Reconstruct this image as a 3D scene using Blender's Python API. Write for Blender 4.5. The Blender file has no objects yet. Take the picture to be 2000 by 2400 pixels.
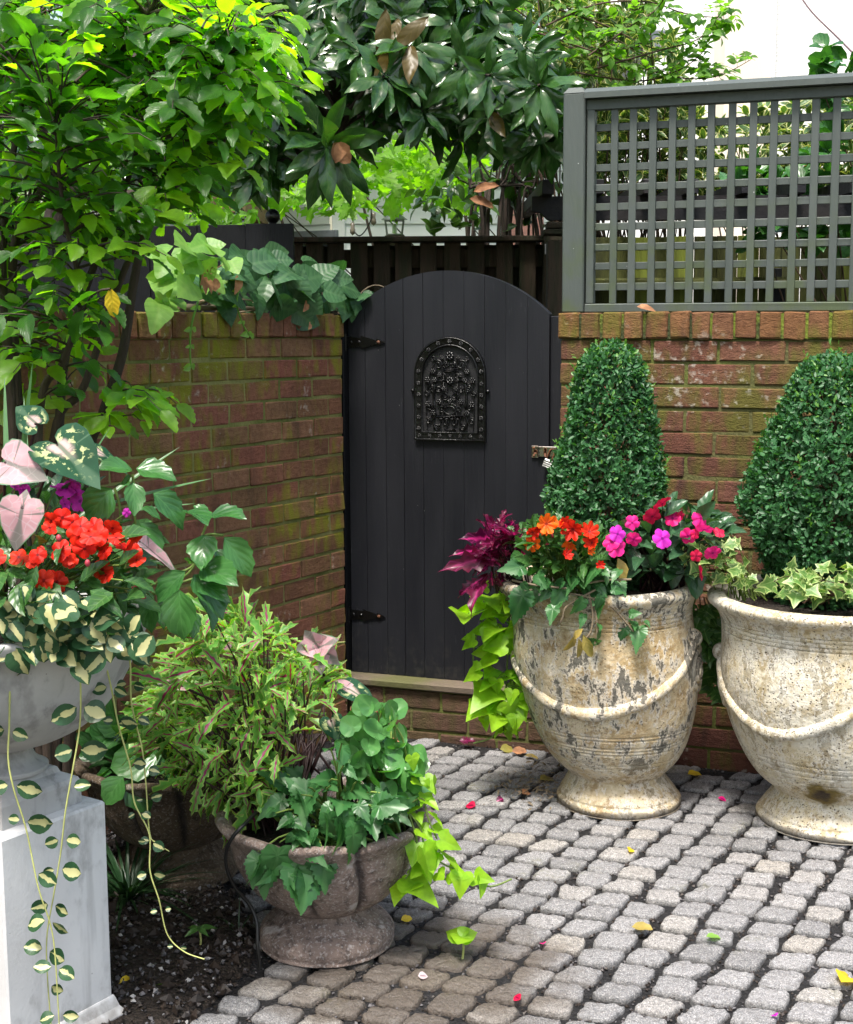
import bpy, math, random
import numpy as np
from mathutils import Vector, Matrix
rng = np.random.default_rng(11)
random.seed(11)
PI = math.pi
SC = bpy.context.scene
COL = SC.collection
F_PX = 3333.0          # focal length in pixels of the 2000 x 2400 frame (50 mm on a 36 mm tall frame)
H = 1.45               # eye height
PITCH = math.atan(455 / F_PX)
ROLL = math.radians(-0.30)

# ------------------------------------------------------------------ camera
cam_d = bpy.data.cameras.new('camera')
cam_d.sensor_fit = 'VERTICAL'; cam_d.sensor_height = 36; cam_d.sensor_width = 30
cam_d.lens = 50; cam_d.clip_start = .05; cam_d.clip_end = 500
cam = bpy.data.objects.new('camera', cam_d); COL.objects.link(cam)
CAM_R = Matrix.Rotation(PI / 2 - PITCH, 3, 'X') @ Matrix.Rotation(ROLL, 3, 'Z')
cam.matrix_world = Matrix.Translation((0, 0, H)) @ CAM_R.to_4x4()
SC.camera = cam
CR = np.array(CAM_R)

def ray(px, py):
    return CR @ np.array([(px - 1000) / F_PX, -(py - 1200) / F_PX, -1.0])
def at(px, py, y):                      # point of the view ray standing y metres in front of the eye
    r = ray(px, py); return np.array([0, 0, H]) + r * (y / r[1])
def ground(px, py, z=0.0):
    r = ray(px, py); return np.array([0, 0, H]) + r * ((z - H) / r[2])
def atz(px, py, ys):
    return np.array([at(a, b, c) for a, b, c in zip(px, py, ys)])

# ------------------------------------------------------------------ mesh builder
class MB:
    def __init__(s, M=None):
        s.V, s.F, s.U, s.R, s.E, s.n, s.M = [], [], [], [], [], 0, M
    def add(s, V, faces, uv=None, rnd=0.0, edge=None, m=0):
        V = np.asarray(V, float).reshape(-1, 3)
        if s.M is not None: V = V @ s.M[:3, :3].T + s.M[:3, 3]
        k = len(V)
        s.V.append(V)
        s.U.append(np.zeros((k, 2)) if uv is None else np.asarray(uv, float))
        s.R.append(np.full(k, rnd, float) if np.isscalar(rnd) else np.asarray(rnd, float))
        s.E.append(np.zeros(k) if edge is None else np.asarray(edge, float))
        if isinstance(faces, np.ndarray): faces = [faces]
        else:
            d = {}
            for f in faces: d.setdefault(len(f), []).append(f)
            faces = [np.array(x, int) for x in d.values()]
        for f in faces: s.F.append((f + s.n, m))
        s.n += k
    def build(s, name, mats, parent=None, smooth=True):
        me = bpy.data.meshes.new(name)
        V = np.concatenate(s.V) if s.V else np.zeros((0, 3))
        me.vertices.add(len(V)); me.vertices.foreach_set('co', V.astype(np.float32).ravel())
        li, ls, lt, mi, acc = [], [], [], [], 0
        for f, m in s.F:
            k = f.shape[1]; li.append(f.ravel()); ls.append(acc + np.arange(len(f)) * k)
            lt.append(np.full(len(f), k)); mi.append(np.full(len(f), m)); acc += f.size
        li = np.concatenate(li).astype(np.int32)
        me.loops.add(len(li)); me.loops.foreach_set('vertex_index', li)
        ls = np.concatenate(ls).astype(np.int32); me.polygons.add(len(ls))
        me.polygons.foreach_set('loop_start', ls)
        me.polygons.foreach_set('loop_total', np.concatenate(lt).astype(np.int32))
        me.polygons.foreach_set('material_index', np.concatenate(mi).astype(np.int32))
        me.update(calc_edges=True)
        me.polygons.foreach_set('use_smooth', np.full(len(ls), smooth))
        uvl = me.uv_layers.new(name='UVMap')
        uvl.data.foreach_set('uv', np.concatenate(s.U)[li].astype(np.float32).ravel())
        a = me.attributes.new('rnd', 'FLOAT', 'POINT'); a.data.foreach_set('value', np.concatenate(s.R).astype(np.float32))
        a = me.attributes.new('edge', 'FLOAT', 'POINT'); a.data.foreach_set('value', np.concatenate(s.E).astype(np.float32))
        for m in (mats if isinstance(mats, (list, tuple)) else [mats]): me.materials.append(m)
        me.validate()
        o = bpy.data.objects.new(name, me); COL.objects.link(o)
        if parent is not None: attach(o, parent)
        return o

def W(o):
    m = o.matrix_basis.copy()
    return (W(o.parent) @ o.matrix_parent_inverse @ m) if o.parent else m
def attach(o, parent):
    o.parent = parent; o.matrix_parent_inverse = W(parent).inverted()
def thing(name, label, cat, loc=(0, 0, 0), group=None):
    o = bpy.data.objects.new(name, None); COL.objects.link(o)
    o.empty_display_size = .05; o.location = Vector([float(v) for v in loc])
    return tag(o, label, cat, group)
def tag(o, label=None, cat=None, group=None, kind=None):
    if label: o['label'] = label
    if cat: o['category'] = cat
    if group: o['group'] = group
    if kind: o['kind'] = kind
    return o

def frame(o, x, y, z):
    M = np.eye(4); M[:3, 0], M[:3, 1], M[:3, 2], M[:3, 3] = x, y, z, o
    return M
def nrm(v):
    v = np.asarray(v, float); return v / np.maximum(np.linalg.norm(v, axis=-1, keepdims=True), 1e-9)

# ------------------------------------------------------------------ shapes
_CB = None
def rbox(mb, c, size, b=.004, rnd=0., jit=0., m=0, rot=None):
    """box with chamfered edges (24 verts); c centre, size full sizes"""
    h = np.array(size, float) / 2; b = min(b, .45 * h.min() * 2 / 2)
    V, idx = [], {}
    for sx in (-1, 1):
        for sy in (-1, 1):
            for sz in (-1, 1):
                s = np.array([sx, sy, sz])
                for ax in range(3):
                    p = s * (h - b); p[ax] = s[ax] * h[ax]
                    idx[(sx, sy, sz, ax)] = len(V); V.append(p)
    F = []
    for ax in range(3):
        o1, o2 = [(1, 2), (2, 0), (0, 1)][ax]
        for sg in (-1, 1):
            q = []
            for a, bb in ((-1, -1), (1, -1), (1, 1), (-1, 1)):
                s = [0, 0, 0]; s[ax] = sg; s[o1] = a; s[o2] = bb
                q.append(idx[(*s, ax)])
            F.append(q if sg > 0 else q[::-1])
    for ax in range(3):              # edge chamfers running along ax
        o1, o2 = [(1, 2), (2, 0), (0, 1)][ax]
        for a in (-1, 1):
            for bb in (-1, 1):
                q = []
                for e in (-1, 1):
                    s = [0, 0, 0]; s[ax] = e; s[o1] = a; s[o2] = bb
                    q.append((idx[(*s, o1)], idx[(*s, o2)]))
                f = [q[0][0], q[1][0], q[1][1], q[0][1]]
                F.append(f if a * bb > 0 else f[::-1])
    for sx in (-1, 1):
        for sy in (-1, 1):
            for sz in (-1, 1):
                f = [idx[(sx, sy, sz, k)] for k in range(3)]
                F.append(f if sx * sy * sz > 0 else f[::-1])
    V = np.array(V)
    if jit: V = V + rng.normal(0, jit, V.shape)
    if rot is not None: V = V @ np.array(rot).T
    mb.add(V + np.array(c), F, rnd=rnd, m=m)

def catmull(P, n=8, closed=False):
    P = np.asarray(P, float); out = []
    N = len(P)
    for i in range(N if closed else N - 1):
        g = lambda k: P[k % N] if closed else P[min(max(k, 0), N - 1)]
        p0, p1, p2, p3 = g(i - 1), g(i), g(i + 1), g(i + 2)
        for t in np.arange(n) / n:
            out.append(.5 * (2 * p1 + (p2 - p0) * t + (2 * p0 - 5 * p1 + 4 * p2 - p3) * t * t + (3 * p1 - p0 - 3 * p2 + p3) * t ** 3))
    if not closed: out.append(P[-1])
    return np.array(out)

def tube(mb, P, r, sides=6, rnd=0., m=0, closed=False, cap=True):
    P = np.asarray(P, float); n = len(P)
    r = np.full(n, r) if np.isscalar(r) else np.asarray(r, float)
    T = nrm(np.gradient(P, axis=0)) if not closed else nrm(np.roll(P, -1, 0) - np.roll(P, 1, 0))
    ref = np.array([0, 0, 1.]) if abs(T[0][2]) < .9 else np.array([1., 0, 0])
    u = nrm(np.cross(T[0], ref)); U = [u]
    for i in range(1, n):
        u = u - T[i] * u.dot(T[i]); u = nrm(u); U.append(u)
    U = np.array(U); B = np.cross(T, U)
    a = np.arange(sides) / sides * 2 * PI
    V = P[:, None] + r[:, None, None] * (np.cos(a)[None, :, None] * U[:, None] + np.sin(a)[None, :, None] * B[:, None])
    i = np.arange(n if closed else n - 1)[:, None] * sides; j = np.arange(sides)[None]
    i2 = ((np.arange(n if closed else n - 1) + 1) % n)[:, None] * sides
    F = np.stack([i + j, i + (j + 1) % sides, i2 + (j + 1) % sides, i2 + j], -1).reshape(-1, 4)
    uv = np.stack([np.tile(np.arange(sides) / sides, n), np.repeat(np.linspace(0, 1, n), sides)], -1)
    mb.add(V.reshape(-1, 3), F, uv=uv, rnd=rnd, m=m)
    if cap and not closed:
        mb.add(V[0], [list(range(sides))[::-1]], rnd=rnd, m=m); mb.add(V[-1], [list(range(sides))], rnd=rnd, m=m)

def lathe(mb, prof, seg=96, fn=None, rnd=0., m=0):
    """prof: (r, z) rows; fn(r, z, a) -> r lets the radius vary round the axis"""
    prof = np.asarray(prof, float); n = len(prof)
    a = np.arange(seg) / seg * 2 * PI
    R = np.repeat(prof[:, :1], seg, 1); Z = np.repeat(prof[:, 1:2], seg, 1); A = np.repeat(a[None], n, 0)
    if fn is not None:
        q = fn(R, Z, A)
        R, Z = q if isinstance(q, tuple) else (q, Z)
    V = np.stack([R * np.cos(A), R * np.sin(A), Z], -1).reshape(-1, 3)
    i = np.arange(n - 1)[:, None] * seg; j = np.arange(seg)[None]
    F = np.stack([i + j, i + (j + 1) % seg, i + seg + (j + 1) % seg, i + seg + j], -1).reshape(-1, 4)
    uv = np.stack([A / (2 * PI), Z], -1).reshape(-1, 2)
    mb.add(V, F, uv=uv, rnd=rnd, m=m)

def disc(mb, r, z, seg=48, dome=0., noise=.0, rnd=0., m=0, rings=6):
    prof = [(max(r * (1 - k / rings), 1e-4), z + dome * (1 - (1 - k / rings) ** 2)) for k in range(rings + 1)]
    lathe(mb, prof, seg, (lambda R, Z, A: (R, Z + rng.normal(0, noise, Z.shape) * (R < r * .98))) if noise else None, rnd, m)

def ball(mb, c, r, seg=10, rings=6, rnd=0., m=0, sq=(1, 1, 1)):
    t = np.linspace(0.02, PI - .02, rings + 1)
    p = np.stack([np.sin(t), -np.cos(t)], -1)
    a = np.arange(seg) / seg * 2 * PI
    V = np.stack([p[:, :1] * np.cos(a) * sq[0], p[:, :1] * np.sin(a) * sq[1], np.repeat(p[:, 1:], seg, 1) * sq[2]], -1).reshape(-1, 3) * r + np.array(c)
    i = np.arange(rings)[:, None] * seg; j = np.arange(seg)[None]
    F = np.stack([i + j, i + (j + 1) % seg, i + seg + (j + 1) % seg, i + seg + j], -1).reshape(-1, 4)
    mb.add(V, F, rnd=rnd, m=m)

# ------------------------------------------------------------------ leaf templates: y runs from the stalk (0) to the tip (1), z is up
def strip_leaf(w, rows=7, serr=0., fold=.25, curl=.25, wave=0., lobes=0, stalk=.0):
    ts = np.linspace(0, 1, rows + 1)
    V, UV, E = [], [], []
    for i, t in enumerate(ts):
        h = w(t)
        out = h
        fy = 0.
        if lobes and 0 < i < rows: out = h * (1.25 if i % 2 else .62); fy = .10 if i % 2 else 0.
        elif serr and 0 < i < rows: out = h * (1 + serr * (1 if i % 2 else -1)); fy = .05 if i % 2 else 0
        for u in (-1, -.5, 0, .5, 1):
            x = u * out; y = t + fy * abs(u)
            z = (math.sqrt(x * x + .0012) - .035) * fold * 2 - curl * t * t + (wave * math.sin(t * 9 + (2 if u > 0 else 0)) * abs(u) * .1)
            V.append((x, y, z)); UV.append((.5 + .5 * u, t)); E.append(abs(u) if 0 < i < rows else 1.)
    F = []
    for i in range(rows):
        for k in range(4):
            a = i * 5 + k; F.append((a, a + 1, a + 6, a + 5))
    return np.array(V), np.array(F), np.array(UV), np.array(E)

def fan_leaf(outline, c=(0, .3), fold=.15, curl=.2, cup=0., wave=0., mid=.55):
    """outline: (x, y) loop, star shaped round c"""
    O = np.array(outline, float); n = len(O); c = np.array(c); ms = (.34, .70, 1.)
    P = np.concatenate([[c]] + [c + (O - c) * m for m in ms])
    x, y = P[:, 0], P[:, 1]
    d = np.linalg.norm(P - c, axis=1)
    ang = np.arctan2(x, y - c[1]); ph = rng.random() * 6
    z = (np.sqrt(x * x + .004) - .063) * fold - curl * np.clip(y, 0, None) ** 2 - .35 * curl * x * x + cup * d ** 2 + wave * np.sin(ang * 5 + ph) * d + .05 * np.sin(ang * 2 + ph) * d
    V = np.stack([x, y, z], -1)
    E = np.concatenate([[0]] + [np.full(n, m) for m in ms])
    UV = np.stack([.5 + .5 * x, y], -1)
    F3 = [(0, 1 + i, 1 + (i + 1) % n) for i in range(n)]
    F4 = [(1 + k * n + i, 1 + (k + 1) * n + i, 1 + (k + 1) * n + (i + 1) % n, 1 + k * n + (i + 1) % n) for k in range(2) for i in range(n)]
    return V, [np.array(F3), np.array(F4)], UV, E

def mirror(half):      # half outline from base up to the tip on the +x side
    h = np.array(half, float)
    return np.concatenate([h, (h * [-1, 1])[::-1][(1 if abs(h[-1][0]) < 1e-6 else 0):(-1 if abs(h[0][0]) < 1e-6 else None)]])

def place(mb, T, P, D, Nn, S, rnd=None, wid=1., m=0):
    """many copies of template T as one mesh: stalk point P, blade axis D, up side Nn, length S"""
    V, F, UV, E = T
    P, D, Nn = np.atleast_2d(P), np.atleast_2d(D), np.atleast_2d(Nn); k = len(P)
    if k == 0: return
    S = np.full(k, S) if np.isscalar(S) else np.asarray(S, float)
    rnd = rng.random(k) if rnd is None else (np.full(k, rnd) if np.isscalar(rnd) else np.asarray(rnd))
    Y = nrm(D); Z = nrm(Nn - Y * (Nn * Y).sum(1, keepdims=True)); X = np.cross(Y, Z)
    wid = np.full(k, wid) if np.isscalar(wid) else wid
    A = P[:, None] + S[:, None, None] * ((V[None, :, 0:1] * wid[:, None, None]) * X[:, None] + V[None, :, 1:2] * Y[:, None] + V[None, :, 2:3] * Z[:, None])
    n = len(V)
    off = (np.arange(k) * n)
    FF = [(f[None] + off[:, None, None]).reshape(-1, f.shape[1]) for f in (F if isinstance(F, list) else [F])]
    base = mb.n
    for i, f in enumerate(FF):
        if i == 0: mb.add(A.reshape(-1, 3), f, uv=np.tile(UV, (k, 1)), rnd=np.repeat(rnd, n), edge=np.tile(E, k), m=m)
        else: mb.F.append((f + base, m))

def scatter(mb, Ts, P, D, Nn, S, rnd=None, wid=1., m=0):
    P, D, Nn = np.atleast_2d(P), np.atleast_2d(D), np.atleast_2d(Nn); k = len(P); pick = rng.integers(0, len(Ts), k)
    S = np.full(k, S) if np.isscalar(S) else np.asarray(S, float)
    rnd = rng.random(k) if rnd is None else (np.full(k, rnd) if np.isscalar(rnd) else rnd)
    wid = rng.uniform(.85, 1.15, k) * wid
    for i, T in enumerate(Ts):
        q = pick == i
        if q.any(): place(mb, T, P[q], D[q], Nn[q], S[q], rnd[q], wid[q], m)

def inpoly(poly, n):
    poly = np.array(poly, float); lo, hi = poly.min(0), poly.max(0); out = []
    while len(out) < n:
        c = lo + rng.random((max(n, 64) * 2, 2)) * (hi - lo)
        x, y = c[:, 0], c[:, 1]; ins = np.zeros(len(c), bool); j = len(poly) - 1
        for i in range(len(poly)):
            xi, yi = poly[i]; xj, yj = poly[j]
            ins ^= ((yi > y) != (yj > y)) & (x < (xj - xi) * (y - yi) / (yj - yi + 1e-12) + xi); j = i
        out.extend(c[ins].tolist())
    return np.array(out[:n])
def jitter(v, k, s):
    return nrm(np.asarray(v, float)[None] + rng.normal(0, s, (k, 3))) if np.ndim(v) == 1 else nrm(v + rng.normal(0, s, v.shape))
UP = np.array([0, 0, 1.]); TOCAM = np.array([0, -1., .15])
# ------------------------------------------------------------------ materials
class NT:
    def __init__(s, name):
        s.m = bpy.data.materials.new(name); s.m.use_nodes = True; s.t = s.m.node_tree; s.t.nodes.clear()
        s.out = s.t.nodes.new('ShaderNodeOutputMaterial')
    def n(s, typ, ins=None, **at_):
        nd = s.t.nodes.new('ShaderNode' + typ)
        for k, v in at_.items(): setattr(nd, k, v)
        for k, v in (ins or {}).items():
            sk = nd.inputs[k]
            if isinstance(v, bpy.types.NodeSocket): s.t.links.new(v, sk)
            else: sk.default_value = (*v, 1.) if (isinstance(v, tuple) and len(v) == 3 and sk.type == 'RGBA') else v
        return nd
    def math(s, op, a, b=0., c=0., clamp=False): return s.n('Math', {0: a, 1: b, 2: c}, operation=op, use_clamp=clamp).outputs[0]
    def mix(s, f, a, b, blend='MIX'):
        nd = s.n('Mix', None, data_type='RGBA', blend_type=blend)
        for k, v in ((0, f), (6, a), (7, b)):
            if isinstance(v, bpy.types.NodeSocket): s.t.links.new(v, nd.inputs[k])
            else: nd.inputs[k].default_value = (*v, 1.) if isinstance(v, tuple) and len(v) == 3 else v
        return nd.outputs[2]
    def ramp(s, v, lo, hi, a=0., b=1.): return s.n('MapRange', {0: v, 1: lo, 2: hi, 3: a, 4: b}, interpolation_type='SMOOTHSTEP').outputs[0]
    def noise(s, scale, vec=None, detail=4., rough=.55, dist=0.):
        i = {'Scale': scale, 'Detail': detail, 'Roughness': rough, 'Distortion': dist}
        if vec is not None: i['Vector'] = vec
        return s.n('TexNoise', i).outputs[0]
    def voro(s, scale, vec=None, feature='F1'):
        i = {'Scale': scale}
        if vec is not None: i['Vector'] = vec
        return s.n('TexVoronoi', i, feature=feature).outputs[0]
    def obj(s): return s.n('TexCoord').outputs['Object']
    def mapv(s, vec, sc): return s.n('Mapping', {0: vec, 3: sc}).outputs[0]
    def attr(s, name): return s.n('Attribute', attribute_name=name).outputs['Fac']
    def bump(s, h, strength=.3, dist=.01, nrm_=None):
        i = {'Strength': strength, 'Distance': dist, 'Height': h}
        if nrm_ is not None: i['Normal'] = nrm_
        return s.n('Bump', i).outputs[0]
    def pbsdf(s, col, rough=.6, spec=.5, normal=None, metal=0., coat=0., sub=None):
        i = {'Base Color': col, 'Roughness': rough, 'Specular IOR Level': spec, 'Metallic': metal, 'Coat Weight': coat}
        if normal is not None: i['Normal'] = normal
        return s.n('BsdfPrincipled', i)
    def fin(s, sh):
        s.t.links.new(sh.outputs[0] if hasattr(sh, 'outputs') else sh, s.out.inputs[0]); return s.m

def leafmat(name, c1, c2, vein=(.2, .3, .1), trans=.4, rough=.38, tboost=2.2, ttint=(.55, .8, .08), veins='pinnate', vk=36., va=.7,
            vamt=.35, pattern=None, spec=.4, bumpk=.14):
    """blade colour from leaf to leaf (rnd), veins from the leaf's own UV, thin-leaf light through it"""
    t = NT(name)
    uv = t.n('SeparateXYZ', {0: t.n('UVMap', uv_map='UVMap').outputs[0]})
    u = t.math('MULTIPLY', t.math('ABSOLUTE', t.math('SUBTRACT', uv.outputs[0], .5)), 2.); v = uv.outputs[1]
    r = t.attr('rnd'); e = t.attr('edge'); ob = t.obj()
    col = t.mix(r, c1, c2)
    col = t.mix(t.math('MULTIPLY', t.ramp(t.noise(26., ob, 3.), .35, .7), .45), col, tuple(min(1, x * 1.5) for x in c2))
    if veins == 'pinnate':
        ph = t.math('MULTIPLY', t.math('SUBTRACT', v, t.math('MULTIPLY', u, va * .3)), vk)
        lat = t.math('SINE', ph)
        vm = t.math('MAXIMUM', t.ramp(lat, .86, 1.), t.ramp(u, .08, .02))
    else:
        ang = t.math('ARCTAN2', t.math('SUBTRACT', uv.outputs[0], .5), t.math('SUBTRACT', v, .18))
        lat = t.math('COSINE', t.math('MULTIPLY', ang, vk))
        vm = t.math('MAXIMUM', t.ramp(lat, .9, 1.), t.ramp(u, .05, .015))
        lat = t.math('COSINE', t.math('MULTIPLY', ang, vk))
    col = t.mix(t.math('MULTIPLY', vm, vamt), col, vein)
    if pattern: col = pattern(t, col, u, v, e, r, ob, vm)
    hgt = t.math('ADD', t.math('MULTIPLY', lat, -.5), t.math('MULTIPLY', t.noise(60., ob, 2.), .5))
    nb = t.bump(hgt, bumpk, .004)
    p = t.pbsdf(col, rough, spec, nb)
    tc = t.mix(1., t.mix(1., col, ttint, 'MULTIPLY'), (tboost,) * 3, 'MULTIPLY')
    tr = t.n('BsdfTranslucent', {'Color': tc})
    mx = t.n('MixShader', {0: trans, 1: p.outputs[0], 2: tr.outputs[0]})
    return t.fin(mx)

def brickmat(name, cols, moss, mossamt, lime=.3, soot=.3, z0=0., dark=(.035, .02, .015)):
    t = NT(name); ob = t.obj(); r = t.attr('rnd')
    cr = t.n('ValToRGB', {0: r}); el = cr.color_ramp.elements
    el[0].color = (*cols[0], 1); el[1].color = (*cols[-1], 1)
    for i, c in enumerate(cols[1:-1]):
        e = el.new((i + 1) / (len(cols) - 1)); e.color = (*c, 1)
    col = cr.outputs[0]
    n1 = t.noise(9., ob, 6.); n2 = t.noise(60., ob, 5., .65); n3 = t.noise(2.2, ob, 4.); n4 = t.noise(24., t.mapv(ob, (1, 1, .35)), 4.)
    col = t.mix(t.math('MULTIPLY', t.ramp(n2, .4, .65), .5), col, t.mix(1., col, (.5, .45, .42), 'MULTIPLY'))
    col = t.mix(t.math('MULTIPLY', t.ramp(n1, .42, .75), .35), col, t.mix(1., col, (1.5, 1.45, 1.3), 'MULTIPLY'))
    mm = t.math('MULTIPLY', t.ramp(t.math('ADD', t.math('MULTIPLY', n3, .6), t.math('MULTIPLY', n4, .4)), .46, .62), mossamt)
    mcol = t.mix(n2, moss[0], moss[1])
    col = t.mix(mm, col, mcol)
    col = t.mix(t.math('MULTIPLY', t.ramp(t.math('MULTIPLY', t.noise(3.1, t.mapv(ob, (1.3, 1.3, .9)), 5.), t.noise(42., ob, 4.)), .33, .44), lime), col, (.55, .52, .45))
    col = t.mix(t.math('MULTIPLY', t.ramp(t.noise(5.3, t.mapv(ob, (1.6, 1.6, .5)), 4.), .56, .7), soot), col, dark)
    rough_n = t.noise(130., t.mapv(ob, (1, 1, 1.8)), 6., .7)
    h = t.math('ADD', t.math('MULTIPLY', rough_n, .8), t.math('MULTIPLY', t.noise(38., t.mapv(ob, (1, 1, 2.2)), 3.), .7))
    return t.fin(t.pbsdf(col, .88, .25, t.bump(h, .9, .008)))

def simple(name, col, rough=.6, noise=.25, scale=12., bump=.15, bscale=60., spec=.4, metal=0., col2=None, lo=.4, hi=.65, stretch=None, coat=0.):
    t = NT(name); ob = t.obj(); vv = t.mapv(ob, stretch) if stretch else ob
    c2 = col2 or tuple(x * (1 - noise) for x in col)
    cc = t.mix(t.ramp(t.noise(scale, vv, 5.), lo, hi), col, c2)
    r = t.attr('rnd')
    cc = t.mix(1., cc, t.n('CombineColor', {0: t.ramp(r, 0, 1, .8, 1.15), 1: t.ramp(r, 0, 1, .8, 1.15), 2: t.ramp(r, 0, 1, .8, 1.15)}).outputs[0], 'MULTIPLY')
    return t.fin(t.pbsdf(cc, rough, spec, t.bump(t.noise(bscale, vv, 5.), bump, .01), metal, coat))

M = {}
# brick and mortar
M['brick_red'] = brickmat('brick_red', [(.095, .038, .028), (.14, .060, .042), (.12, .048, .032), (.15, .068, .042), (.10, .036, .032)], ((.062, .066, .008), (.115, .112, .020)), .88, .45, .75)
M['brick_cope'] = brickmat('brick_cope', [(.14, .065, .034), (.18, .088, .040), (.155, .072, .030), (.12, .050, .034)], ((.082, .082, .008), (.13, .12, .020)), .85, .2, .5)
M['brick_dark'] = brickmat('brick_dark', [(.155, .076, .043), (.21, .095, .055), (.225, .082, .060), (.165, .095, .046), (.24, .12, .072)], ((.135, .150, .007), (.225, .220, .018)), 1., .4, .45, dark=(.02, .016, .012))
M['brick_step'] = brickmat('brick_step', [(.075, .042, .030), (.12, .068, .048), (.095, .052, .036)], ((.05, .05, .012), (.07, .06, .02)), .6, .3, .7)
M['mortar'] = simple('mortar', (.105, .10, .036), .95, scale=5., col2=(.11, .13, .025), bump=.6, bscale=90)
M['mortar_moss'] = simple('mortar_moss', (.15, .19, .02), .95, scale=7., col2=(.05, .06, .02), bump=.8, bscale=90, lo=.45, hi=.6)
M['mortar_pale'] = simple('mortar_pale', (.26, .25, .085), .95, scale=4., col2=(.12, .14, .03), bump=.6, bscale=90)
M['sill'] = simple('sill_stone', (.12, .092, .068), .8, scale=4., col2=(.085, .085, .03), bump=.3)
# wood, paint
def plankmat():
    t = NT('gate_paint'); ob = t.obj()
    n = t.noise(3., t.mapv(ob, (3, 3, .6)), 4.); r = t.attr('rnd')
    col = t.mix(n, (.0050, .0055, .0080), (.0088, .0095, .0130))
    col = t.mix(t.math('MULTIPLY', r, .35), col, (.010, .0107, .0145))
    sp = t.ramp(t.voro(34., ob), .05, .028)
    col = t.mix(t.math('MULTIPLY', sp, t.ramp(t.noise(8., ob), .55, .62)), col, (.3, .3, .3))
    z = t.n('SeparateXYZ', {0: ob}).outputs[2]
    dust = t.math('MULTIPLY', t.ramp(t.math('ADD', z, t.math('MULTIPLY', t.noise(9., t.mapv(ob, (2, 2, .6)), 5.), .5)), .62, .40), t.ramp(t.noise(45., ob, 4.), .42, .68))
    col = t.mix(t.math('MULTIPLY', dust, .35), col, (.05, .048, .04))
    scf = t.math('MULTIPLY', t.ramp(t.noise(120., t.mapv(ob, (1, 1, .12)), 3.), .63, .70), t.ramp(t.noise(3.5, ob, 3.), .5, .62))
    col = t.mix(t.math('MULTIPLY', scf, .5), col, (.04, .042, .048))
    h = t.math('ADD', t.noise(40., t.mapv(ob, (4, 4, .25)), 5.), t.math('MULTIPLY', t.noise(220., ob, 2.), .2))
    return t.fin(t.pbsdf(col, t.ramp(n, .3, .7, .46, .62), .28, t.bump(h, .3, .004)))
M['gate'] = plankmat()
M['iron'] = simple('cast_iron', (.0025, .0025, .003), .28, scale=30., bump=.25, bscale=120., spec=.45)
M['black_wood'] = simple('black_wood', (.004, .0045, .006), .6, spec=.2, scale=8., bump=.3, bscale=50., stretch=(3, 3, .4))
M['grille_back'] = simple('grille_black_board', (.010, .010, .012), .6)  # plain near-black board behind the scrollwork
def trellismat():
    t = NT('trellis_paint'); ob = t.obj(); r = t.attr('rnd')
    z = t.n('SeparateXYZ', {0: ob}).outputs[2]
    col = t.mix(t.noise(14., t.mapv(ob, (3, 3, .5)), 5.), (.038, .049, .045), (.064, .077, .071))
    col = t.mix(t.math('MULTIPLY', r, .35), col, (.095, .108, .103))
    al = t.math('MULTIPLY', t.ramp(z, 2.0, 1.48), t.ramp(t.noise(11., ob, 5.), .40, .68))
    col = t.mix(t.math('MULTIPLY', al, .6), col, (.055, .078, .022))
    sp = t.math('MULTIPLY', t.ramp(t.voro(30., ob), .07, .04), t.ramp(t.noise(5., ob), .56, .62))
    col = t.mix(sp, col, (.35, .36, .36))
    h = t.noise(70., t.mapv(ob, (2, 2, .3)), 5.)
    return t.fin(t.pbsdf(col, .55, .35, t.bump(h, .3, .004)))
M['trellis'] = trellismat()
M['fence_brown'] = simple('fence_brown', (.036, .023, .012), .85, scale=9., col2=(.014, .017, .004), bump=.6, bscale=50, stretch=(3, 3, .35))
M['fence_moss'] = simple('fence_moss', (.055, .062, .010), .85, scale=7., col2=(.028, .032, .006), bump=.6, bscale=50, stretch=(3, 3, .35))
M['fence_lime'] = simple('fence_lime', (.14, .17, .02), .85, scale=7., col2=(.07, .085, .01), bump=.5, bscale=50, stretch=(3, 3, .35))
M['pergola'] = simple('pergola_wood', (.008, .008, .010), .6, spec=.25, scale=8., col2=(.016, .014, .014), bump=.3, bscale=40)
M['pink_fence'] = simple('pink_fence', (.22, .11, .09), .8, scale=8., bump=.3)
M['steel'] = simple('polished_steel', (.62, .60, .57), .22, scale=30., bump=.1, metal=1., col2=(.4, .33, .26))
M['rust'] = simple('rusty_metal', (.20, .08, .035), .7, scale=60., bump=.4, metal=.3, col2=(.08, .04, .03))
M['lock'] = simple('lock_steel', (.5, .5, .5), .35, scale=40., metal=.9)
M['galv'] = simple('galvanised', (.35, .36, .38), .45, metal=.7)
# buildings
M['siding'] = simple('white_siding', (.86, .865, .87), .6, scale=3., noise=.04, bump=.05)
M['white_trim'] = simple('white_trim', (.84, .84, .84), .5, noise=.03)
M['white_brick'] = simple('white_painted_brick', (.82, .80, .78), .7, noise=.05, bump=.5, bscale=20., stretch=(1, 1, 5))
M['cream'] = simple('cream_stucco', (.80, .70, .58), .8, scale=2., noise=.12, bump=.2)
M['dark_glass'] = simple('window_glass', (.03, .035, .04), .1, spec=.6)
M['grey_trim'] = simple('grey_trim', (.20, .22, .25), .6)
M['tan_wood'] = simple('tan_wood', (.33, .22, .11), .7, scale=5., bump=.3, stretch=(1, 1, 6))
M['lantern'] = simple('lantern_metal', (.22, .23, .25), .5, noise=.2)
M['cable'] = simple('black_rubber', (.008, .008, .008), .45)
M['bulb'] = simple('bulb_glass', (.16, .13, .10), .15)
M['wire'] = simple('wire', (.10, .05, .06), .6)
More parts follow.
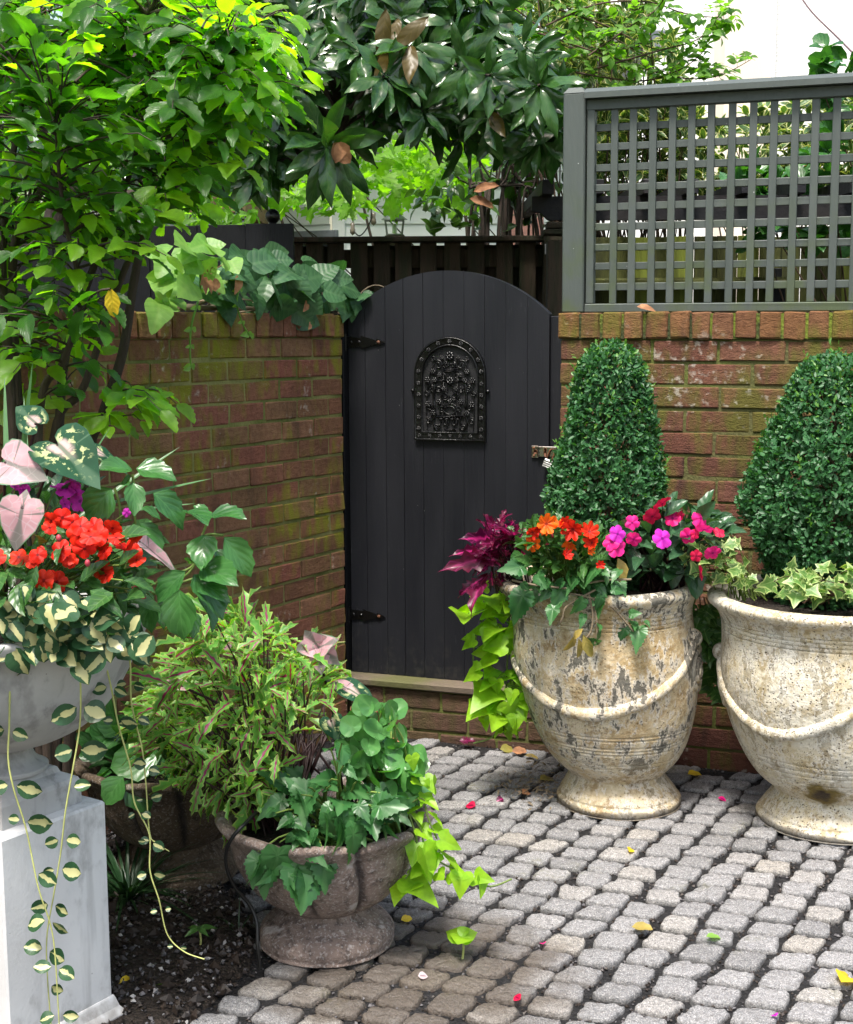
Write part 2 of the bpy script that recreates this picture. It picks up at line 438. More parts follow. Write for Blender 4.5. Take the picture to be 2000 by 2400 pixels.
# stones
def granite():
    t = NT('granite'); ob = t.obj(); r = t.attr('rnd'); e = t.attr('edge')
    cr = t.n('ValToRGB', {0: r}); el = cr.color_ramp.elements
    el[0].color = (.15, .15, .152, 1); el[1].color = (.32, .318, .32, 1)
    for p, c in ((.25, (.235, .233, .237)), (.5, (.20, .20, .203)), (.8, (.265, .262, .265)), (.96, (.285, .265, .235))):
        x = el.new(p); x.color = (*c, 1)
    col = cr.outputs[0]
    s1 = t.noise(330., ob, 3., .7); s2 = t.noise(90., ob, 5.); s3 = t.noise(6., ob, 4.)
    col = t.mix(t.math('MULTIPLY', t.ramp(s1, .50, .60), .68), col, (.075, .075, .08))
    col = t.mix(t.math('MULTIPLY', t.ramp(s1, .47, .36), .5), col, (.58, .55, .54))
    col = t.mix(t.math('MULTIPLY', t.ramp(s2, .48, .68), .55), col, (.10, .095, .095))
    col = t.mix(t.math('MULTIPLY', t.ramp(t.noise(3.2, ob, 4.), .58, .72), t.ramp(s2, .38, .6, 0., .5)), col, (.17, .17, .06))
    col = t.mix(t.math('MULTIPLY', e, .7), col, (.045, .043, .04))
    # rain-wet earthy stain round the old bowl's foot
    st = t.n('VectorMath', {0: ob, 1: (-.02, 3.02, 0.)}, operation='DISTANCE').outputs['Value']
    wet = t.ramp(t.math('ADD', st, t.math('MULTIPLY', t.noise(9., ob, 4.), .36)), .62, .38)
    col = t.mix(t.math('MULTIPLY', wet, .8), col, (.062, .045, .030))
    h = t.math('ADD', t.math('MULTIPLY', s2, .8), t.math('MULTIPLY', s1, .25))
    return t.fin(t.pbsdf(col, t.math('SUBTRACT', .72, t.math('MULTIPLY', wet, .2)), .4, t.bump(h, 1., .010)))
M['granite'] = granite()
def soilmat(name, c1, c2):
    t = NT(name); ob = t.obj()
    v = t.voro(95., ob); n = t.noise(30., ob, 6., .7); r = t.attr('rnd')
    col = t.mix(t.ramp(n, .35, .7), c1, c2)
    h = t.math('ADD', t.math('MULTIPLY', v, -1.), n)
    return t.fin(t.pbsdf(col, .8, .3, t.bump(h, .9, .012)))
M['soil'] = soilmat('soil', (.012, .009, .007), (.035, .026, .02))
M['joint'] = soilmat('joint_grit', (.006, .006, .0065), (.018, .0175, .019))
M['earth'] = simple('earth', (.10, .10, .05), .9, scale=.6, col2=(.06, .08, .03))
def chipmat():
    t = NT('grit_chips'); r = t.attr('rnd')
    cr = t.n('ValToRGB', {0: r}); el = cr.color_ramp.elements
    el[0].color = (.018, .013, .010, 1); el[1].color = (.50, .48, .46, 1)
    for p, c in ((.35, (.035, .024, .018)), (.55, (.06, .055, .058)), (.8, (.11, .105, .11)), (.95, (.22, .21, .21))):
        x = el.new(p); x.color = (*c, 1)
    return t.fin(t.pbsdf(cr.outputs[0], .55, .4, t.bump(t.noise(150., t.obj(), 3.), .3, .003)))
M['chips'] = chipmat()

def urnmat(name, base, ochre, pale, dark, darkamt, ochamt, speck, stain=None):
    t = NT(name); ob = t.obj(); z = t.n('SeparateXYZ', {0: ob}).outputs[2]
    n1 = t.noise(7., ob, 7., .65); n2 = t.noise(22., ob, 6., .65); n3 = t.noise(70., ob, 4.)
    col = t.mix(t.ramp(n1, .36, .62), base, pale)
    oc = t.math('MULTIPLY', t.ramp(t.noise(4.4, ob, 7., .7), .44, .64), ochamt)
    col = t.mix(oc, col, ochre)
    col = t.mix(t.math('MULTIPLY', t.ramp(n2, .50, .62), .65), col, tuple(x * .62 for x in ochre))
    col = t.mix(t.math('MULTIPLY', t.ramp(n3, .52, .62), .3), col, tuple(min(x * 1.25, .85) for x in pale))
    # lost glaze: dark grey patches, longer than wide
    pv = t.mapv(ob, (1, 1, .52))
    dk = t.math('ADD', t.math('MULTIPLY', t.noise(15., pv, 6., .62), .70), t.math('MULTIPLY', t.noise(60., pv, 4., .7), .30))
    dm = t.math('MULTIPLY', t.ramp(dk, .530, .575), darkamt)
    dm = t.math('MULTIPLY', dm, t.ramp(z, .12, .22, .45, 1.))
    col = t.mix(dm, col, t.mix(n3, dark, tuple(x * 2.1 for x in dark)))
    wh = t.math('MULTIPLY', t.ramp(dk, .47, .52), t.ramp(dk, .575, .535))
    col = t.mix(t.math('MULTIPLY', wh, .5), col, (.62, .60, .56))
    sp = t.math('MULTIPLY', t.ramp(t.voro(85., ob), .24, .14), t.ramp(t.noise(13., ob, 3.), .40, .54))
    sp2 = t.math('MULTIPLY', t.ramp(t.voro(190., ob), .32, .18), t.ramp(t.noise(17., ob, 3.), .36, .56))
    col = t.mix(t.math('MULTIPLY', t.math('MAXIMUM', sp, sp2), speck), col, (.05, .035, .025))
    gr = t.math('MULTIPLY', t.ramp(t.math('ADD', t.noise(14., ob, 5.), t.ramp(z, .03, .004, 0., .35)), .52, .66), t.ramp(z, .06, .0))
    col = t.mix(t.math('MULTIPLY', gr, .8), col, (.035, .03, .03))  # chip grime round the foot, deepened with painted contact shade
    if stain is not None:
        d = t.n('VectorMath', {0: t.mapv(ob, (1, 1, .9)), 1: stain}, operation='DISTANCE').outputs['Value']
        dd = t.math('ADD', d, t.math('MULTIPLY', t.noise(22., ob, 5.), .10))
        col = t.mix(t.ramp(dd, .115, .085), col, (.14, .10, .025))
        col = t.mix(t.ramp(dd, .085, .06), col, (.03, .018, .01))
    h = t.math('ADD', t.math('ADD', t.math('MULTIPLY', n2, .6), t.math('MULTIPLY', n3, .5)), t.math('ADD', t.math('MULTIPLY', dm, -.5), t.math('MULTIPLY', sp, -.7)))
    return t.fin(t.pbsdf(col, .72, .35, t.bump(h, .8, .008)))
M['urn_yellow'] = urnmat('glazed_terracotta_yellow', (.40, .315, .18), (.32, .20, .07), (.55, .48, .35), (.036, .042, .044), .82, .55, .5)
M['concrete'] = None
def concrete(name, a, b, dirt, amt):
    t = NT(name); ob = t.obj()
    n1 = t.noise(3.5, ob, 6.); n2 = t.noise(26., t.mapv(ob, (1, 1, .6)), 6., .65); n3 = t.noise(140., ob, 3.)
    col = t.mix(t.ramp(n1, .35, .65), a, b)
    col = t.mix(t.math('MULTIPLY', t.ramp(n2, .5, .7), .35), col, tuple(x * .75 for x in b))
    col = t.mix(t.math('MULTIPLY', t.ramp(t.math('ADD', t.math('MULTIPLY', t.noise(5., ob, 6.), .6), t.math('MULTIPLY', n2, .4)), .52, .68), amt), col, dirt)
    sp = t.math('MULTIPLY', t.ramp(t.voro(48., ob), .09, .05), t.ramp(t.noise(9., ob, 3.), .52, .6))
    col = t.mix(t.math('MULTIPLY', sp, .6), col, (.12, .10, .09))
    zc = t.n('SeparateXYZ', {0: t.n('NewGeometry').outputs['Position']}).outputs[2]
    spl = t.ramp(t.math('ADD', zc, t.math('MULTIPLY', t.noise(30., ob, 5.), .22)), .20, .08)
    col = t.mix(t.math('MULTIPLY', spl, .7), col, (.13, .11, .09))
    drp = t.math('MULTIPLY', t.ramp(t.noise(16., t.mapv(ob, (1, 1, .10)), 4.), .56, .68), amt)
    col = t.mix(t.math('MULTIPLY', drp, .5), col, tuple(x * .9 for x in dirt))
    h = t.math('ADD', t.math('MULTIPLY', n2, .6), t.math('ADD', t.math('MULTIPLY', n3, .3), t.math('MULTIPLY', sp, -1.)))
    return t.fin(t.pbsdf(col, .78, .3, t.bump(h, .3, .004)))
M['concrete'] = concrete('white_concrete', (.62, .62, .62), (.54, .54, .545), (.30, .295, .29), .75)
M['concrete_bowl'] = concrete('grey_concrete', (.46, .455, .45), (.36, .355, .35), (.14, .135, .13), .8)
def oldstone(name, c1, c2, dark, pale):
    t = NT(name); ob = t.obj(); e = t.attr('edge')
    n1 = t.noise(6., ob, 6., .65); n2 = t.noise(40., ob, 6., .7); n3 = t.noise(150., ob, 3.)
    col = t.mix(t.ramp(n1, .35, .65), c1, c2)
    col = t.mix(t.math('MULTIPLY', t.ramp(n2, .48, .66), .7), col, dark)
    col = t.mix(t.math('MULTIPLY', t.ramp(n3, .54, .64), .5), col, pale)
    col = t.mix(t.math('MULTIPLY', t.ramp(t.noise(13., ob, 5.), .62, .7), .8), col, pale)
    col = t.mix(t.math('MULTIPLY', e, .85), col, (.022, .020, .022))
    h = t.math('ADD', t.math('MULTIPLY', n2, 1.), t.math('MULTIPLY', n3, .4))
    return t.fin(t.pbsdf(col, .85, .3, t.bump(h, 1., .010)))
M['stone_bowl'] = oldstone('old_pinkish_stone', (.27, .205, .175), (.18, .135, .115), (.05, .038, .034), (.46, .42, .40))
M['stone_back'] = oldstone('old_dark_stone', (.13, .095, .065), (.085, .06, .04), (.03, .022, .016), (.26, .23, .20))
M['bark'] = simple('bark', (.045, .032, .024), .85, scale=20., bump=.6, bscale=60., stretch=(3, 3, .5))
M['twig'] = simple('twig_brown', (.07, .04, .022), .75, scale=30., bump=.4)
M['stem_green'] = simple('stem_green', (.16, .24, .05), .6, scale=20.)
M['stem_pale'] = simple('stem_pale', (.45, .48, .16), .55, scale=20.)
M['stem_dark'] = simple('stem_dark', (.035, .012, .014), .55)
M['dry'] = simple('dry_leaf', (.36, .17, .08), .75, scale=30., col2=(.20, .09, .04), bump=.4)
M['dry_stalk'] = simple('dry_stalk', (.22, .17, .11), .85, scale=30., bump=.4)
# leaves
M['hornbeam'] = leafmat('hornbeam_leaf', (.016, .058, .010), (.034, .100, .013), (.07, .15, .035), .50, .30, 4.6, (.9, 1., .10), vk=62., va=1.3, vamt=.22, bumpk=.22)
M['hornbeam_backlit'] = leafmat('backlit_hornbeam_leaf', (.065, .155, .012), (.11, .22, .018), (.10, .2, .04), .58, .36, 4.6, (1., 1., .10), vk=62., va=1.3, vamt=.2, bumpk=.2)  # lighter copy of the hornbeam leaf, backlight painted into its colour
M['magnolia'] = leafmat('magnolia_leaf', (.009, .034, .010), (.030, .080, .018), (.07, .12, .03), .16, .22, 3.2, (.8, 1., .2), vk=30., vamt=.22, spec=.45, bumpk=.1)
M['magnolia_old'] = leafmat('magnolia_old_leaf', (.075, .050, .006), (.055, .042, .008), (.11, .08, .02), .3, .4, 2., (1., .8, .3), vk=30.)
M['maple'] = leafmat('maple_leaf', (.085, .19, .016), (.12, .25, .02), (.16, .3, .05), .55, .45, 2.4, (.9, 1., .15), veins='palm', vk=5., vamt=.25)
M['bgtree'] = leafmat('far_leaf', (.06, .145, .02), (.10, .21, .028), (.12, .22, .05), .5, .45, 2.6, (.9, 1., .2))
M['darkshrub'] = leafmat('dark_shrub_leaf', (.020, .055, .016), (.04, .09, .02), (.1, .16, .04), .25, .3, 2., (.8, 1., .2))
def pat_margin(t, col, u, v, e, r, ob, vm):
    m = t.ramp(t.math('ADD', e, t.math('MULTIPLY', t.math('SUBTRACT', t.noise(38., ob, 3.), .5), .7)), .74, .84)
    return t.mix(m, col, (.50, .50, .24))
M['varieg'] = leafmat('cream_edged_leaf', (.035, .085, .025), (.06, .12, .03), (.15, .22, .07), .3, .4, 2., (.9, 1., .3), pattern=pat_margin)
def pat_edge_pale(t, col, u, v, e, r, ob, vm):
    m = t.ramp(t.math('ADD', e, t.math('MULTIPLY', t.math('SUBTRACT', t.noise(45., ob, 3.), .5), .9)), .70, .86)
    return t.mix(t.math('MULTIPLY', m, .85), col, (.36, .44, .17))
M['ivy_pale'] = leafmat('cream_edged_ivy', (.055, .13, .03), (.10, .20, .045), (.28, .36, .14), .3, .4, 2., (.9, 1., .3), veins='palm', vk=5., pattern=pat_edge_pale)
M['ivy'] = leafmat('ivy_leaf', (.035, .10, .022), (.06, .15, .03), (.2, .32, .1), .25, .35, 2., (.8, 1., .2), veins='palm', vk=5., vamt=.5)
M['vine'] = leafmat('wall_vine_leaf', (.018, .058, .022), (.034, .092, .032), (.10, .19, .08), .25, .42, 2.2, (.75, 1., .25), veins='pinnate', vk=34., va=1.6, vamt=.3, bumpk=.16)
M['vine_light'] = leafmat('young_vine_leaf', (.11, .24, .04), (.16, .30, .06), (.25, .38, .1), .4, .45, 2.2, (.9, 1., .25), vk=34., va=1.6, vamt=.3)
M['box'] = leafmat('boxwood_leaf', (.016, .064, .022), (.038, .122, .042), (.08, .17, .06), .22, .42, 2.2, (.8, 1., .25), vamt=.2, spec=.35, bumpk=.1)
M['box_tip'] = leafmat('boxwood_new_leaf', (.06, .16, .03), (.10, .22, .04), (.14, .25, .07), .3, .3, 2., (.85, 1., .2), vamt=.2, bumpk=.1)
M['lime'] = leafmat('lime_vine_leaf', (.15, .30, .012), (.23, .40, .018), (.22, .40, .04), .42, .42, 2.2, (.85, 1., .1), veins='palm', vk=4., vamt=.25)
M['impat'] = leafmat('impatiens_leaf', (.018, .062, .016), (.040, .110, .024), (.12, .24, .07), .25, .34, 2., (.8, 1., .2), vk=30., vamt=.4)
M['impat_dark'] = leafmat('dark_impatiens_leaf', (.018, .05, .026), (.032, .085, .036), (.07, .14, .07), .2, .32, 2., (.8, 1., .25), vk=30., vamt=.4)
M['salvia'] = leafmat('glossy_leaf', (.020, .078, .020), (.040, .125, .030), (.09, .22, .07), .26, .27, 2.2, (.8, 1., .2), vk=26., va=1.8, vamt=.25, bumpk=.16, spec=.5)
M['begonia'] = leafmat('begonia_leaf', (.018, .075, .022), (.038, .125, .034), (.10, .22, .08), .28, .36, 2.2, (.75, 1., .2), veins='palm', vk=4.5, vamt=.35, bumpk=.25)
M['begonia_round'] = leafmat('wax_begonia_leaf', (.05, .155, .045), (.09, .23, .07), (.15, .3, .1), .28, .25, 2.2, (.8, 1., .2), veins='palm', vk=4., vamt=.25, spec=.5)
def pat_coleus(t, col, u, v, e, r, ob, vm):
    m = t.ramp(t.math('ADD', e, t.math('MULTIPLY', t.math('SUBTRACT', t.noise(55., ob, 3.), .5), .8)), .62, .85)
    col = t.mix(t.math('MULTIPLY', m, .6), col, (.34, .40, .11))
    pm = t.math('MULTIPLY', t.ramp(t.math('ADD', u, t.math('MULTIPLY', t.noise(60., ob, 2.), .25)), .42, .28), t.ramp(r, .25, .5))
    return t.mix(pm, col, (.22, .012, .085))
M['coleus'] = leafmat('cut_leaf_coleus', (.070, .21, .032), (.125, .32, .05), (.13, .05, .06), .36, .42, 2.2, (.9, 1., .2), vk=26., vamt=.2, pattern=pat_coleus)
def pat_burg(t, col, u, v, e, r, ob, vm):
    m = t.ramp(t.math('ADD', u, t.math('MULTIPLY', t.noise(40., ob, 3.), .6)), .62, .30)
    return t.mix(t.math('MULTIPLY', m, t.ramp(r, .15, .7)), col, (.46, .022, .17))
M['burgundy'] = leafmat('burgundy_coleus_leaf', (.11, .005, .020), (.06, .004, .030), (.26, .03, .14), .35, .36, 2.4, (1., .45, .75), vk=22., vamt=.5, pattern=pat_burg)
def pat_vinca(t, col, u, v, e, r, ob, vm):
    m = t.ramp(t.math('ADD', t.math('MULTIPLY', u, 1.), t.math('MULTIPLY', t.math('SUBTRACT', t.noise(34., ob, 3.), .5), 1.7)), .36, .30)
    return t.mix(m, col, (.42, .41, .20))
M['vinca'] = leafmat('cream_centred_leaf', (.012, .044, .020), (.024, .070, .028), (.06, .12, .06), .2, .36, 1.6, (.9, 1., .4), vamt=.15, pattern=pat_vinca, bumpk=.03)
def pat_cal(t, col, u, v, e, r, ob, vm):
    core = t.ramp(t.math('ADD', e, t.math('MULTIPLY', t.math('SUBTRACT', t.noise(24., ob, 3.), .5), .5)), .48, .18)
    speck = t.math('MULTIPLY', t.ramp(t.noise(75., ob, 3.), .52, .58), t.ramp(e, .96, .6))
    col = t.mix(speck, col, (.34, .38, .18)); col = t.mix(core, col, (.42, .30, .28))
    return t.mix(t.math('MULTIPLY', vm, .8), col, (.05, .10, .06))
M['cal_green'] = leafmat('green_speckled_caladium', (.006, .036, .016), (.010, .046, .022), (.06, .14, .06), .15, .7, 1.6, (.9, 1., .6), veins='palm', vk=4., vamt=.2, pattern=pat_cal, spec=.15)
def pat_cal2(t, col, u, v, e, r, ob, vm):
    rim = t.ramp(t.math('ADD', e, t.math('MULTIPLY', t.math('SUBTRACT', t.noise(40., ob, 3.), .5), .22)), .93, 1.)
    col = t.mix(t.ramp(t.voro(45., ob, 'DISTANCE_TO_EDGE'), .06, .0), col, (.46, .34, .36))
    col = t.mix(t.math('MULTIPLY', t.ramp(t.noise(52., ob, 3.), .66, .7), .6), col, (.2, .3, .2))
    col = t.mix(rim, col, (.10, .22, .12))
    return t.mix(t.math('MULTIPLY', vm, .75), col, (.13, .14, .12))
M['cal_pink'] = leafmat('pink_caladium', (.40, .22, .25), (.45, .27, .29), (.15, .12, .12), .3, .6, 1.2, (1., .8, .8), veins='palm', vk=3., vamt=.7, pattern=pat_cal2)
M['grass'] = leafmat('grass_blade', (.035, .10, .03), (.06, .14, .05), (.1, .2, .08), .2, .35, 2., (.8, 1., .3), vamt=.2)
M['grass_dark'] = leafmat('dark_grass_blade', (.012, .038, .014), (.022, .06, .02), (.05, .1, .04), .15, .35, 2., (.8, 1., .3), vamt=.2)
M['yellow_leaf'] = leafmat('yellow_leaf', (.62, .42, .02), (.7, .5, .03), (.5, .35, .03), .3, .45, 1.3, (1., .9, .3))
M['olive_leaf'] = leafmat('olive_fallen_leaf', (.20, .19, .04), (.28, .20, .05), (.3, .25, .1), .2, .5, 1.3, (1., .9, .3))
def petal(name, c1, c2, centre, trans=.35):
    t = NT(name); r = t.attr('rnd'); e = t.attr('edge'); ob = t.obj()
    col = t.mix(r, c1, c2)
    col = t.mix(t.math('MULTIPLY', t.ramp(t.noise(90., ob, 2.), .4, .7), .3), col, tuple(min(1, x * 1.25 + .02) for x in c2))
    col = t.mix(t.math('MULTIPLY', t.ramp(e, .75, .25), .45), col, centre)
    col = t.mix(t.ramp(e, .22, .10), col, tuple(x * .5 for x in centre))
    uvn = t.n('SeparateXYZ', {0: t.n('UVMap', uv_map='UVMap').outputs[0]})
    an = t.math('ARCTAN2', t.math('SUBTRACT', uvn.outputs[0], .5), t.math('SUBTRACT', uvn.outputs[1], .5))
    stre = t.ramp(t.math('ADD', t.math('COSINE', t.math('MULTIPLY', an, 35.)), t.math('MULTIPLY', t.noise(80., ob, 3.), 1.2)), .9, 1.8)
    col = t.mix(t.math('MULTIPLY', stre, .4), col, tuple(x * .55 for x in c1))
    p = t.pbsdf(col, .5, .25, t.bump(t.noise(110., ob, 3.), .25, .003)); tr = t.n('BsdfTranslucent', {'Color': col})
    return t.fin(t.n('MixShader', {0: trans, 1: p.outputs[0], 2: tr.outputs[0]}))
M['red'] = petal('scarlet_petal', (.74, .012, .006), (.66, .035, .006), (.30, .006, .008))
M['orange'] = petal('orange_petal', (.95, .20, .008), (.92, .11, .008), (.8, .05, .02))
M['pink'] = petal('pink_petal', (.85, .012, .17), (.85, .03, .32), (.5, .0, .2))
M['rose'] = petal('crimson_petal', (.55, .008, .045), (.62, .01, .08), (.35, .0, .05))
M['magenta'] = petal('magenta_petal', (.58, .02, .46), (.66, .05, .50), (.3, .0, .3))
M['white_petal'] = petal('pale_pink_petal', (.55, .42, .45), (.58, .50, .51), (.45, .30, .34))
M['bud'] = simple('flower_bud', (.50, .05, .08), .5)
# ------------------------------------------------------------------ frames of the place
WO = np.array([.435, 4.652, 0.]); WD = nrm([.9397, -.342, 0.]); WN = np.array([-.342, -.9397, 0.])   # gate wall: along, towards the yard
WM = frame(WO, WD, -WN, UP)
LO = np.array([-.285, 4.93, 0.]); LD = nrm([.497, .868, 0.]); LN = np.array([.868, -.497, 0.])
LM = frame(LO, LD, -LN, UP); LM[2, 0] = -.012
def onplane(Mx, px, py, off=0.):
    r = ray(px, py); n = np.array(Mx[:3, 1]); o = np.array(Mx[:3, 3])
    k = (n.dot(o - np.array([0, 0, H])) + off) / n.dot(r); p = np.array([0, 0, H]) + r * k
    return (p - o).dot(Mx[:3, 0]), p[2], p
def L2W(Mx, p): return Mx[:3, :3] @ np.array(p, float) + Mx[:3, 3]

# ------------------------------------------------------------------ ground, bed, setts
bed_y = np.array([1.0, 2.2, 2.78, 3.04, 3.3, 3.6, 3.9, 4.3, 6.0]); bed_x = np.array([-1.0, -.72, -.50, -.40, -.42, -.56, -.66, -.8, -1.2])
def bedx(y): return np.interp(y, bed_y, bed_x)
def heights(X, Y, s):
    return s * (np.sin(X * 9.1 + Y * 4.3) + np.sin(X * 17.3 - Y * 13.1 + 1.) * .6 + np.sin(X * 31. + Y * 27.) * .3)
def sheet(name, x0, x1, y0, y1, nx, ny, zf, mat):
    X, Y = np.meshgrid(np.linspace(x0, x1, nx), np.linspace(y0, y1, ny)); Z = zf(X, Y)
    i = np.arange(ny - 1)[:, None] * nx + np.arange(nx - 1)[None]
    F = np.stack([i, i + 1, i + nx + 1, i + nx], -1).reshape(-1, 4)
    mb = MB(); mb.add(np.stack([X, Y, Z], -1).reshape(-1, 3), F); o = mb.build(name, mat); o['kind'] = 'structure'; return o
sheet('ground', -120, 120, -40, 200, 40, 40, lambda X, Y: X * 0 - .07, M['earth'])
sheet('path', -3.2, 4.2, .4, 6.2, 60, 60, lambda X, Y: -.0135 + heights(X, Y, .0022), M['joint'])
def bedz(X, Y):
    d = bedx(Y) - X
    return np.where(d > 0, np.minimum(d * .3, .018) - .009, -.05) + heights(X, Y, .003)
sheet('flower_bed', -3.2, .0, .4, 5.4, 110, 160, bedz, M['soil'])

U_ = np.array([math.sin(math.radians(29)), math.cos(math.radians(29)), 0]); V_ = nrm([math.cos(math.radians(18)), -math.sin(math.radians(18)), 0])
setts = MB(); SEG = 28
ang = np.arange(SEG) / SEG * 2 * PI
sq = (np.abs(np.cos(ang)) ** 9 + np.abs(np.sin(ang)) ** 9) ** (-1 / 9)
RINGS = [(.0, 0.), (.55, -.0002), (.87, -.0007), (.965, -.0032), (1.0, -.014), (1.015, -.036)]
def sett(c, du, dv, la, lb, rot):
    a = ang + 0; k = rng.normal(0, 1, SEG); k = k * .45 + (np.roll(k, 1) + np.roll(k, -1)) / 3
    rad = np.minimum(sq, 1.24) * (1 + .05 * k)
    ca, sa = math.cos(rot), math.sin(rot); dn = 1 + .05 * math.sin(c[0] * 37); sk = rng.normal(0, .09); tp = rng.normal(0, .09)
    tl = rng.normal(0, .014, 2); zt = rng.normal(0, .0018)
    V, E = [], []
    for i, (r, z) in enumerate(RINGS):
        x = np.cos(a) * rad * r; y = np.sin(a) * rad * r
        x2 = x * (1 + tp * y) + sk * y; y2 = y
        X = x2 * la / 2; Y = y2 * lb / 2
        X, Y = X * ca - Y * sa, X * sa + Y * ca
        Z = z + zt + X * tl[0] + Y * tl[1] + (rng.normal(0, .0017, SEG) if 0 < i < 4 else 0)
        V.append(c[None] + X[:, None] * du[None] + Y[:, None] * dv[None] + np.stack([0 * Z, 0 * Z, Z], -1))
        E.append(np.full(SEG, [0, 0, 0, .25, .9, 1][i]))
    V = np.concatenate(V); n = len(RINGS)
    i = np.arange(n - 1)[:, None] * SEG; j = np.arange(SEG)[None]
    F = np.stack([i + j, i + SEG + j, i + SEG + (j + 1) % SEG, i + (j + 1) % SEG], -1).reshape(-1, 4)
    setts.add(V, F, rnd=rng.random(), edge=np.concatenate(E))
sett_c = []
for ci in range(-33, 42):
    v = ci * .1005 + .02
    u = 1.0 + rng.uniform(0, .1)
    while u < 6.6:
        l = rng.uniform(.066, .088)
        uu = u + l / 2; u += l + rng.uniform(.013, .021)
        vv = v + .012 * math.sin(uu * 2.1) + .022 * (uu - 3.5) ** 2 + rng.normal(0, .003)
        p = U_ * uu + V_ * vv
        wl = (p - WO).dot(WD); wd = (p - WO).dot(-WN)
        if p[0] < bedx(p[1]) + rng.uniform(-.03, .03): continue
        if wd > -.03 or (p - LO).dot(LN) < .06 or p[1] < .9 or p[0] > 3.6: continue
        sett(p, V_, U_, rng.uniform(.080, .092), l, rng.normal(0, .045) + .03 * (uu - 3.5)); sett_c.append(p)
setts = setts.build('cobblestone_path', M['granite']); setts['kind'] = 'structure'
# loose chips: in the joints, and thicker on the bed
chip = (np.array([[.6, 0, 0], [0, .5, 0], [-.55, .1, 0], [0, -.5, 0], [.1, 0, .4], [0, .1, -.35]]), np.array([[0, 1, 4], [1, 2, 4], [2, 3, 4], [3, 0, 4], [1, 0, 5], [2, 1, 5], [3, 2, 5], [0, 3, 5]]), np.zeros((6, 2)), np.zeros(6))
chips = MB(); n = 22000
P = np.stack([rng.uniform(-.75, 1.9, n), 2.2 + 2.6 * rng.random(n) ** 1.2, np.full(n, -.0105)], -1)
P = P[P[:, 0] > bedx(P[:, 1])]
scatter(chips, [chip], P, rng.normal(0, 1, (len(P), 3)) * [1, 1, .3], jitter(UP, len(P), .4), rng.uniform(.004, .011, len(P)), rng.random(len(P)) ** 1.5 * .85)
o = chips.build('gravel', M['chips'], smooth=False); tag(o, 'dark slate chips filling the joints between the cobbles', 'gravel', kind='stuff')
chips = MB(); n = 9000
P = np.stack([rng.uniform(-1.3, -.2, n), rng.uniform(2.3, 4.3, n), np.zeros(n)], -1); P = P[P[:, 0] < bedx(P[:, 1]) + .03]
P[:, 2] = bedz(P[:, 0], P[:, 1]) + .004
scatter(chips, [chip], P, rng.normal(0, 1, (len(P), 3)) * [1, 1, .35], jitter(UP, len(P), .5), rng.uniform(.005, .016, len(P)), rng.random(len(P)) ** 1.5)
P2 = P[rng.random(len(P)) < .12]; 
scatter(chips, [chip], P2 + [0, 0, .004], rng.normal(0, 1, (len(P2), 3)) * [1, 1, .2], jitter(UP, len(P2), .3), rng.uniform(.02, .045, len(P2)), rng.random(len(P2)) * .35, wid=.25)
o = chips.build('mulch', M['chips'], smooth=False); tag(o, 'dark bark mulch and grit covering the flower bed', 'mulch', kind='stuff')

# ------------------------------------------------------------------ brick walls
def brickwork(mb, s0, s1, ztop, n, L, ch, joint=.009, thick=.20, mi=(0, 1), end=True, phase=0., y0=0.):
    mb.add(*_box((s0 + .006, y0 + .0045, ztop - n * ch), (s1 - .006, thick - .0045, ztop)), m=mi[1])
    for k in range(n):
        zc = ztop - (k + .5) * ch
        s = s1 + (0 if (k % 2) ^ 0 else -L / 2) + phase * L * 0
        edges = []
        b = s1; first = True
        while b > s0 + .01:
            l = (L / 2 if (first and k % 2) else L) * (1 + rng.normal(0, .012)); first = False
            a = max(b - l, s0); edges.append((a, b)); b = a
        for a, b in edges:
            rbox(mb, ((a + b) / 2, y0 + .05 + rng.normal(0, .0013), zc + rng.normal(0, .0008)), (b - a - joint, .10, ch - joint + rng.normal(0, .0008)), .0035, rng.random(), .0011, mi[0])
        if end:
            for e in (s0, s1):
                rbox(mb, (e + (.0 if e == s0 else -.0) , y0 + .1 + .055, zc), (.02, .085, ch - joint), .003, rng.random(), .0008, mi[0])
def _box(a, b):
    a, b = np.array(a, float), np.array(b, float)
    V = np.array([[(a, b)[i][0], (a, b)[j][1], (a, b)[k][2]] for i in (0, 1) for j in (0, 1) for k in (0, 1)])
    return V, [[0, 1, 3, 2], [4, 6, 7, 5], [0, 4, 5, 1], [2, 3, 7, 6], [0, 2, 6, 4], [1, 5, 7, 3]]
def box(mb, a, b, rnd=.5, m=0): mb.add(*_box(a, b), rnd=rnd, m=m)
def coping(mb, s0, s1, z0, h, pitch, y0, y1, mi=(0, 1), gap=.009, jit=.0014):
    mb.add(*_box((s0 + .004, y0 + .010, z0), (s1 - .004, y1 - .01, z0 + h - .006)), m=mi[1])
    s = s1
    while s > s0 + .02:
        w = pitch * (1 + rng.normal(0, .06)); a = max(s - w, s0)
        rbox(mb, ((a + s) / 2, (y0 + y1) / 2 + rng.normal(0, .0025), z0 + h / 2 + rng.normal(0, .0012)), (s - a - gap, y1 - y0, h), .005, rng.random(), jit, mi[0]); s = a

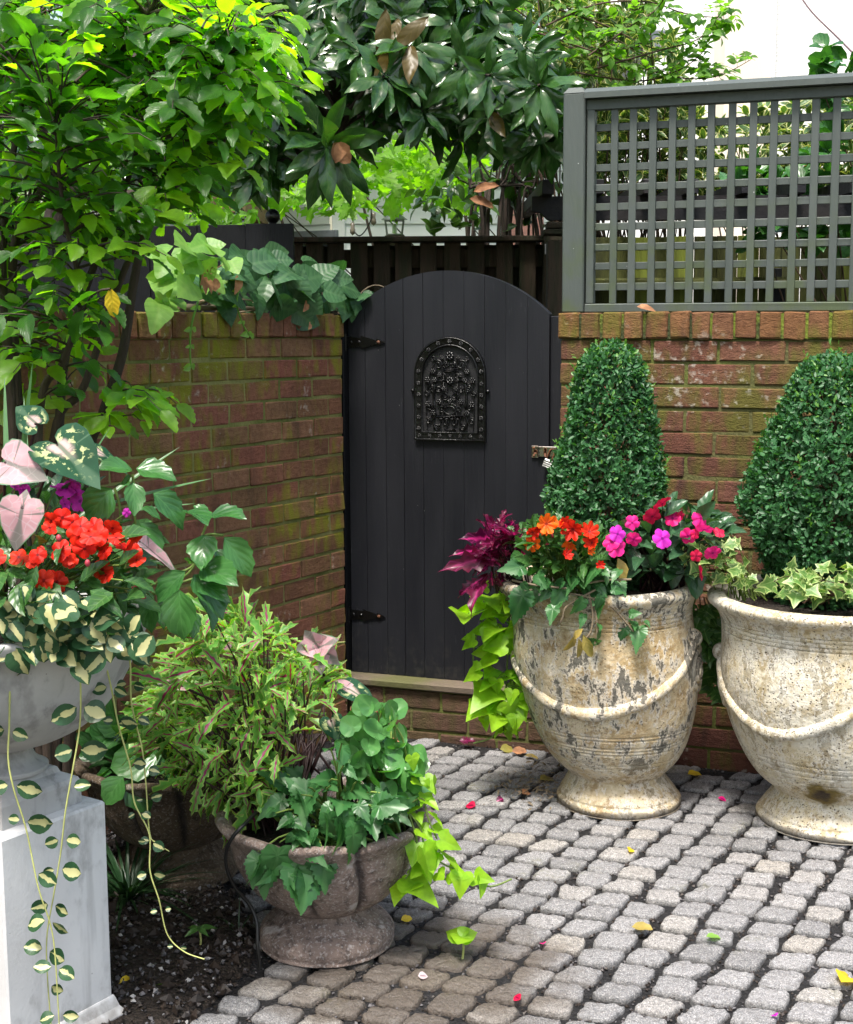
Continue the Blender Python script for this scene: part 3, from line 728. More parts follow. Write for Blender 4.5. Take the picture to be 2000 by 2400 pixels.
_, zt, _ = onplane(WM, 1305, 733); _, zb, _ = onplane(WM, 1305, 795)
RZ = zt
rw = thing('brick_wall', 'red brick garden wall with mossy coping behind the clipped box trees', 'brick wall', L2W(WM, (1., .1, 0)))
mb = MB(WM); brickwork(mb, .0, 3.0, zb, 20, .207, .0735); mb.build('brickwork', [M['brick_red'], M['mortar']], rw, False)
mb = MB(WM); coping(mb, -.006, 3.0, zb + .001, zt - zb, .0715, -.012, .215); mb.build('coping', [M['brick_cope'], M['mortar_moss']], rw, False)
_, zt, _ = onplane(LM, 795, 739); _, zb, _ = onplane(LM, 795, 791)
LZ = zt
lw = thing('brick_wall', 'dark brown brick wall with green algae left of the gate', 'brick wall', L2W(LM, (-1.2, .1, 0)))
mb = MB(LM); brickwork(mb, -4.2, .0, zb, 22, .183, .067); mb.build('brickwork', [M['brick_dark'], M['mortar_pale']], lw, False)
mb = MB(LM); coping(mb, -4.2, .004, zb + .001, zt - zb, .072, -.010, .215, gap=.006); mb.build('coping', [M['brick_dark'], M['mortar']], lw, False)
# doorstep
sx0, sx1 = -.80, -.003
_, zs, _ = onplane(WM, 990, 1602, -.012)
st = thing('doorstep', 'low brick step with a worn stone sill under the gate', 'doorstep', L2W(WM, (-.4, .1, 0)))
mb = MB(WM); brickwork(mb, sx0 - .05, sx1, zs - .026, 3, .207, .0735, end=False); mb.build('brickwork', [M['brick_step'], M['mortar']], st, False)
mb = MB(WM); rbox(mb, ((sx0 + sx1) / 2 - .02, .08, zs - .012), (sx1 - sx0 + .04, .19, .027), .005, .5, .0007); mb.build('sill', M['sill'], st, False)

# ------------------------------------------------------------------ gate
GO = .06
gl, gr = onplane(WM, 819, 1000, GO)[0], onplane(WM, 1287, 1000, GO)[0]
zbot = onplane(WM, 990, 1587, GO)[1]; zap = onplane(WM, 1048, 634, GO)[1]; zsp = onplane(WM, 1287, 737, GO)[1]
gate = thing('garden_gate', 'black arched plank gate with an ornate iron grille', 'gate', L2W(WM, ((gl + gr) / 2, GO, zbot)))
gc, hw = (gl + gr) / 2, (gr - gl) / 2; sag = zap - zsp; GR = (hw * hw + sag * sag) / (2 * sag)
def archz(s): return zap - GR + math.sqrt(max(GR * GR - (s - gc) ** 2, 0))
mb = MB(WM)
gpx = [819, 858, 905, 947, 993, 1040, 1088, 1136, 1185, 1236, 1287]
gs = [onplane(WM, x, 1000, GO)[0] for x in gpx]
for a, b in zip(gs[:-1], gs[1:]):
    g = rng.uniform(.0002, .0011); n = 8; xs = np.linspace(a + g, b - g, n + 1); V = []; y = GO + rng.normal(0, .0006)
    for yy in (y, y + .038):
        for x in xs: V.append((x, yy, zbot + rng.normal(0, .0006)))
        for x in xs: V.append((x, yy, archz(x)))
    N1 = n + 1; F = []
    for i in range(n):
        F += [(i, i + 1, N1 + i + 1, N1 + i), (2 * N1 + i + 1, 2 * N1 + i, 3 * N1 + i, 3 * N1 + i + 1), (N1 + i, N1 + i + 1, 3 * N1 + i + 1, 3 * N1 + i), (i + 1, i, 2 * N1 + i, 2 * N1 + i + 1)]
    F += [(0, N1, 3 * N1, 2 * N1), (n, 2 * N1 + n, 3 * N1 + n, N1 + n)]
    mb.add(V, F, rnd=rng.random())
mb.build('plank_panel', M['gate'], gate, False)
for z in (zbot + .2, zbot + .72, zsp - .12): mb = MB(WM); box(mb, (gl + .02, GO + .0385, z), (gr - .02, GO + .065, z + .09)); mb.build('back_brace', M['gate'], gate, False)

# cast iron grille
gx = onplane(WM, 1058, 900, GO)[0]; ga = onplane(WM, 974, 1000, GO)[0]; gb = onplane(WM, 1141, 1000, GO)[0]
gz0 = onplane(WM, 1058, 1033, GO)[1]; gz1 = onplane(WM, 1053, 789, GO)[1]; gw = (gb - ga) / 2; gx = (ga + gb) / 2
spz = gz1 - gw
grille = thing('grille', None, None, L2W(WM, (gx, GO, gz0))); attach(grille, gate)
def garch(w, zlow, top, n=20):
    pts = [(gx - w, zlow)] + [(gx + w * math.cos(a), spz + (top - spz) * math.sin(a)) for a in np.linspace(PI, 0, n)] + [(gx + w, zlow)]
    return pts
mb = MB(WM)
n = len(garch(1, 0, 1))
for (w0, t0, y0), (w1, t1, y1), in (((gw, 0, -.002), (gw, 0, -.012)), ((gw, 0, -.012), (gw - .030, .030, -.009)), ((gw - .030, .030, -.009), (gw - .030, .030, -.002))):
    A = garch(w0, gz0 + t0, gz1 - t0); B = garch(w1, gz0 + t1, gz1 - t1)
    V = [(x, GO + y0, z) for x, z in A] + [(x, GO + y1, z) for x, z in B]
    mb.add(V, [(i, n + i, n + (i + 1) % n, (i + 1) % n) for i in range(n)])
for w, t in ((gw - .004, .004), (gw - .028, .028)):
    A = garch(w, gz0 + t, gz1 - t); tube(mb, [(x, GO - .012, z) for x, z in A], .0026, 6, closed=True)
def rosette(mb, s, z, r, y, pet=8):
    for k in range(pet):
        a = k * 2 * PI / pet; c = (s + .62 * r * math.cos(a), y, z + .62 * r * math.sin(a))
        ball(mb, c, r * .40, 6, 4, sq=(1, .8, 1))
    ball(mb, (s, y - r * .15, z), r * .34, 8, 5)
for a in np.linspace(PI * .97, PI * .03, 9): rosette(mb, gx + (gw - .016) * math.cos(a), spz + (gw - .016) * math.sin(a), .0085, GO - .011)
for z in np.linspace(spz - .03, gz0 + .04, 5):
    for sg in (-1, 1): rosette(mb, gx + sg * (gw - .016), z, .0085, GO - .011)
for x in np.linspace(-1, 1, 7): rosette(mb, gx + x * (gw - .018), gz0 + .016, .0075, GO - .011)
for sg in (-1, 1):
    ball(mb, (gx + sg * (gw + .006), GO - .006, spz + -.055), .007, 8, 6)
mb.build('border', M['iron'], grille)
mb = MB(WM); A = garch(gw - .026, gz0 + .026, gz1 - .026)
mb.add([(x, GO - .0022, z) for x, z in A], [list(range(len(A)))[::-1]]); mb.build('backing', M['grille_back'], grille, False)
mb = MB(WM); iw = gw - .03; y = GO - .006
def tb(pts, r=.0024, sm=5): tube(mb, [(gx + x * iw, y + rng.normal(0, .0008), z) for x, z in catmull(pts, sm)], r, 5)
hz = lambda k: gz0 + .03 + k * (gz1 - gz0 - .06)
def spiral(cx, cz, r, turns, a0, sg, n=18):
    return [(cx + sg * r * (1 - .8 * i / n) * math.cos(a0 + turns * 2 * PI * i / n) / iw, cz + r * (1 - .8 * i / n) * math.sin(a0 + turns * 2 * PI * i / n)) for i in range(n + 1)]
for sg in (-1, 1):
    for x in (.12, .34, .60, .84): tb([(sg * x, hz(.02)), (sg * (x + .03), hz(.3)), (sg * (x - .05), hz(.6)), (sg * x * .72, hz(.9 - .15 * x))], .0019)
    for cx, cz, r, a0 in ((.17, .12, .017, 0), (.48, .06, .012, 2), (.8, .13, .012, 1), (.18, .42, .016, 3.), (.42, .78, .017, 0), (.30, .27, .014, 2.), (.75, .3, .013, 4), (.66, .50, .012, 1), (.24, .65, .012, 5), (.85, .45, .010, 2), (.60, .85, .010, 3), (.12, .78, .010, 0), (.42, .5, .011, 4)):
        tb([(sg * cx + (p[0] if sg > 0 else -p[0]), p[1]) for p in spiral(0, hz(cz), r, 1.6, a0, 1)], .0021, 2)
    for (x, z, r) in ((.62, .70, .0105), (.82, .60, .0115), (.55, .60, .0100), (.38, .66, .009), (.40, .35, .0105), (.80, .32, .0115), (.62, .22, .011), (.22, .50, .009), (.30, .86, .008)): rosette(mb, gx + sg * x * iw, hz(z), r, y - .003, 6)
    tb([(sg * .95, hz(.45)), (sg * .7, hz(.55)), (sg * .45, hz(.62))], .002); tb([(sg * .55, hz(.55)), (sg * .6, hz(.4)), (sg * .55, hz(.28))], .0045)
    tb([(sg * .52, hz(.22)), (sg * .62, hz(.12)), (sg * .5, hz(.02))], .004)
rosette(mb, gx, hz(.88), .0165, y - .003, 8); rosette(mb, gx, hz(.595), .0145, y - .003, 8); rosette(mb, gx, hz(.36), .009, y - .003, 6)
tube(mb, [(gx + .026 * math.cos(a), y - .002, hz(.27) + .018 * math.sin(a)) for a in np.linspace(0, 2 * PI, 16)[:-1]], .002, 5, closed=True)
tube(mb, [(gx + .019 * math.cos(a), y - .002, hz(.25) + .015 * math.sin(a)) for a in np.linspace(0, 2 * PI, 16)[:-1]], .002, 5, closed=True)
for x0, x1, z in ((-.28, .28, .73), (-.45, -.12, .60), (.12, .45, .60), (-.5, .5, .185), (-.22, .22, .03), (-.28, .28, .71)):
    rbox(mb, (gx + (x0 + x1) / 2 * iw, y - .001, hz(z)), ((x1 - x0) * iw, .006, .005), .001)
for x in (-.3, -.1, .1, .3): rbox(mb, (gx + x * iw, y - .001, hz(.165)), (.018, .006, .010), .001)
for x in (-.25, .25):
    rbox(mb, (gx + x * iw, y, hz(.40)), (.004, .006, .17), .001)
    rbox(mb, (gx + x * iw, y, hz(.745)), (.012, .006, .011), .001)
mb.build('scrollwork', M['iron'], grille)

def hinge(pz):
    zc = onplane(WM, 850, pz, GO)[1]; s1 = onplane(WM, 904, pz, GO)[0]; s0 = gl - .012
    h = thing('hinge', None, None, L2W(WM, (gl, GO, zc))); attach(h, gate)
    mb = MB(WM); L = s1 - s0
    out = [(0, .021), (.40, .014), (.42, .022), (.78, .006), (.80, .012), (1., 0), (.80, -.012), (.78, -.006), (.42, -.022), (.40, -.014), (0, -.021)]
    V = [(s0 + a * L, GO - .0022, zc + b) for a, b in out] + [(s0 + a * L, GO - .0062, zc + b) for a, b in out]; n = len(out)
    F = [(i, (i + 1) % n, n + (i + 1) % n, n + i) for i in range(n)]
    # strap face as a strip so the notched outline stays whole
    for i in range(5):
        j = n - 1 - i
        F.append((n + i, n + i + 1, n + j - 1, n + j) if i < 4 else (n + 4, n + 5, n + 6))
    mb.add(V, F); mb.build('strap', M['iron'], h, False)
    mb = MB(WM); rbox(mb, (gl - .020, GO - .008, zc), (.020, .012, .075), .003); tube(mb, [(gl - .006, GO - .011, zc - .03), (gl - .006, GO - .011, zc + .03)], .006, 8); mb.build('knuckle', M['iron'], h, False)
    for a in (.16, .36, .84):
        mb = MB(WM); ball(mb, (s0 + a * L, GO - .0065, zc), .0065, 10, 6, sq=(1, .6, 1)); mb.build('bolt', M['rust'] if a == .84 else M['iron'], h)
hinge(802); hinge(1441)
# hasp and lock
hs = thing('hasp', None, None, L2W(WM, (gr - .03, GO, onplane(WM, 1270, 1058, GO)[1]))); attach(hs, gate)
sh0 = onplane(WM, 1247, 1058, GO)[0]; sh1 = onplane(WM, 1308, 1058, GO)[0]; zh = onplane(WM, 1270, 1059, GO)[1]
mb = MB(WM); rbox(mb, ((sh0 + sh1) / 2 + .012, GO - .009, zh + .002), (sh1 - sh0 - .026, .006, .034), .002); rbox(mb, (sh0 + .012, GO - .004, zh), (.024, .005, .040), .0015)
for k in (-.011, 0., .011): tube(mb, [(sh0 + .026, GO - .010, zh + k - .005), (sh0 + .026, GO - .010, zh + k + .0045)], .0052, 8)
mb.build('plate', M['steel'], hs, False)
mb = MB(WM)
for k in (-.013, .013): mb = MB(WM); ball(mb, (sh0 + .009, GO - .0068, zh + k), .0045, 8, 5); mb.build('screw', M['rust'], hs)
for a_, b_ in (((sh0 + .050, GO - .013, zh), (.010, .004, .030)), ((sh0 + .014, GO - .0072, zh), (.012, .003, .014))): mb = MB(WM); rbox(mb, a_, b_, .001); mb.build('rusty_pin', M['rust'], hs)
lk = thing('padlock', 'small silver padlock hanging from the hasp of the gate', 'padlock', L2W(WM, (sh1 - .014, GO - .02, zh - .05)))
c0 = np.array([sh1 - .016, GO - .018, zh]); Rl = np.array(Matrix.Rotation(.35, 3, 'Y'))
mb = MB(WM); tube(mb, [c0 + Rl @ np.array([x, 0, z]) for x, z in catmull([(-.009, -.026), (-.009, .0), (-.006, .009), (0, .012), (.006, .009), (.009, 0), (.009, -.026)], 4)], .0028, 7); mb.build('shackle', M['rust'], lk)
mb = MB(WM); rbox(mb, c0 + Rl @ np.array([0, 0, -.040]), (.030, .014, .030), .003, rot=Rl)
for k in range(4): rbox(mb, c0 + Rl @ np.array([0, -.0072, -.030 - k * .007]), (.028, .002, .003), .0008, rot=Rl)
mb.build('lock_body', M['lock'], lk, False)
# posts at either side of the gate
jp = onplane(WM, 799, 1000, .02)[0]
mb = MB(WM); zt_ = onplane(WM, 806, 745, .02)[1]
rbox(mb, ((jp + gl - .004) / 2, .085, (zt_ + zs) / 2), (gl - .004 - jp, .12, zt_ - zs), .004, .5, .0006)
o = mb.build('gate_post', M['black_wood'], None, False); tag(o, 'narrow black hinge post between the dark brick wall and the gate', 'post')
p0, p1 = onplane(WM, 1290, 1000, .09)[0], -.004
mb = MB(WM); zt_ = onplane(WM, 1298, 741, .05)[1]
rbox(mb, ((p0 + p1) / 2, .125, (zt_ + zs) / 2), (p1 - p0, .09, zt_ - zs), .003, .8, .0006)
o = mb.build('gate_post', M['gate'], None, False); tag(o, 'slate grey latch post between the gate and the red brick wall', 'post')

# ------------------------------------------------------------------ trellis on the right wall
TO = .05
tr = thing('trellis_panel', 'grey green square lattice trellis standing on the red brick wall', 'trellis', L2W(WM, (1., .08, RZ)))
q0 = onplane(WM, 1317, 700, TO - .02)[0]; q1 = onplane(WM, 1369, 500, TO - .02)[0]; zpt = onplane(WM, 1340, 209, TO - .02)[1]
mb = MB(WM); pw = q1 - q0
rbox(mb, ((q0 + q1) / 2, TO - .02 + .04, (RZ + zpt - .012) / 2), (pw, .08, zpt - .012 - RZ), .004, .6)
V = [(q0 - .0, TO - .02, zpt - .012), (q1, TO - .02, zpt - .012), (q1, TO + .06, zpt - .012), (q0, TO + .06, zpt - .012)]
V += [(q0 + .014, TO - .006, zpt + .006), (q1 - .014, TO - .006, zpt + .006), (q1 - .014, TO + .046, zpt + .006), (q0 + .014, TO + .046, zpt + .006)]
mb.add(V, [(0, 1, 5, 4), (1, 2, 6, 5), (2, 3, 7, 6), (3, 0, 4, 7), (4, 5, 6, 7)], rnd=.6)
mb.build('post', M['trellis'], tr, False)
T_END = q1 + 24 * .066
zc1 = onplane(WM, 1385, 208, TO)[1]; zc2 = onplane(WM, 1385, 233, TO)[1]; zf = onplane(WM, 1385, 258, TO)[1]; zbr = onplane(WM, 1385, 712, TO)[1]
mb = MB(WM)
prof = [(TO - .034, zc2), (TO - .034, zc2 + .018), (TO - .008, zc1), (TO + .052, zc1), (TO + .07, zc2 + .018), (TO + .07, zc2)]
V = [(q1 + .001, a, b) for a, b in prof] + [(T_END, a, b) for a, b in prof]
mb.add(V, [(i, (i + 1) % 6, 6 + (i + 1) % 6, 6 + i)[::-1] for i in range(6)] + [tuple(range(6)), tuple(range(11, 5, -1))], rnd=.7)
mb.build('cap_rail', M['trellis'], tr, False)
mb = MB(WM); rbox(mb, ((q1 + T_END) / 2, TO + .013, (zc2 + zf) / 2 - .001), (T_END - q1 - .002, .036, zc2 - zf), .002, .4); mb.build('top_rail', M['trellis'], tr, False)
mb = MB(WM); rbox(mb, ((q1 + T_END) / 2, TO + .012, (zbr + RZ) / 2), (T_END - q1 - .002, .045, zbr - RZ), .003, .2, .0006); mb.build('bottom_rail', M['trellis'], tr, False)
mb = MB(WM); st1 = onplane(WM, 1393, 500, TO)[0]
rbox(mb, ((q1 + st1) / 2 + .002, TO + .012, (zbr + zf) / 2), (st1 - q1 - .004, .034, zf - zbr - .002), .002, .8); mb.build('stile', M['trellis'], tr, False)
mb = MB(WM)
vpx = [430, 530, 640, 742, 850, 958, 1072, 1185, 1295, 1410, 1520, 1640]
vs = [onplane(WM, 1250 + a * .42857 + 3, 500, TO)[0] for a in vpx]; dv = (vs[-1] - vs[0]) / (len(vs) - 1)
vs = vs + [vs[-1] + dv * (k + 1) for k in range(10) if vs[-1] + dv * (k + 1) < T_END]
for s in vs: rbox(mb, (s + rng.normal(0, .0012), TO + .008, (zf + zbr) / 2), (.0232, .010, zf - zbr - .001), .0015, rng.random(), .0004)
mb.build('upright_slats', M['trellis'], tr, False)
mb = MB(WM)
for yy in (695, 803, 915, 1025, 1135, 1240, 1350, 1455, 1567):
    z = onplane(WM, 1400, yy * .42857, TO)[1]
    rbox(mb, ((st1 + T_END) / 2, TO + .0185, z + rng.normal(0, .0008)), (T_END - st1, .0095, .0232), .0015, rng.random(), .0004)
mb.build('cross_slats', M['trellis'], tr, False)

# ------------------------------------------------------------------ things beyond the walls
def flatbox(mb, px0, px1, py0, py1, y, dep=.03, rnd=None, b=.004, jit=0., m=0):
    a = at(px0, py1, y); c = at(px1, py0, y)
    rbox(mb, ((a[0] + c[0]) / 2, y + dep / 2, (a[2] + c[2]) / 2), (c[0] - a[0], dep, c[2] - a[2]), b, rng.random() if rnd is None else rnd, jit, m)
fe = thing('board_fence', 'weathered dark brown slat fence right behind the gate', 'fence', (.1, 6.0, 0))
FY = 6.0; zft = at(1000, 556, FY)[2]
mb = MB(); rbox(mb, (-.14, FY + .02, zft - .009), (1.62, .11, .022), .004, .4, .001); mb.build('cap_rail', M['fence_brown'], fe, False)
mb = MB(); rbox(mb, (-.14, FY + .044, zft - .085), (1.60, .03, .075), .003, .9, .001); mb.build('rail', M['fence_brown'], fe, False); mb = MB(); rbox(mb, (-.14, FY + .044, .5), (1.60, .03, .075), .003, .5); mb.build('rail', M['fence_brown'], fe, False)
mb = MB()
for x in (690, 737, 787, 842, 895, 946, 1004, 1061, 1116, 1183, 1237): 
    c = at(x, 600, FY); rbox(mb, (c[0], FY + .014, (zft - .021) / 2 + .03), (.069, .022, zft - .021 - .06), .002, rng.random(), .0008)
for x in (660, 714, 763, 868, 920, 975, 1034, 1090, 1150, 1210, 1262): 
    c = at(x, 600, FY + .07); rbox(mb, (c[0], FY + .073, (zft - .03) / 2 + .03), (.05 if x < 960 else .07, .02, zft - .03 - .06), .002, rng.random(), .0008)
mb.build('slat_panel', M['fence_brown'], fe, False)
mb = MB(); c = at(1296, 540, FY - .03); rbox(mb, (c[0], FY - .01, c[2] / 2), (.075, .09, c[2]), .005, .3, .001); mb.build('post', M['fence_brown'], fe, False)
mb = MB(); flatbox(mb, 1277, 1286, 572, 596, FY - .062, .004); flatbox(mb, 1286, 1292, 576, 590, FY - .062, .004); mb.build('bracket', M['galv'], fe, False)
# black panel with ball
bf = thing('panel_fence', 'solid black board panel with a ball finial behind the wall vine', 'fence', (-.9, 5.25, 0))
BY = 5.25; mb = MB()
xr = at(688, 530, BY)[0]; zr = at(690, 524, BY)[2]
x = xr
for k in range(14):
    w = .175; rbox(mb, (x - w / 2, BY + .02, zr / 2 - .001 * k), (w - .0012, .036, zr - .004 * k), .0015, rng.random(), .0004); x -= w
mb.build('board_panel', M['black_wood'], bf, False)
c = at(641, 508, BY + .11); mb = MB(); rbox(mb, (c[0], BY + .088, c[2] / 2 - .03), (.09, .09, c[2] - .035), .004); mb.build('post', M['black_wood'], bf, False)
mb = MB(); ball(mb, (c[0], BY + .088, c[2]), .0275, 20, 14); lathe_c = [(.0135, -.035), (.013, -.022)]
t2 = MB(frame((c[0], BY + .088, c[2]), [1, 0, 0], [0, 1, 0], [0, 0, 1])); lathe(t2, [(.024, -.036), (.024, -.030), (.013, -.026), (.014, -.018)], 16)
mb.V += t2.V; mb.F += [(f + mb.n, m) for f, m in t2.F]; mb.U += t2.U; mb.R += t2.R; mb.E += t2.E; mb.n += t2.n
mb.build('ball_finial', M['iron'], bf)
# pergola
pg = thing('pergola', 'black pergola with a shaped beam end behind the trellis', 'pergola', (1.0, 5.5, 0))
PY = 5.5; mb = MB()
zt_, zb_ = at(1500, 459, PY)[2], at(1500, 515, PY)[2]; xl = at(1247, 480, PY)[0]; hb = zt_ - zb_
out = [(xl, zt_ - .03), (xl + .0, zt_ - .055), (xl + .035, zt_ - .06), (xl + .06, zt_ - .085), (xl + .07, zb_ + .0), (4.2, zb_), (4.2, zt_), (xl, zt_)]
n = len(out); V = [(a, PY, b) for a, b in out] + [(a, PY + .045, b) for a, b in out]
mb.add(V, [tuple(range(n)), tuple(range(2 * n - 1, n - 1, -1))] + [(i, n + i, n + (i + 1) % n, (i + 1) % n) for i in range(n)])
mb.build('beam', M['pergola'], pg, False)
for px in (1280, 1395, 1513, 1612, 1738, 1860, 1990):
    mb = MB(); c = at(px, 450, PY); rbox(mb, (c[0], PY + .55, zt_ + .026), (.045, 1.3, .055), .003, rng.random(), .001); mb.build('rafter', M['pergola'], pg, False)
mb = MB(); c = at(1306, 530, PY); rbox(mb, (c[0] + .01, PY + .03, zb_ / 2 - .035), (.09, .09, zb_ - .08), .004, .3); rbox(mb, (c[0] + .01, PY + .03, zb_ - .045), (.125, .125, .022), .004, .3, .0015); rbox(mb, (c[0] + .01, PY + .03, zb_ - .02), (.10, .10, .024), .004, .3, .001)
mb.build('post', M['fence_brown'], pg, False)
# mossy fence
mf = thing('board_fence', 'mossy yellow green board fence seen through the trellis', 'fence', (1.6, 6.2, 0))
MY = 6.2; px = 1330; zt1 = at(1500, 556, MY)[2]; zt2 = at(1900, 531, MY)[2]; mbs = {0: MB(), 1: MB()}; x = .62; 
while x < 3.6:
    w = rng.uniform(.085, .10); z = zt1 if x < 1.44 else zt2
    rbox(mbs[1 if (x > 1.6 and rng.random() < .4) or rng.random() < .1 else 0], (x + w / 2, MY, z / 2), (w - .004, .02, z + rng.normal(0, .004)), .002, rng.random(), .001); x += w
rbox(mbs[0], (2.1, MY + .02, .6), (2.9, .018, .08), .002); rbox(mbs[0], (2.1, MY + .02, 1.2), (2.9, .018, .08), .002)
mbs[0].build('board_panel', M['fence_moss'], mf, False); mbs[1].build('new_boards', M['fence_lime'], mf, False)
mb = MB(); z = at(1500, 660, MY - .05)[2]; rbox(mb, (1.05, MY - .06, z), (.95, .09, .03), .006, .5, .002); mb.build('rail', M['fence_moss'], mf, False)
mb = MB(); c = at(1826, 640, MY - .04); rbox(mb, (c[0], MY - .03, .8), (.055, .04, 1.62 - .0), .003, .5); rbox(mb, (c[0] - .01, MY - .06, c[2] + .0), (.03, .03, .04), .003, .5); mb.build('gate_stile', M['black_wood'], mf, False)
mb = MB(); flatbox(mb, 1185, 1275, 480, 900, 8., .02, .5); o = mb.build('board_fence', M['pink_fence'], None, False); tag(o, 'faded pink boards half hidden behind the bare stems', 'fence')

# white clapboard house
hz_ = thing('clapboard_house', 'white clapboard house beyond the brown fence', 'house', (.2, 9.6, 0))
def siding(mb, M4, s0, s1, z0, z1, pitch=.115):
    k = int((z1 - z0) / pitch); V, F = [], []
    for i in range(k + 1):
        z = z0 + i * pitch
        b = len(V); V += [(s0, -.016, z), (s1, -.016, z), (s0, -.004, z + pitch), (s1, -.004, z + pitch), (s0, -.004, z), (s1, -.004, z)]
        F += [(b, b + 1, b + 3, b + 2), (b + 4, b + 5, b + 1, b)]
    m2 = MB(M4); m2.add(V, F); mb.V += m2.V; mb.F += [(f + mb.n, m) for f, m in m2.F]; mb.U += m2.U; mb.R += m2.R; mb.E += m2.E; mb.n += m2.n
HC = at(790, 500, 9.6); HC[2] = 0
HM1 = frame(HC, nrm([1, .06, 0]), nrm([-.06, 1, 0]), UP); HM2 = frame(HC, nrm([.88, -.47, 0]), nrm([.47, .88, 0]), UP)
mb = MB(); siding(mb, HM1, .05, 1.7, 0, 3.0); siding(mb, HM2, -2.2, -.05, 0, 3.0)
m2 = MB(HM1); box(m2, (0, .0, 0), (1.7, 2.5, 3.1)); mb.V += m2.V; mb.F += [(f + mb.n, m) for f, m in m2.F]; mb.U += m2.U; mb.R += m2.R; mb.E += m2.E; mb.n += m2.n
mb.build('wall', M['siding'], hz_, False)
mb = MB(HM1); rbox(mb, (.01, -.008, 1.55), (.085, .05, 3.1), .004); mb.build('corner_board', M['white_trim'], hz_, False)
mb = MB(HM2); rbox(mb, (-.45, -.03, at(700, 545, 9.4)[2]), (.95, .05, .05), .004); mb.build('window_head', M['grey_trim'], hz_, False)
mb = MB(HM2); rbox(mb, (-.45, -.02, at(700, 545, 9.4)[2] - .36), (.85, .02, .66), .004); mb.build('window', M['dark_glass'], hz_, False)
mb = MB(HM1); rbox(mb, (.0, 1.2, 3.17), (4.2, 3.4, .12), .01); mb.build('roof', M['grey_trim'], hz_, False)
sd = thing('garden_shed', 'tan timber shed with dark louvres behind the left tree', 'shed', (-1.4, 8.6, 0))
mb = MB(); flatbox(mb, 330, 575, 400, 500, 8.6, 1.2, .5); flatbox(mb, 330, 575, 530, 1000, 8.6, 1.2, .5); mb.build('wall', M['tan_wood'], sd, False)
mb = MB()
for k in range(4): flatbox(mb, 330, 575, 501 + k * 8, 506 + k * 8, 8.61, .05, .5)
mb.build('louvre', M['grey_trim'], sd, False)
mb = MB(); flatbox(mb, 330, 576, 380, 400, 8.5, 1.4, .5); mb.build('roof', M['grey_trim'], sd, False)
# lantern and string lights
LY = 7.6; ln = thing('lantern', 'small grey glass lantern in front of the white house', 'lantern', at(925, 552, LY))
c = at(925, 552, LY); w, hgt = .048, .125 
mb = MB(frame(c, [1, 0, 0], [0, 1, 0], [0, 0, 1]))
for sx in (-1, 1):
    for sy in (-1, 1): tube(mb, [(sx * w * .8, sy * w * .8, 0), (sx * w, sy * w, hgt * .62)], .0045, 4)
rbox(mb, (0, 0, .004), (w * 1.7, w * 1.7, .008), .002)
for z, k in ((.0775, 1.),): 
    for sx in (-1, 1): rbox(mb, (sx * w * k, 0, z), (.008, w * 2, .006), .001); rbox(mb, (0, sx * w * k, z), (w * 2, .008, .006), .001)
mb.build('frame', M['lantern'], ln, False)
mb = MB(frame(c, [1, 0, 0], [0, 1, 0], [0, 0, 1])); lathe(mb, [(w * 1.45, .080), (w * 1.4, .084), (.022, .115), (.020, .122), (.020, .130), (.001, .134)], 4); tube(mb, [(.012 * math.cos(a), 0, .140 + .012 * math.sin(a)) for a in np.linspace(0, 2 * PI, 13)[:-1]], .003, 5, closed=True); mb.build('hood', M['lantern'], ln, False)
mb = MB(frame(c, [1, 0, 0], [0, 1, 0], [0, 0, 1])); lathe(mb, [(.012, .008), (.012, .055), (.002, .06)], 10); mb.build('candle', M['white_trim'], ln)
mb = MB(); rbox(mb, (c[0], LY, c[2] / 2 - .001), (.1, .1, c[2] - .002), .004); o = mb.build('lantern_post', M['fence_brown'], None, False); tag(o, 'brown timber post carrying the grey lantern', 'post')
sl = thing('string_lights', 'black string of bulbs sagging across the white house', 'string lights', at(800, 480, 8.6))
pts = [(560, 428), (700, 452), (815, 488), (828, 536), (845, 552), (868, 520), (880, 470), (960, 440), (1060, 432)]
cab = catmull([at(a, b, 8.6 - i * .05) for i, (a, b) in enumerate(pts)], 6)
mb = MB(); tube(mb, cab, .004, 5); mb.build('cable', M['cable'], sl)
for a, b, yy in ((827, 538, 8.45), (876, 515, 8.35), (860, 474, 8.3), (671, 470, 8.5)):
    q = at(a, b, yy); bb = MB(frame(q, [1, 0, 0], [0, 1, 0], UP)); lathe(bb, [(.004, .04), (.012, .035), (.012, .008), (.015, 0), (.016, -.02), (.001, -.034)], 10); bb.build('bulb', M['bulb'], sl)
# far white building, upper right
wb = thing('white_building', 'tall pale building with a cream stucco pier beyond the trellis', 'building', (3.5, 13, 0))
y = 13.; zt_ = 6.5
def wallbox(mb, px0, px1, y, dep, z0=0, z1=zt_, rnd=.5):
    a, c = at(px0, 100, y)[0], at(px1, 100, y)[0]; box(mb, (a, y, z0), (c, y + dep, z1), rnd)
mb = MB(); wallbox(mb, 1380, 1700, 13.4, 3.); mb.build('side_wall', M['siding'], wb, False)
mb = MB(); wallbox(mb, 1700, 1812, 12.9, 3.); mb.build('pier', M['cream'], wb, False)
mb = MB(); wallbox(mb, 1818, 2900, 12.98, 3.); mb.build('front_wall', M['white_brick'], wb, False)
mb = MB(); wallbox(mb, 1811, 1818, 12.86, .3); mb.build('corner_board', M['white_trim'], wb, False)
mb = MB(); tube(mb, catmull([at(1855, -40, 11.), at(1900, 25, 10.4), at(1960, 85, 9.6), at(2015, 140, 9.)], 6), .006, 5); o = mb.build('overhead_wire', M['wire']); tag(o, 'thin dark wire running down across the white building', 'wire')
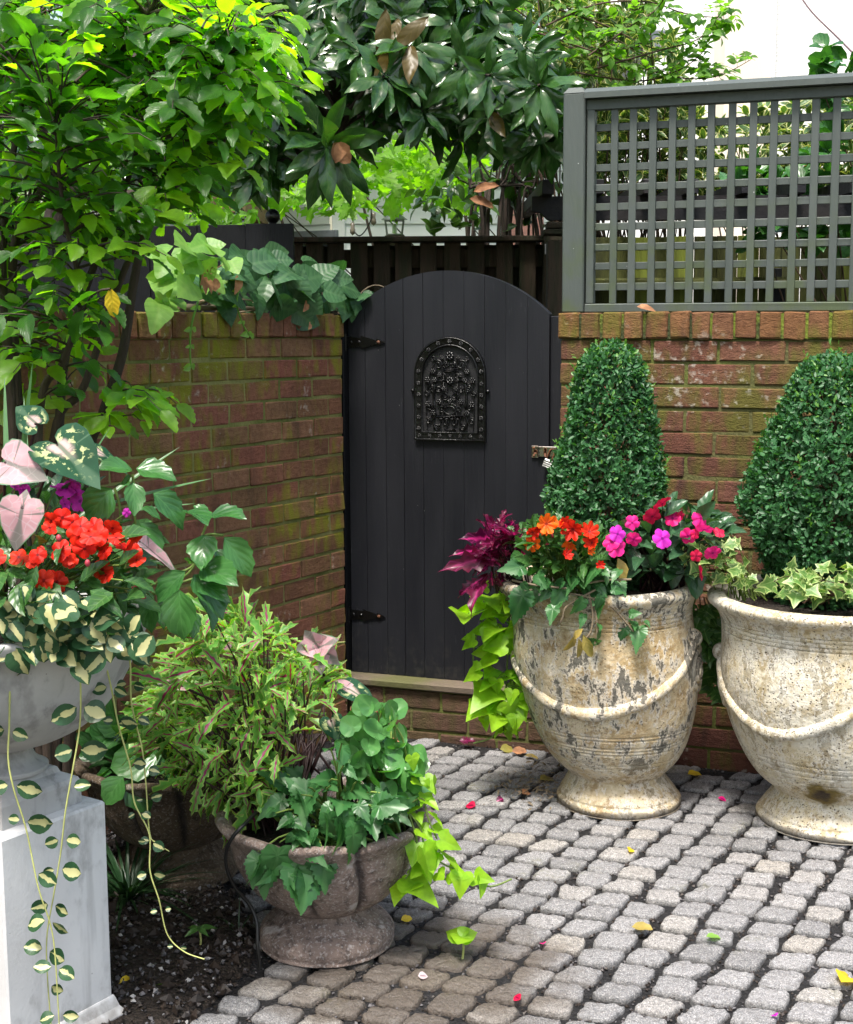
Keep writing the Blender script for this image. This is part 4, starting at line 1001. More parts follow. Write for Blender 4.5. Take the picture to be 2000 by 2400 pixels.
# ------------------------------------------------------------------ urns, bowls, pedestal
M['urn_white'] = urnmat('glazed_terracotta_cream', (.50, .44, .31), (.40, .29, .12), (.58, .55, .47), (.05, .048, .045), .35, .45, .75, stain=(1.095, 3.79, .125))
def lean(c, deg):
    R = Matrix.Rotation(math.radians(deg), 3, 'Y'); Mx = np.eye(4); Mx[:3, :3] = np.array(R); Mx[:3, 3] = c; return Mx
def urn(c, prof, mat, label, swags, a0, deg, grooves, swz):
    U = thing('urn', label, 'urn', c)
    Mx = shear(c, deg)
    P = catmull(prof, 10); z = P[:, 1]; g = np.zeros(len(P))
    zs_ = np.interp(np.arange(0, len(P) - 1, .25), np.arange(len(P)), z); rs = np.interp(np.arange(0, len(P) - 1, .25), np.arange(len(P)), P[:, 0])
    d = np.zeros(len(zs_))
    for gz in grooves: d -= .0028 * np.exp(-((zs_ - gz) / .0022) ** 2)
    d[rs < .05] = 0
    k = np.argmax(zs_)
    d[k:] = 0
    r0, z0 = rs + d, zs_
    def wob(R, Z, A): return R * (1 + .004 * np.sin(3 * A + Z * 9) + .003 * np.sin(7 * A - Z * 21)) 
    mb = MB(Mx); lathe(mb, np.stack([r0, z0], -1), 128, wob); body = mb.build('body', mat, U)
    def surf(a, zz): return np.interp(zz, zs_[:k], rs[:k])
    zhi, zlo = swz; mb = MB(Mx); per = 2 * PI / swags
    for s in range(swags):
        ts = np.linspace(-.5, .5, 40); pts = []; rad = []
        for t in ts:
            a = a0 + s * per + t * per; u = 2 * abs(t)
            zz = zlo + (zhi - zlo) * (u ** 1.75)
            r = surf(a, zz) - .004; pts.append((r * math.cos(a), r * math.sin(a), zz)); rad.append(.0205 - .006 * u + .0013 * math.sin(t * 70) + rng.normal(0, .0006))
        tube(mb, pts, np.array(rad), 14)
    mb.build('garland', mat, U)
    for s in range(swags):
        a = a0 + (s + .5) * per; mb = MB(Mx)
        r = surf(a, zhi - .005); ball(mb, (r * math.cos(a), r * math.sin(a), zhi), .026, 14, 10)
        Rz = np.array(Matrix.Rotation(a + PI / 2, 3, 'Z'))
        for rr, th, off in ((.044, .010, 0), (.026, .008, .004), (.010, .009, .006)):
            q = []
            for b in np.linspace(0, 2 * PI, 25)[:-1]:
                zz = zhi - .10 + rr * 1.25 * math.sin(b); aa = a + rr * math.cos(b) / .26; r = surf(aa, zz) + off
                q.append((r * math.cos(aa), r * math.sin(aa), zz))
            tube(mb, q, th, 8, closed=True)
        mb.build('medallion', mat, U)
    zt = z0.max(); ri = np.interp(zt - .05, [0, 1], [0, 0]) + rs[k] - .055
    mb = MB(Mx); disc(mb, ri, zt - .05, 40, .012, .004); mb.build('soil', M['soil'], U)
    return U, Mx
def gpt(px, py): return ground(px, py)
def shear(c, k):
    Mx = np.eye(4); Mx[0, 2] = k; Mx[:3, 3] = c; return Mx
def uprof(zk, rk, fk):
    p = [(.02, .0), (.174, .0), (.184, .003), (.187, .012), (.185, .022), (.177, .030), (.175, .038), (.166, .052), (.153, .072), (.143, .090), (.143, .100), (.162, .117), (.186, .142), (.212, .185), (.236, .245), (.253, .31), (.264, .38), (.266, .44), (.262, .50), (.262, .545), (.266, .57), (.276, .592), (.288, .604), (.294, .614), (.294, .624), (.286, .633), (.270, .634), (.252, .626), (.246, .60), (.244, .54)]
    return [(r * (fk if z < .1 else rk), z if z < .1 else .1 + (z - .1) * zk) for r, z in p]
C1 = np.array([.580, 4.155, 0.]); zk = 1.095
urn(C1, uprof(zk, 1.03, 1.), M['urn_yellow'], 'yellowish glazed urn with dark worn patches beside the gate', 2, math.radians(-90 - 22), -.105, [.1 + (q - .1) * zk for q in (.150, .163, .196, .206, .216, .238, .248, .535, .546, .557, .568)], (.525, .335))
C2 = np.array([1.178, 3.985, 0.]); zk = 1.06
urn(C2, uprof(zk, 1.19, 1.16), M['urn_white'], 'pale cream glazed urn with a brown stain above its foot', 3, math.radians(-90 - 48), -.03, [.1 + (q - .1) * zk for q in (.150, .166, .190, .205, .222, .535, .546, .557, .568)], (.475, .315))
# pedestal with white bowl
PA = nrm([math.sin(math.radians(34)), math.cos(math.radians(34)), 0]); PN = np.array([PA[1], -PA[0], 0])
pf = ground(256, 2384); pw = .27; PC = pf - PA * pw / 2 - PN * pw / 2 + np.array([.010, 0, 0])
PM = frame(PC, PA, -PN, UP)
ztop = .472
pd = thing('pedestal', 'white concrete pedestal block under the flower bowl', 'pedestal', PC)
mb = MB(PM); rbox(mb, (0, 0, ztop / 2 + .01), (pw, pw, ztop - .02), .005, .5, .0006); mb.build('block', M['concrete'], pd, False)
mb = MB(PM)
def sqring(mb, rows):
    V = [];
    for h, z in rows: V += [(-h, -h, z), (h, -h, z), (h, h, z), (-h, h, z)]
    F = []
    for i in range(len(rows) - 1):
        for j in range(4): a = i * 4 + j; b = i * 4 + (j + 1) % 4; F.append((a, b, b + 4, a + 4))
    F.append(tuple(range((len(rows) - 1) * 4, len(rows) * 4))); mb.add(V, F, rnd=.5)
h = pw / 2
sqring(mb, [(h + .02, 0), (h + .02, .010), (h + .017, .015), (h + .009, .026), (h + .003, .046), (h + .001, .05)]); mb.build('base_moulding', M['concrete'], pd, False)
bw = thing('flower_bowl', 'white concrete bowl overflowing with red flowers', 'flower bowl', PC + [0, 0, ztop])
mb = MB(PM); sqring(mb, [(h - .034, ztop + .0005), (h - .034, ztop + .046), (h - .038, ztop + .055), (h - .050, ztop + .062), (h - .062, ztop + .068), (h - .066, ztop + .078), (h - .07, ztop + .081)]); mb.build('plinth', M['concrete_bowl'], bw, False)
BM = np.eye(4); BM[:3, 3] = PC
mb = MB(BM); z = ztop + .0805
bprof = [(.08, z), (.081, z + .008), (.074, z + .012), (.060, z + .022), (.052, z + .036), (.052, z + .047), (.075, z + .056), (.12, z + .072), (.17, z + .10), (.215, z + .145), (.25, z + .205), (.276, z + .262), (.293, z + .300), (.297, z + .315), (.287, z + .320), (.270, z + .310), (.25, z + .25)]
bp = catmull(bprof, 6); lathe(mb, bp, 96); mb.build('basin', M['concrete_bowl'], bw)
BZ = z + .30
mb = MB(BM); disc(mb, .255, BZ - .03, 40, .02, .004); mb.build('soil', M['soil'], bw)
# scalloped stone bowls
def scallop(c, s, mat, label, nlob, tw, a00):
    T = thing('stone_bowl', label, 'stone bowl', c); Mx = np.eye(4); Mx[:3, 3] = c
    foot = catmull([(.02, 0), (.145, 0), (.156, .012), (.158, .030), (.148, .048), (.128, .058), (.122, .062), (.112, .072), (.098, .082), (.095, .098)], 6) * s
    mb = MB(Mx); lathe(mb, foot, 96, lambda R, Z, A: R * (1 + .006 * np.sin(5 * A + Z * 40) + .004 * np.sin(13 * A))); mb.build('foot', mat, T)
    bp = catmull([(.085, .088), (.10, .094), (.135, .115), (.170, .150), (.197, .195), (.211, .236), (.218, .262), (.236, .284), (.246, .298), (.240, .308), (.222, .305), (.204, .288), (.196, .24)], 8) * s
    zz = bp[:, 1] / s
    rows = np.stack([bp[:, 0], bp[:, 1]], -1)
    mb = MB(Mx); EE = []
    def fn(R, Z, A):
        ph = (A + a00 + tw * (Z / s - .1)) * nlob / 2
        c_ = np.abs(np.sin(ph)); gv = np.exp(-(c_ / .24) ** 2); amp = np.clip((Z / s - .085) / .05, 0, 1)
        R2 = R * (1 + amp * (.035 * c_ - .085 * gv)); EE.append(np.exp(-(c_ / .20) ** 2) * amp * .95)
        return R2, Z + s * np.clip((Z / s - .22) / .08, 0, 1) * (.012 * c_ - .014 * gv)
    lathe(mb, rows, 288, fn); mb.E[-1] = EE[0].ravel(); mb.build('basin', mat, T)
    mb = MB(Mx); disc(mb, .198 * s, .262 * s, 40, .012, .004); mb.build('soil', M['soil'], T)
    return T
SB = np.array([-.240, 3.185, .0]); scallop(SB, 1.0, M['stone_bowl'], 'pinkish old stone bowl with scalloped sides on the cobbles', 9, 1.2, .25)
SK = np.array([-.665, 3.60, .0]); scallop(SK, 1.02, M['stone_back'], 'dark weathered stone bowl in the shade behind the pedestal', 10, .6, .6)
# drip hose over the front bowl
hp = [(600, 1905, 3.05), (570, 1935, 2.985), (547, 1960, 2.975), (532, 1990, 2.985), (531, 2030, 3.0), (550, 2078, 3.015), (585, 2120, 3.03), (602, 2160, 3.02), (604, 2215, 3.0), (610, 2270, 3.0)]
mb = MB(); tube(mb, catmull([at(*q) for q in hp], 6), .0042, 8); o = mb.build('drip_hose', M['cable']); tag(o, 'thin black drip hose looped over the front stone bowl', 'hose')
# ------------------------------------------------------------------ leaf shapes
def ov(mx, p=.85, q=.9): return lambda t: mx * math.sin(PI * min(max(t, 0), 1) ** p) ** q
T_HORN = [strip_leaf(ov(.27, .92, .8), 12, .05, .16, .10 + .13 * i, .25) for i in range(4)]
T_SIMPLE = [strip_leaf(ov(.28), 4, 0, .2, .2 + .15 * i) for i in range(3)]
T_NARROW = [strip_leaf(ov(.17), 4, 0, .25, .2 + .2 * i) for i in range(3)]
T_MAG = [strip_leaf(ov(.175, 1.0, .8), 7, 0, .38 - .2 * i, .06 + .16 * i, .45) for i in range(4)]
T_OVAL = [strip_leaf(ov(.34, .9, .8), 6, .05, .16, .15 + .14 * i, .25) for i in range(3)]
T_SALV = [strip_leaf(ov(.33, .82, .85), 9, .045, .22, .16 + .12 * i, .35) for i in range(3)]
T_IMP = [strip_leaf(ov(.24, .95), 6, .04, .25, .18 + .16 * i) for i in range(3)]
T_COL = [strip_leaf(ov(.15, .9), 9, 0, .22, .12 + .22 * i, .3, lobes=1) for i in range(4)]
T_BURG = [strip_leaf(ov(.18, .8), 11, .30, .2, .12 + .2 * i, .6) for i in range(3)]
T_ROUND = [strip_leaf(ov(.47, .95, .62), 7, 0, .10 + .12 * (i % 2), -.06 + .17 * i, .3) for i in range(4)]
T_BLADE = [strip_leaf(lambda t: .022 * (1 - t) ** .6 * min(1, .5 + t * 3), 8, 0, .5, c) for c in (.05, .25, .5, .8)]
def noisy(h, k=.02): return [(x * (1 + rng.normal(0, k)), y + rng.normal(0, k * .4)) for x, y in h]
HEART = [(0, 0), (.12, -.10), (.28, -.13), (.42, -.03), (.47, .14), (.44, .32), (.34, .52), (.2, .74), (.07, .92), (0, 1)]
LIME = [(0, 0), (.14, -.12), (.32, -.14), (.46, -.01), (.50, .15), (.40, .30), (.30, .46), (.21, .66), (.09, .86), (0, 1)]
IVY = [(0, 0), (.12, -.12), (.34, -.16), (.30, .02), (.34, .14), (.56, .22), (.36, .40), (.22, .52), (.12, .78), (0, 1)]
MAPLE = [(0, 0), (.10, -.03), (.30, -.10), (.25, .06), (.40, .08), (.62, .20), (.45, .28), (.50, .48), (.35, .44), (.20, .48), (.25, .70), (.11, .74), (0, 1)]
BEG = [(0, 0), (.12, -.08), (.25, -.07), (.33, .03), (.37, .10), (.33, .15), (.41, .22), (.36, .28), (.41, .36), (.33, .41), (.36, .50), (.27, .54), (.29, .63), (.20, .67), (.20, .76), (.12, .80), (.09, .91), (0, 1.06)]
RBEG = [(0, 0), (.15, -.08), (.34, -.06), (.48, .10), (.53, .32), (.47, .55), (.33, .76), (.16, .90), (0, .94)]
VINE = [(0, .02), (.15, -.06), (.3, -.04), (.40, .07), (.46, .2), (.45, .32), (.42, .42), (.36, .55), (.29, .66), (.19, .79), (.09, .91), (0, 1)]
CAL = [(0, .0), (.06, -.16), (.16, -.26), (.28, -.24), (.38, -.08), (.42, .10), (.40, .28), (.33, .48), (.22, .68), (.10, .86), (0, 1)]
def fans(h, c, curls, fold=.18, cup=0., wave=0., k=.03): return [fan_leaf(mirror(noisy(h, k)), c, fold, q, cup, wave) for q in curls]
T_HEART = fans(HEART, (0, .22), (.1, .25, .45), .22, 0, .03)
T_LIME = fans(LIME, (0, .2), (.05, .2, .4), .25, 0, .05)
T_IVY = fans(IVY, (0, .18), (.05, .2, .35), .15, .1)
T_MAPLE = fans(MAPLE, (0, .2), (.1, .3), .1, .05)
T_BEG = fans(BEG, (0, .2), (.15, .35, .6), .2, 0, .03)
T_RBEG = fans(RBEG, (0, .3), (.0, .2), .1, .35, .05)
T_VINE = fans(VINE, (0, .25), (.1, .3, .5), .2, 0, .02)
T_CAL = fans(CAL, (0, .05), (.12, .3), .12, 0, .035, .04)
def bx():
    V = np.array([[0, 0, 0], [.26, .5, .06], [0, .5, -.02], [-.26, .5, .06], [.17, .85, .02], [0, 1, -.08], [-.17, .85, .02], [.2, .2, .05], [-.2, .2, .05]])
    return V, [np.array([[0, 7, 1, 2], [0, 2, 3, 8], [2, 1, 4, 5], [2, 5, 6, 3]])], np.stack([.5 + V[:, 0] * 1.6, V[:, 1]], -1), np.abs(V[:, 0]) * 3
T_BOX = [bx()]
def flower_t(lobes=5, notch=.22, cup=.18, wav=.05, n=40, ex=.45):
    a = np.arange(n) / n * 2 * PI; r = .5 * (1 - notch + notch * np.abs(np.cos(lobes * a / 2)) ** ex)
    r = r * (1 + rng.normal(0, .02, n)); O = np.stack([r * np.cos(a), r * np.sin(a)], -1)
    V1 = [np.zeros((1, 3))]; E = [np.zeros(1)]
    for m in (.25, .6, 1.):
        z = cup * m * m * .5 + wav * m * np.sin(lobes * a + 1) * .5 + rng.normal(0, .012, n) * m
        V1.append(np.concatenate([O * m, z[:, None]], 1)); E.append(np.full(n, m))
    V1 = np.concatenate(V1)
    i = np.arange(n); F = [np.stack([0 * i, 1 + i, 1 + (i + 1) % n], -1)]
    q = [np.stack([1 + k * n + i, 1 + (k + 1) * n + i, 1 + (k + 1) * n + (i + 1) % n, 1 + k * n + (i + 1) % n], -1) for k in range(2)]
    return V1, F + [np.concatenate(q)], V1[:, :2] + .5, np.concatenate(E)
T_FLOW = [flower_t(5, .24, -.12, .07) for _ in range(3)]
T_FLOW2 = [flower_t(7, .34, .45, .2, 42) for _ in range(3)]
T_RUFF = [flower_t(9, .2, .5, .35, 54) for _ in range(2)]

def P3(rows): return np.array([at(a, b, c) for a, b, c in rows])
def cloudp(poly, n, d0, d1):
    q = inpoly(poly, n); return np.array([at(x, y, rng.uniform(d0, d1)) for x, y in q])
def nearest(P, Q, up=False):
    out = []
    for p in P:
        d = np.linalg.norm(Q - p, axis=1)
        if up: d = d + np.clip(Q[:, 2] - p[2] + .02, 0, None) * 4
        out.append(np.argmin(d))
    return Q[np.array(out)]
def arc(a, b, sag=.2, n=6, side=0.):
    a, b = np.array(a, float), np.array(b, float); L = np.linalg.norm(b - a); t = np.linspace(0, 1, n)[:, None]
    return a + (b - a) * t + np.array([side * L, 0, sag * L]) * (4 * t * (1 - t))

# ------------------------------------------------------------------ tree in front of the left wall
def stem_tree(name, label, stems, rads, polys, leafT, mats, tw_len, spc, lsize, wood, nleafmax=14, droop=-.15, flat=.35, out=np.array([.6, -.1, .05])):
    T = thing(name, label, 'tree', (stems[0][0][0], stems[0][0][1], 0))
    mb = MB(); Q = []
    for s, r in zip(stems, rads):
        c = catmull(s, 8); tube(mb, c, np.linspace(r, r * .25, len(c)), 7, rng.random()); Q.append(c)
    Q = np.concatenate(Q)
    crown = [MB() for _ in mats]
    for poly, n, d0, d1, mi in polys:
        tips = cloudp(poly, n, d0, d1); roots = nearest(tips, Q, True)
        for tip, root in zip(tips, roots):
            v = tip - root; L = np.linalg.norm(v)
            if L > tw_len: root = tip - v / L * tw_len * rng.uniform(.8, 1.) + [0, 0, -.03]; L = tw_len
            if L < .08: root = tip - nrm(out + rng.normal(0, .4, 3)) * rng.uniform(.12, .2)
            c = arc(root, tip, rng.uniform(.03, .14), 8, rng.normal(0, .05)); c[-1, 2] += droop * .1
            tube(mb, c, np.linspace(.0032, .0010, 8), 4, rng.random(), cap=False)
            seg = np.linalg.norm(np.diff(c, axis=0), axis=1); acc = np.concatenate([[0], np.cumsum(seg)]); L = acc[-1]
            k = int(min(nleafmax, max(3, L * .8 / spc))); tt = np.linspace(L * .22, L, k)
            pos = np.stack([np.interp(tt, acc, c[:, i]) for i in range(3)], -1)
            tan = nrm(np.gradient(pos, axis=0)); lat = nrm(np.cross(tan, UP) + 1e-6); sgn = np.where(np.arange(k) % 2, 1, -1)[:, None]
            d = tan * rng.uniform(.5, 1.0, (k, 1)) + lat * sgn * rng.uniform(.6, 1., (k, 1)) + [0, 0, droop] + rng.normal(0, .18, (k, 3))
            d[-1] = tan[-1] + rng.normal(0, .15, 3)
            nn = UP + rng.normal(0, flat, (k, 3)) + [.1, -.45, 0]
            s = rng.uniform(*lsize, k); s[-1] *= .8
            scatter(crown[mi], leafT, pos, d, nn, s, np.clip(rng.random() * .5 + rng.random(k) * .5, 0, 1))
    mb.build('trunk', wood, T)
    if len(mats) == 1: crown[0].build('crown', mats[0], T)
    else:
        for c, m in zip(crown, mats):
            if c.n: c.build('crown', m, T)
    return T
S_ = lambda rows: [at(*r) for r in rows]
stems = [S_([(120, 1500, 3.45), (200, 1150, 3.42), (241, 978, 3.4), (288, 829, 3.38), (315, 660, 3.35), (340, 552, 3.33), (384, 440, 3.3), (440, 360, 3.25), (470, 260, 3.2), (520, 120, 3.15)]),
         S_([(110, 1500, 3.5), (140, 1000, 3.5), (185, 740, 3.48), (230, 600, 3.45), (290, 450, 3.42), (330, 300, 3.4), (350, 30, 3.35)]),
         S_([(60, 1500, 3.4), (30, 1000, 3.42), (10, 700, 3.42), (8, 560, 3.4), (32, 360, 3.36), (60, 200, 3.33), (90, 20, 3.3)]),
         S_([(90, 1500, 3.5), (40, 900, 3.5), (30, 650, 3.48), (50, 520, 3.45), (120, 420, 3.4), (180, 320, 3.35), (240, 200, 3.3), (300, 100, 3.25), (380, -20, 3.2)]),
         S_([(100, 1500, 3.35), (90, 1050, 3.3), (150, 850, 3.25), (190, 700, 3.2), (150, 500, 3.15), (130, 300, 3.1)]),
         S_([(100, 1500, 3.5), (120, 1100, 3.5), (200, 900, 3.46), (290, 640, 3.42), (350, 520, 3.4), (430, 420, 3.38), (560, 330, 3.34)])]
for s in stems: s[0][2] = 0.
polys = [([(-130, -90), (560, -90), (650, 60), (700, 190), (690, 260), (600, 300), (570, 400), (500, 470), (420, 540), (380, 640), (330, 720), (250, 850), (200, 930), (-60, 950), (-130, 800)], 195, 3.0, 3.75, 0), ([(-130, -90), (560, -90), (650, 60), (700, 190), (690, 260), (600, 300), (570, 400), (500, 470), (420, 540), (380, 640), (330, 720), (250, 850), (200, 930), (-60, 950), (-130, 800)], 170, 3.0, 3.75, 1),
         ([(0, 0), (600, 0), (640, 100), (600, 320), (450, 470), (300, 520), (0, 520)], 80, 2.95, 3.3, 0),
         ([(470, 20), (690, 10), (740, 240), (650, 300), (560, 330), (480, 200)], 40, 3.0, 3.3, 1),
         ([(200, -60), (640, -60), (680, 200), (600, 330), (450, 400), (250, 200)], 75, 3.1, 3.6, 1), ([(-100, -60), (400, -60), (300, 300), (200, 620), (-100, 700)], 60, 3.2, 3.75, 1),
         ([(250, 850), (360, 860), (480, 930), (420, 1000), (330, 1020), (240, 980)], 9, 3.1, 3.3, 1)]
tree1 = stem_tree('leafy_tree', 'slender multi stemmed tree with toothed green leaves before the left brick wall', stems, [.016, .014, .015, .014, .012, .013], polys, T_HORN, [M['hornbeam'], M['hornbeam_backlit']], .42, .034, (.050, .088), M['bark'])
mb = MB(); place(mb, T_OVAL[0], [at(258, 674, 3.05)], [[.1, .1, -1]], [[.3, -1, .2]], .064, .3, .75); mb.build('yellow_leaf', M['yellow_leaf'], tree1)

# ------------------------------------------------------------------ magnolia behind the wall
MGY = 5.75
mg_st = [S_([(150, 1300, 5.9), (140, 700, 5.9), (150, 480, 5.9), (165, 330, 5.85), (300, 180, 5.7), (480, 60, 5.6), (700, -80, 5.5)]),
         S_([(160, 430, 5.9), (300, 470, 5.75), (480, 440, 5.6), (640, 390, 5.5), (720, 320, 5.45), (800, 270, 5.4)]),
         S_([(200, 330, 5.85), (420, 300, 5.7), (620, 260, 5.6), (860, 290, 5.5), (1060, 280, 5.5), (1250, 240, 5.5)]),
         S_([(300, 200, 5.7), (560, 160, 5.6), (760, 90, 5.5), (960, 30, 5.5), (1120, 10, 5.5)]),
         S_([(640, 390, 5.5), (700, 400, 5.4), (790, 330, 5.3)]), S_([(860, 290, 5.5), (1000, 180, 5.5), (1180, 190, 5.5), (1300, 210, 5.5)])]
mg_st[0][0][2] = 0
mag = thing('magnolia_tree', 'magnolia with big glossy dark leaves hanging above the gate', 'tree', (mg_st[0][0][0], 5.9, 0))
mb = MB(); Q = []
for s, r in zip(mg_st, (.095, .05, .04, .035, .02, .022)):
    c = catmull(s, 8); tube(mb, c, np.linspace(r, r * .3, len(c)), 9, rng.random()); Q.append(c)
Q = np.concatenate(Q)
crown, old = MB(), MB()
def whorl(p, d, k, smin=.10, smax=.165):
    d = nrm(d); a0 = rng.random() * 6; e1 = nrm(np.cross(d, UP) + 1e-3); e2 = np.cross(d, e1)
    a = a0 + np.arange(k) * 2.4; sp = rng.uniform(.75, 1.25, (k, 1))
    D = d[None] * rng.uniform(.25, .75, (k, 1)) + (np.cos(a)[:, None] * e1 + np.sin(a)[:, None] * e2) * sp + [0, 0, -.32] + rng.normal(0, .12, (k, 3))
    Nn = d[None] * 1.0 + UP * .35 + rng.normal(0, .25, (k, 3))
    P = p[None] + D * .012
    s = rng.uniform(smin, smax, k); o = rng.random(k) < .010
    scatter(crown, T_MAG, P[~o], D[~o], Nn[~o], s[~o]); 
    if o.any(): scatter(old, T_MAG, P[o], D[o] * [1, 1, .3] + [0, 0, -.7], Nn[o], s[o])
mpoly = [([(420, -70), (1100, -70), (1180, 60), (1330, 210), (1310, 330), (1180, 330), (1000, 315), (860, 290), (760, 305), (640, 395), (520, 320), (400, 250)], 165, 5.2, 6.0),
         ([(560, 330), (700, 330), (760, 290), (820, 300), (800, 380), (700, 410), (590, 420)], 12, 5.2, 5.5),
         ([(-100, -70), (450, -70), (450, 400), (-100, 400)], 36, 5.4, 6.3),
         ([(1230, 180), (1330, 190), (1320, 330), (1250, 340)], 8, 5.0, 5.3),
         ([(640, 100), (1250, 110), (1280, 270), (900, 260), (650, 250)], 34, 5.0, 5.3)]
for poly, n, d0, d1 in mpoly:
    tips = cloudp(poly, n, d0, d1); roots = nearest(tips, Q)
    for tip, root in zip(tips, roots):
        v = tip - root; L = np.linalg.norm(v)
        if L > .9: root = tip - v / L * .9
        c = arc(root, tip, .10, 7, rng.normal(0, .06)); tube(mb, c, np.linspace(.010, .005, 7), 5, rng.random(), cap=False)
        whorl(tip, nrm(c[-1] - c[-2]) + [rng.normal(0, .3), -.35, .35], rng.integers(6, 10))
for px, py, y in ((770, 345, 5.05), (765, 330, 5.05)): whorl(at(px, py, y), np.array([.1, -.8, -.2]), 7, .15, .21)
for px, py, tx, ty in ((905, 20, 892, 145), (1005, 40, 960, 75), (940, 90, 915, 125)): 
    place(old, T_MAG[2], [at(px, py, 5.1)], [at(tx, ty, 5.05) - at(px, py, 5.1)], [[.1, -1, .1]], .17, wid=.95)
mb.build('trunk', M['bark'], mag); crown.build('crown', M['magnolia'], mag); old.build('old_leaves', M['magnolia_old'], mag)
mb = MB(); place(mb, T_OVAL[1], [at(782, 335, 5.0)], [at(822, 385, 4.98) - at(782, 335, 5.0)], [[-.3, -1, .2]], .085, .5, wid=1.2); place(mb, T_OVAL[2], [at(800, 332, 5.0)], [at(795, 372, 4.97) - at(800, 332, 5.0)], [[.5, -1, .2]], .07, .5); mb.build('withered_leaf', M['dry'], mag)

# ------------------------------------------------------------------ other trees and shrubs behind
def shrub(name, label, cat, poly_list, root, Ts, mat, size, wood, nbr=30, wid=1., drop=-.2, whor=0, group=None, br=.006, nface=(0, -.3, .8), nj=.55):
    T = thing(name, label, cat, (root[0], root[1], 0), group)
    mb, cr = MB(), MB()
    for poly, n, d0, d1 in poly_list:
        P = cloudp(poly, n, d0, d1)
        if whor:
            k = whor; A = np.repeat(P, k, 0); D = rng.normal(0, 1, A.shape) + [0, -.2, .35]; Nn = UP + rng.normal(0, .5, A.shape) + nrm(D) * .4
            scatter(cr, Ts, A, D, Nn, rng.uniform(*size, len(A)), wid=wid)
        else:
            D = rng.normal(0, .8, P.shape) + [.1, -.15, drop]; scatter(cr, Ts, P, D, rng.normal(0, nj, P.shape) + nface, rng.uniform(*size, n), wid=wid)
        for p in P[rng.integers(0, n, max(2, int(nbr * n / sum(q[1] for q in poly_list))))]:
            r = np.array(root) + rng.normal(0, .12, 3) * [1, 1, 0]; r[2] = 0
            mid = (r + p) / 2 + rng.normal(0, .12, 3); c = catmull([r, mid, p], 6); tube(mb, c, np.linspace(br * 1.6, br * .35, len(c)), 5, rng.random(), cap=False)
    mb.build('trunk', wood, T); cr.build('crown', mat, T); return T
q = at(1000, 500, 8.)
shrub('maple_tree', 'maple with bright backlit lobed leaves in front of the white house', 'tree', [([(440, 330), (1150, 330), (1120, 430), (1010, 440), (930, 500), (850, 480), (780, 460), (690, 460), (600, 470), (470, 440)], 400, 6.8, 7.8), ([(430, 380), (660, 420), (840, 440), (900, 500), (760, 500), (600, 470)], 110, 6.6, 7.), ([(880, 330), (1150, 330), (1150, 500), (1060, 500), (980, 470)], 200, 7.2, 8.2)], (q[0] + 1.6, 8.3, 0), T_MAPLE, M['maple'], (.06, .10), M['bark'], 6)
shrub('far_tree', 'tall light green tree filling the sky behind the magnolia', 'tree', [([(-100, -80), (1500, -80), (1450, 60), (1330, 230), (1200, 330), (500, 380), (-100, 450)], 1500, 8.0, 9.3)], (.3, 9.0, 0), T_SIMPLE, M['bgtree'], (.08, .13), M['bark'], 12, br=.012)
shrub('far_shrub', 'light green shrubs between the left tree and the black panel', 'shrub', [([(-100, 300), (420, 350), (560, 480), (560, 540), (380, 560), (-100, 640)], 420, 6.4, 7.6), ([(430, 470), (600, 490), (590, 540), (430, 540)], 60, 7.2, 7.8)], (-1.4, 7.2, 0), T_NARROW, M['bgtree'], (.08, .13), M['twig'], 8)
shrub('variegated_shrub', 'tall shrub with narrow cream edged leaves behind the trellis post', 'shrub', [([(1080, 20), (1250, -80), (1480, -60), (1560, 60), (1620, 160), (1640, 300), (1380, 330), (1200, 260)], 380, 6.3, 7.0), ([(1385, 240), (1640, 250), (1660, 480), (1390, 480)], 190, 6.4, 6.9)], (1.0, 6.7, 0), T_NARROW, M['varieg'], (.05, .085), M['twig'], 90, 1.15, whor=8)
shrub('variegated_shrub', 'broad cream edged shrub seen through the right half of the trellis', 'shrub', [([(1640, 330), (1760, 250), (2000, 220), (2300, 240), (2300, 520), (1640, 490)], 380, 6.3, 6.9)], (2.0, 6.7, 0), T_NARROW, M['varieg'], (.06, .09), M['twig'], 40, 1.25, whor=7)
shrub('green_bush', 'fresh green bush rising above the right end of the trellis', 'shrub', [([(1880, 140), (1960, 100), (2080, 90), (2250, 180), (2250, 300), (1900, 250)], 34, 5.7, 6.1), ([(1700, 400), (2000, 300), (2200, 330), (2200, 620), (1750, 560)], 50, 5.7, 6.0)], (2.3, 6.0, 0), T_OVAL, M['salvia'], (.07, .11), M['twig'], 16, whor=6)
# bare stemmed shrub with dark leaves
bs = thing('bare_stem_shrub', 'leggy shrub of dark bare stems rising above the brown fence', 'shrub', (.5, 6.6, 0))
mb, cr = MB(), MB()
for k in range(22):
    bx_, tx = rng.normal(1190, 45), rng.normal(1190, 85)
    y = rng.uniform(6.3, 6.9); b = at(bx_, 560, y); b[2] = 0; tp = at(tx, rng.uniform(120, 330), y)
    c = catmull([b, at(bx_ + rng.normal(0, 12), 540, y), at((bx_ + tx) / 2 + rng.normal(0, 25), 420, y + rng.normal(0, .05)), tp], 7); tube(mb, c, np.linspace(rng.uniform(.006, .016), .003, len(c)), 5, rng.random(), cap=False)
    for j in range(rng.integers(2, 7)):
        p = c[rng.integers(8, len(c))]; cr_d = rng.normal(0, 1, 3); scatter(cr, T_SIMPLE, [p], [cr_d + [0, 0, -.2]], [UP + rng.normal(0, .5, 3)], rng.uniform(.06, .1))
P = cloudp([(980, 440), (1060, 380), (1150, 470), (1130, 545), (1000, 545), (960, 520)], 80, 6.2, 6.6)
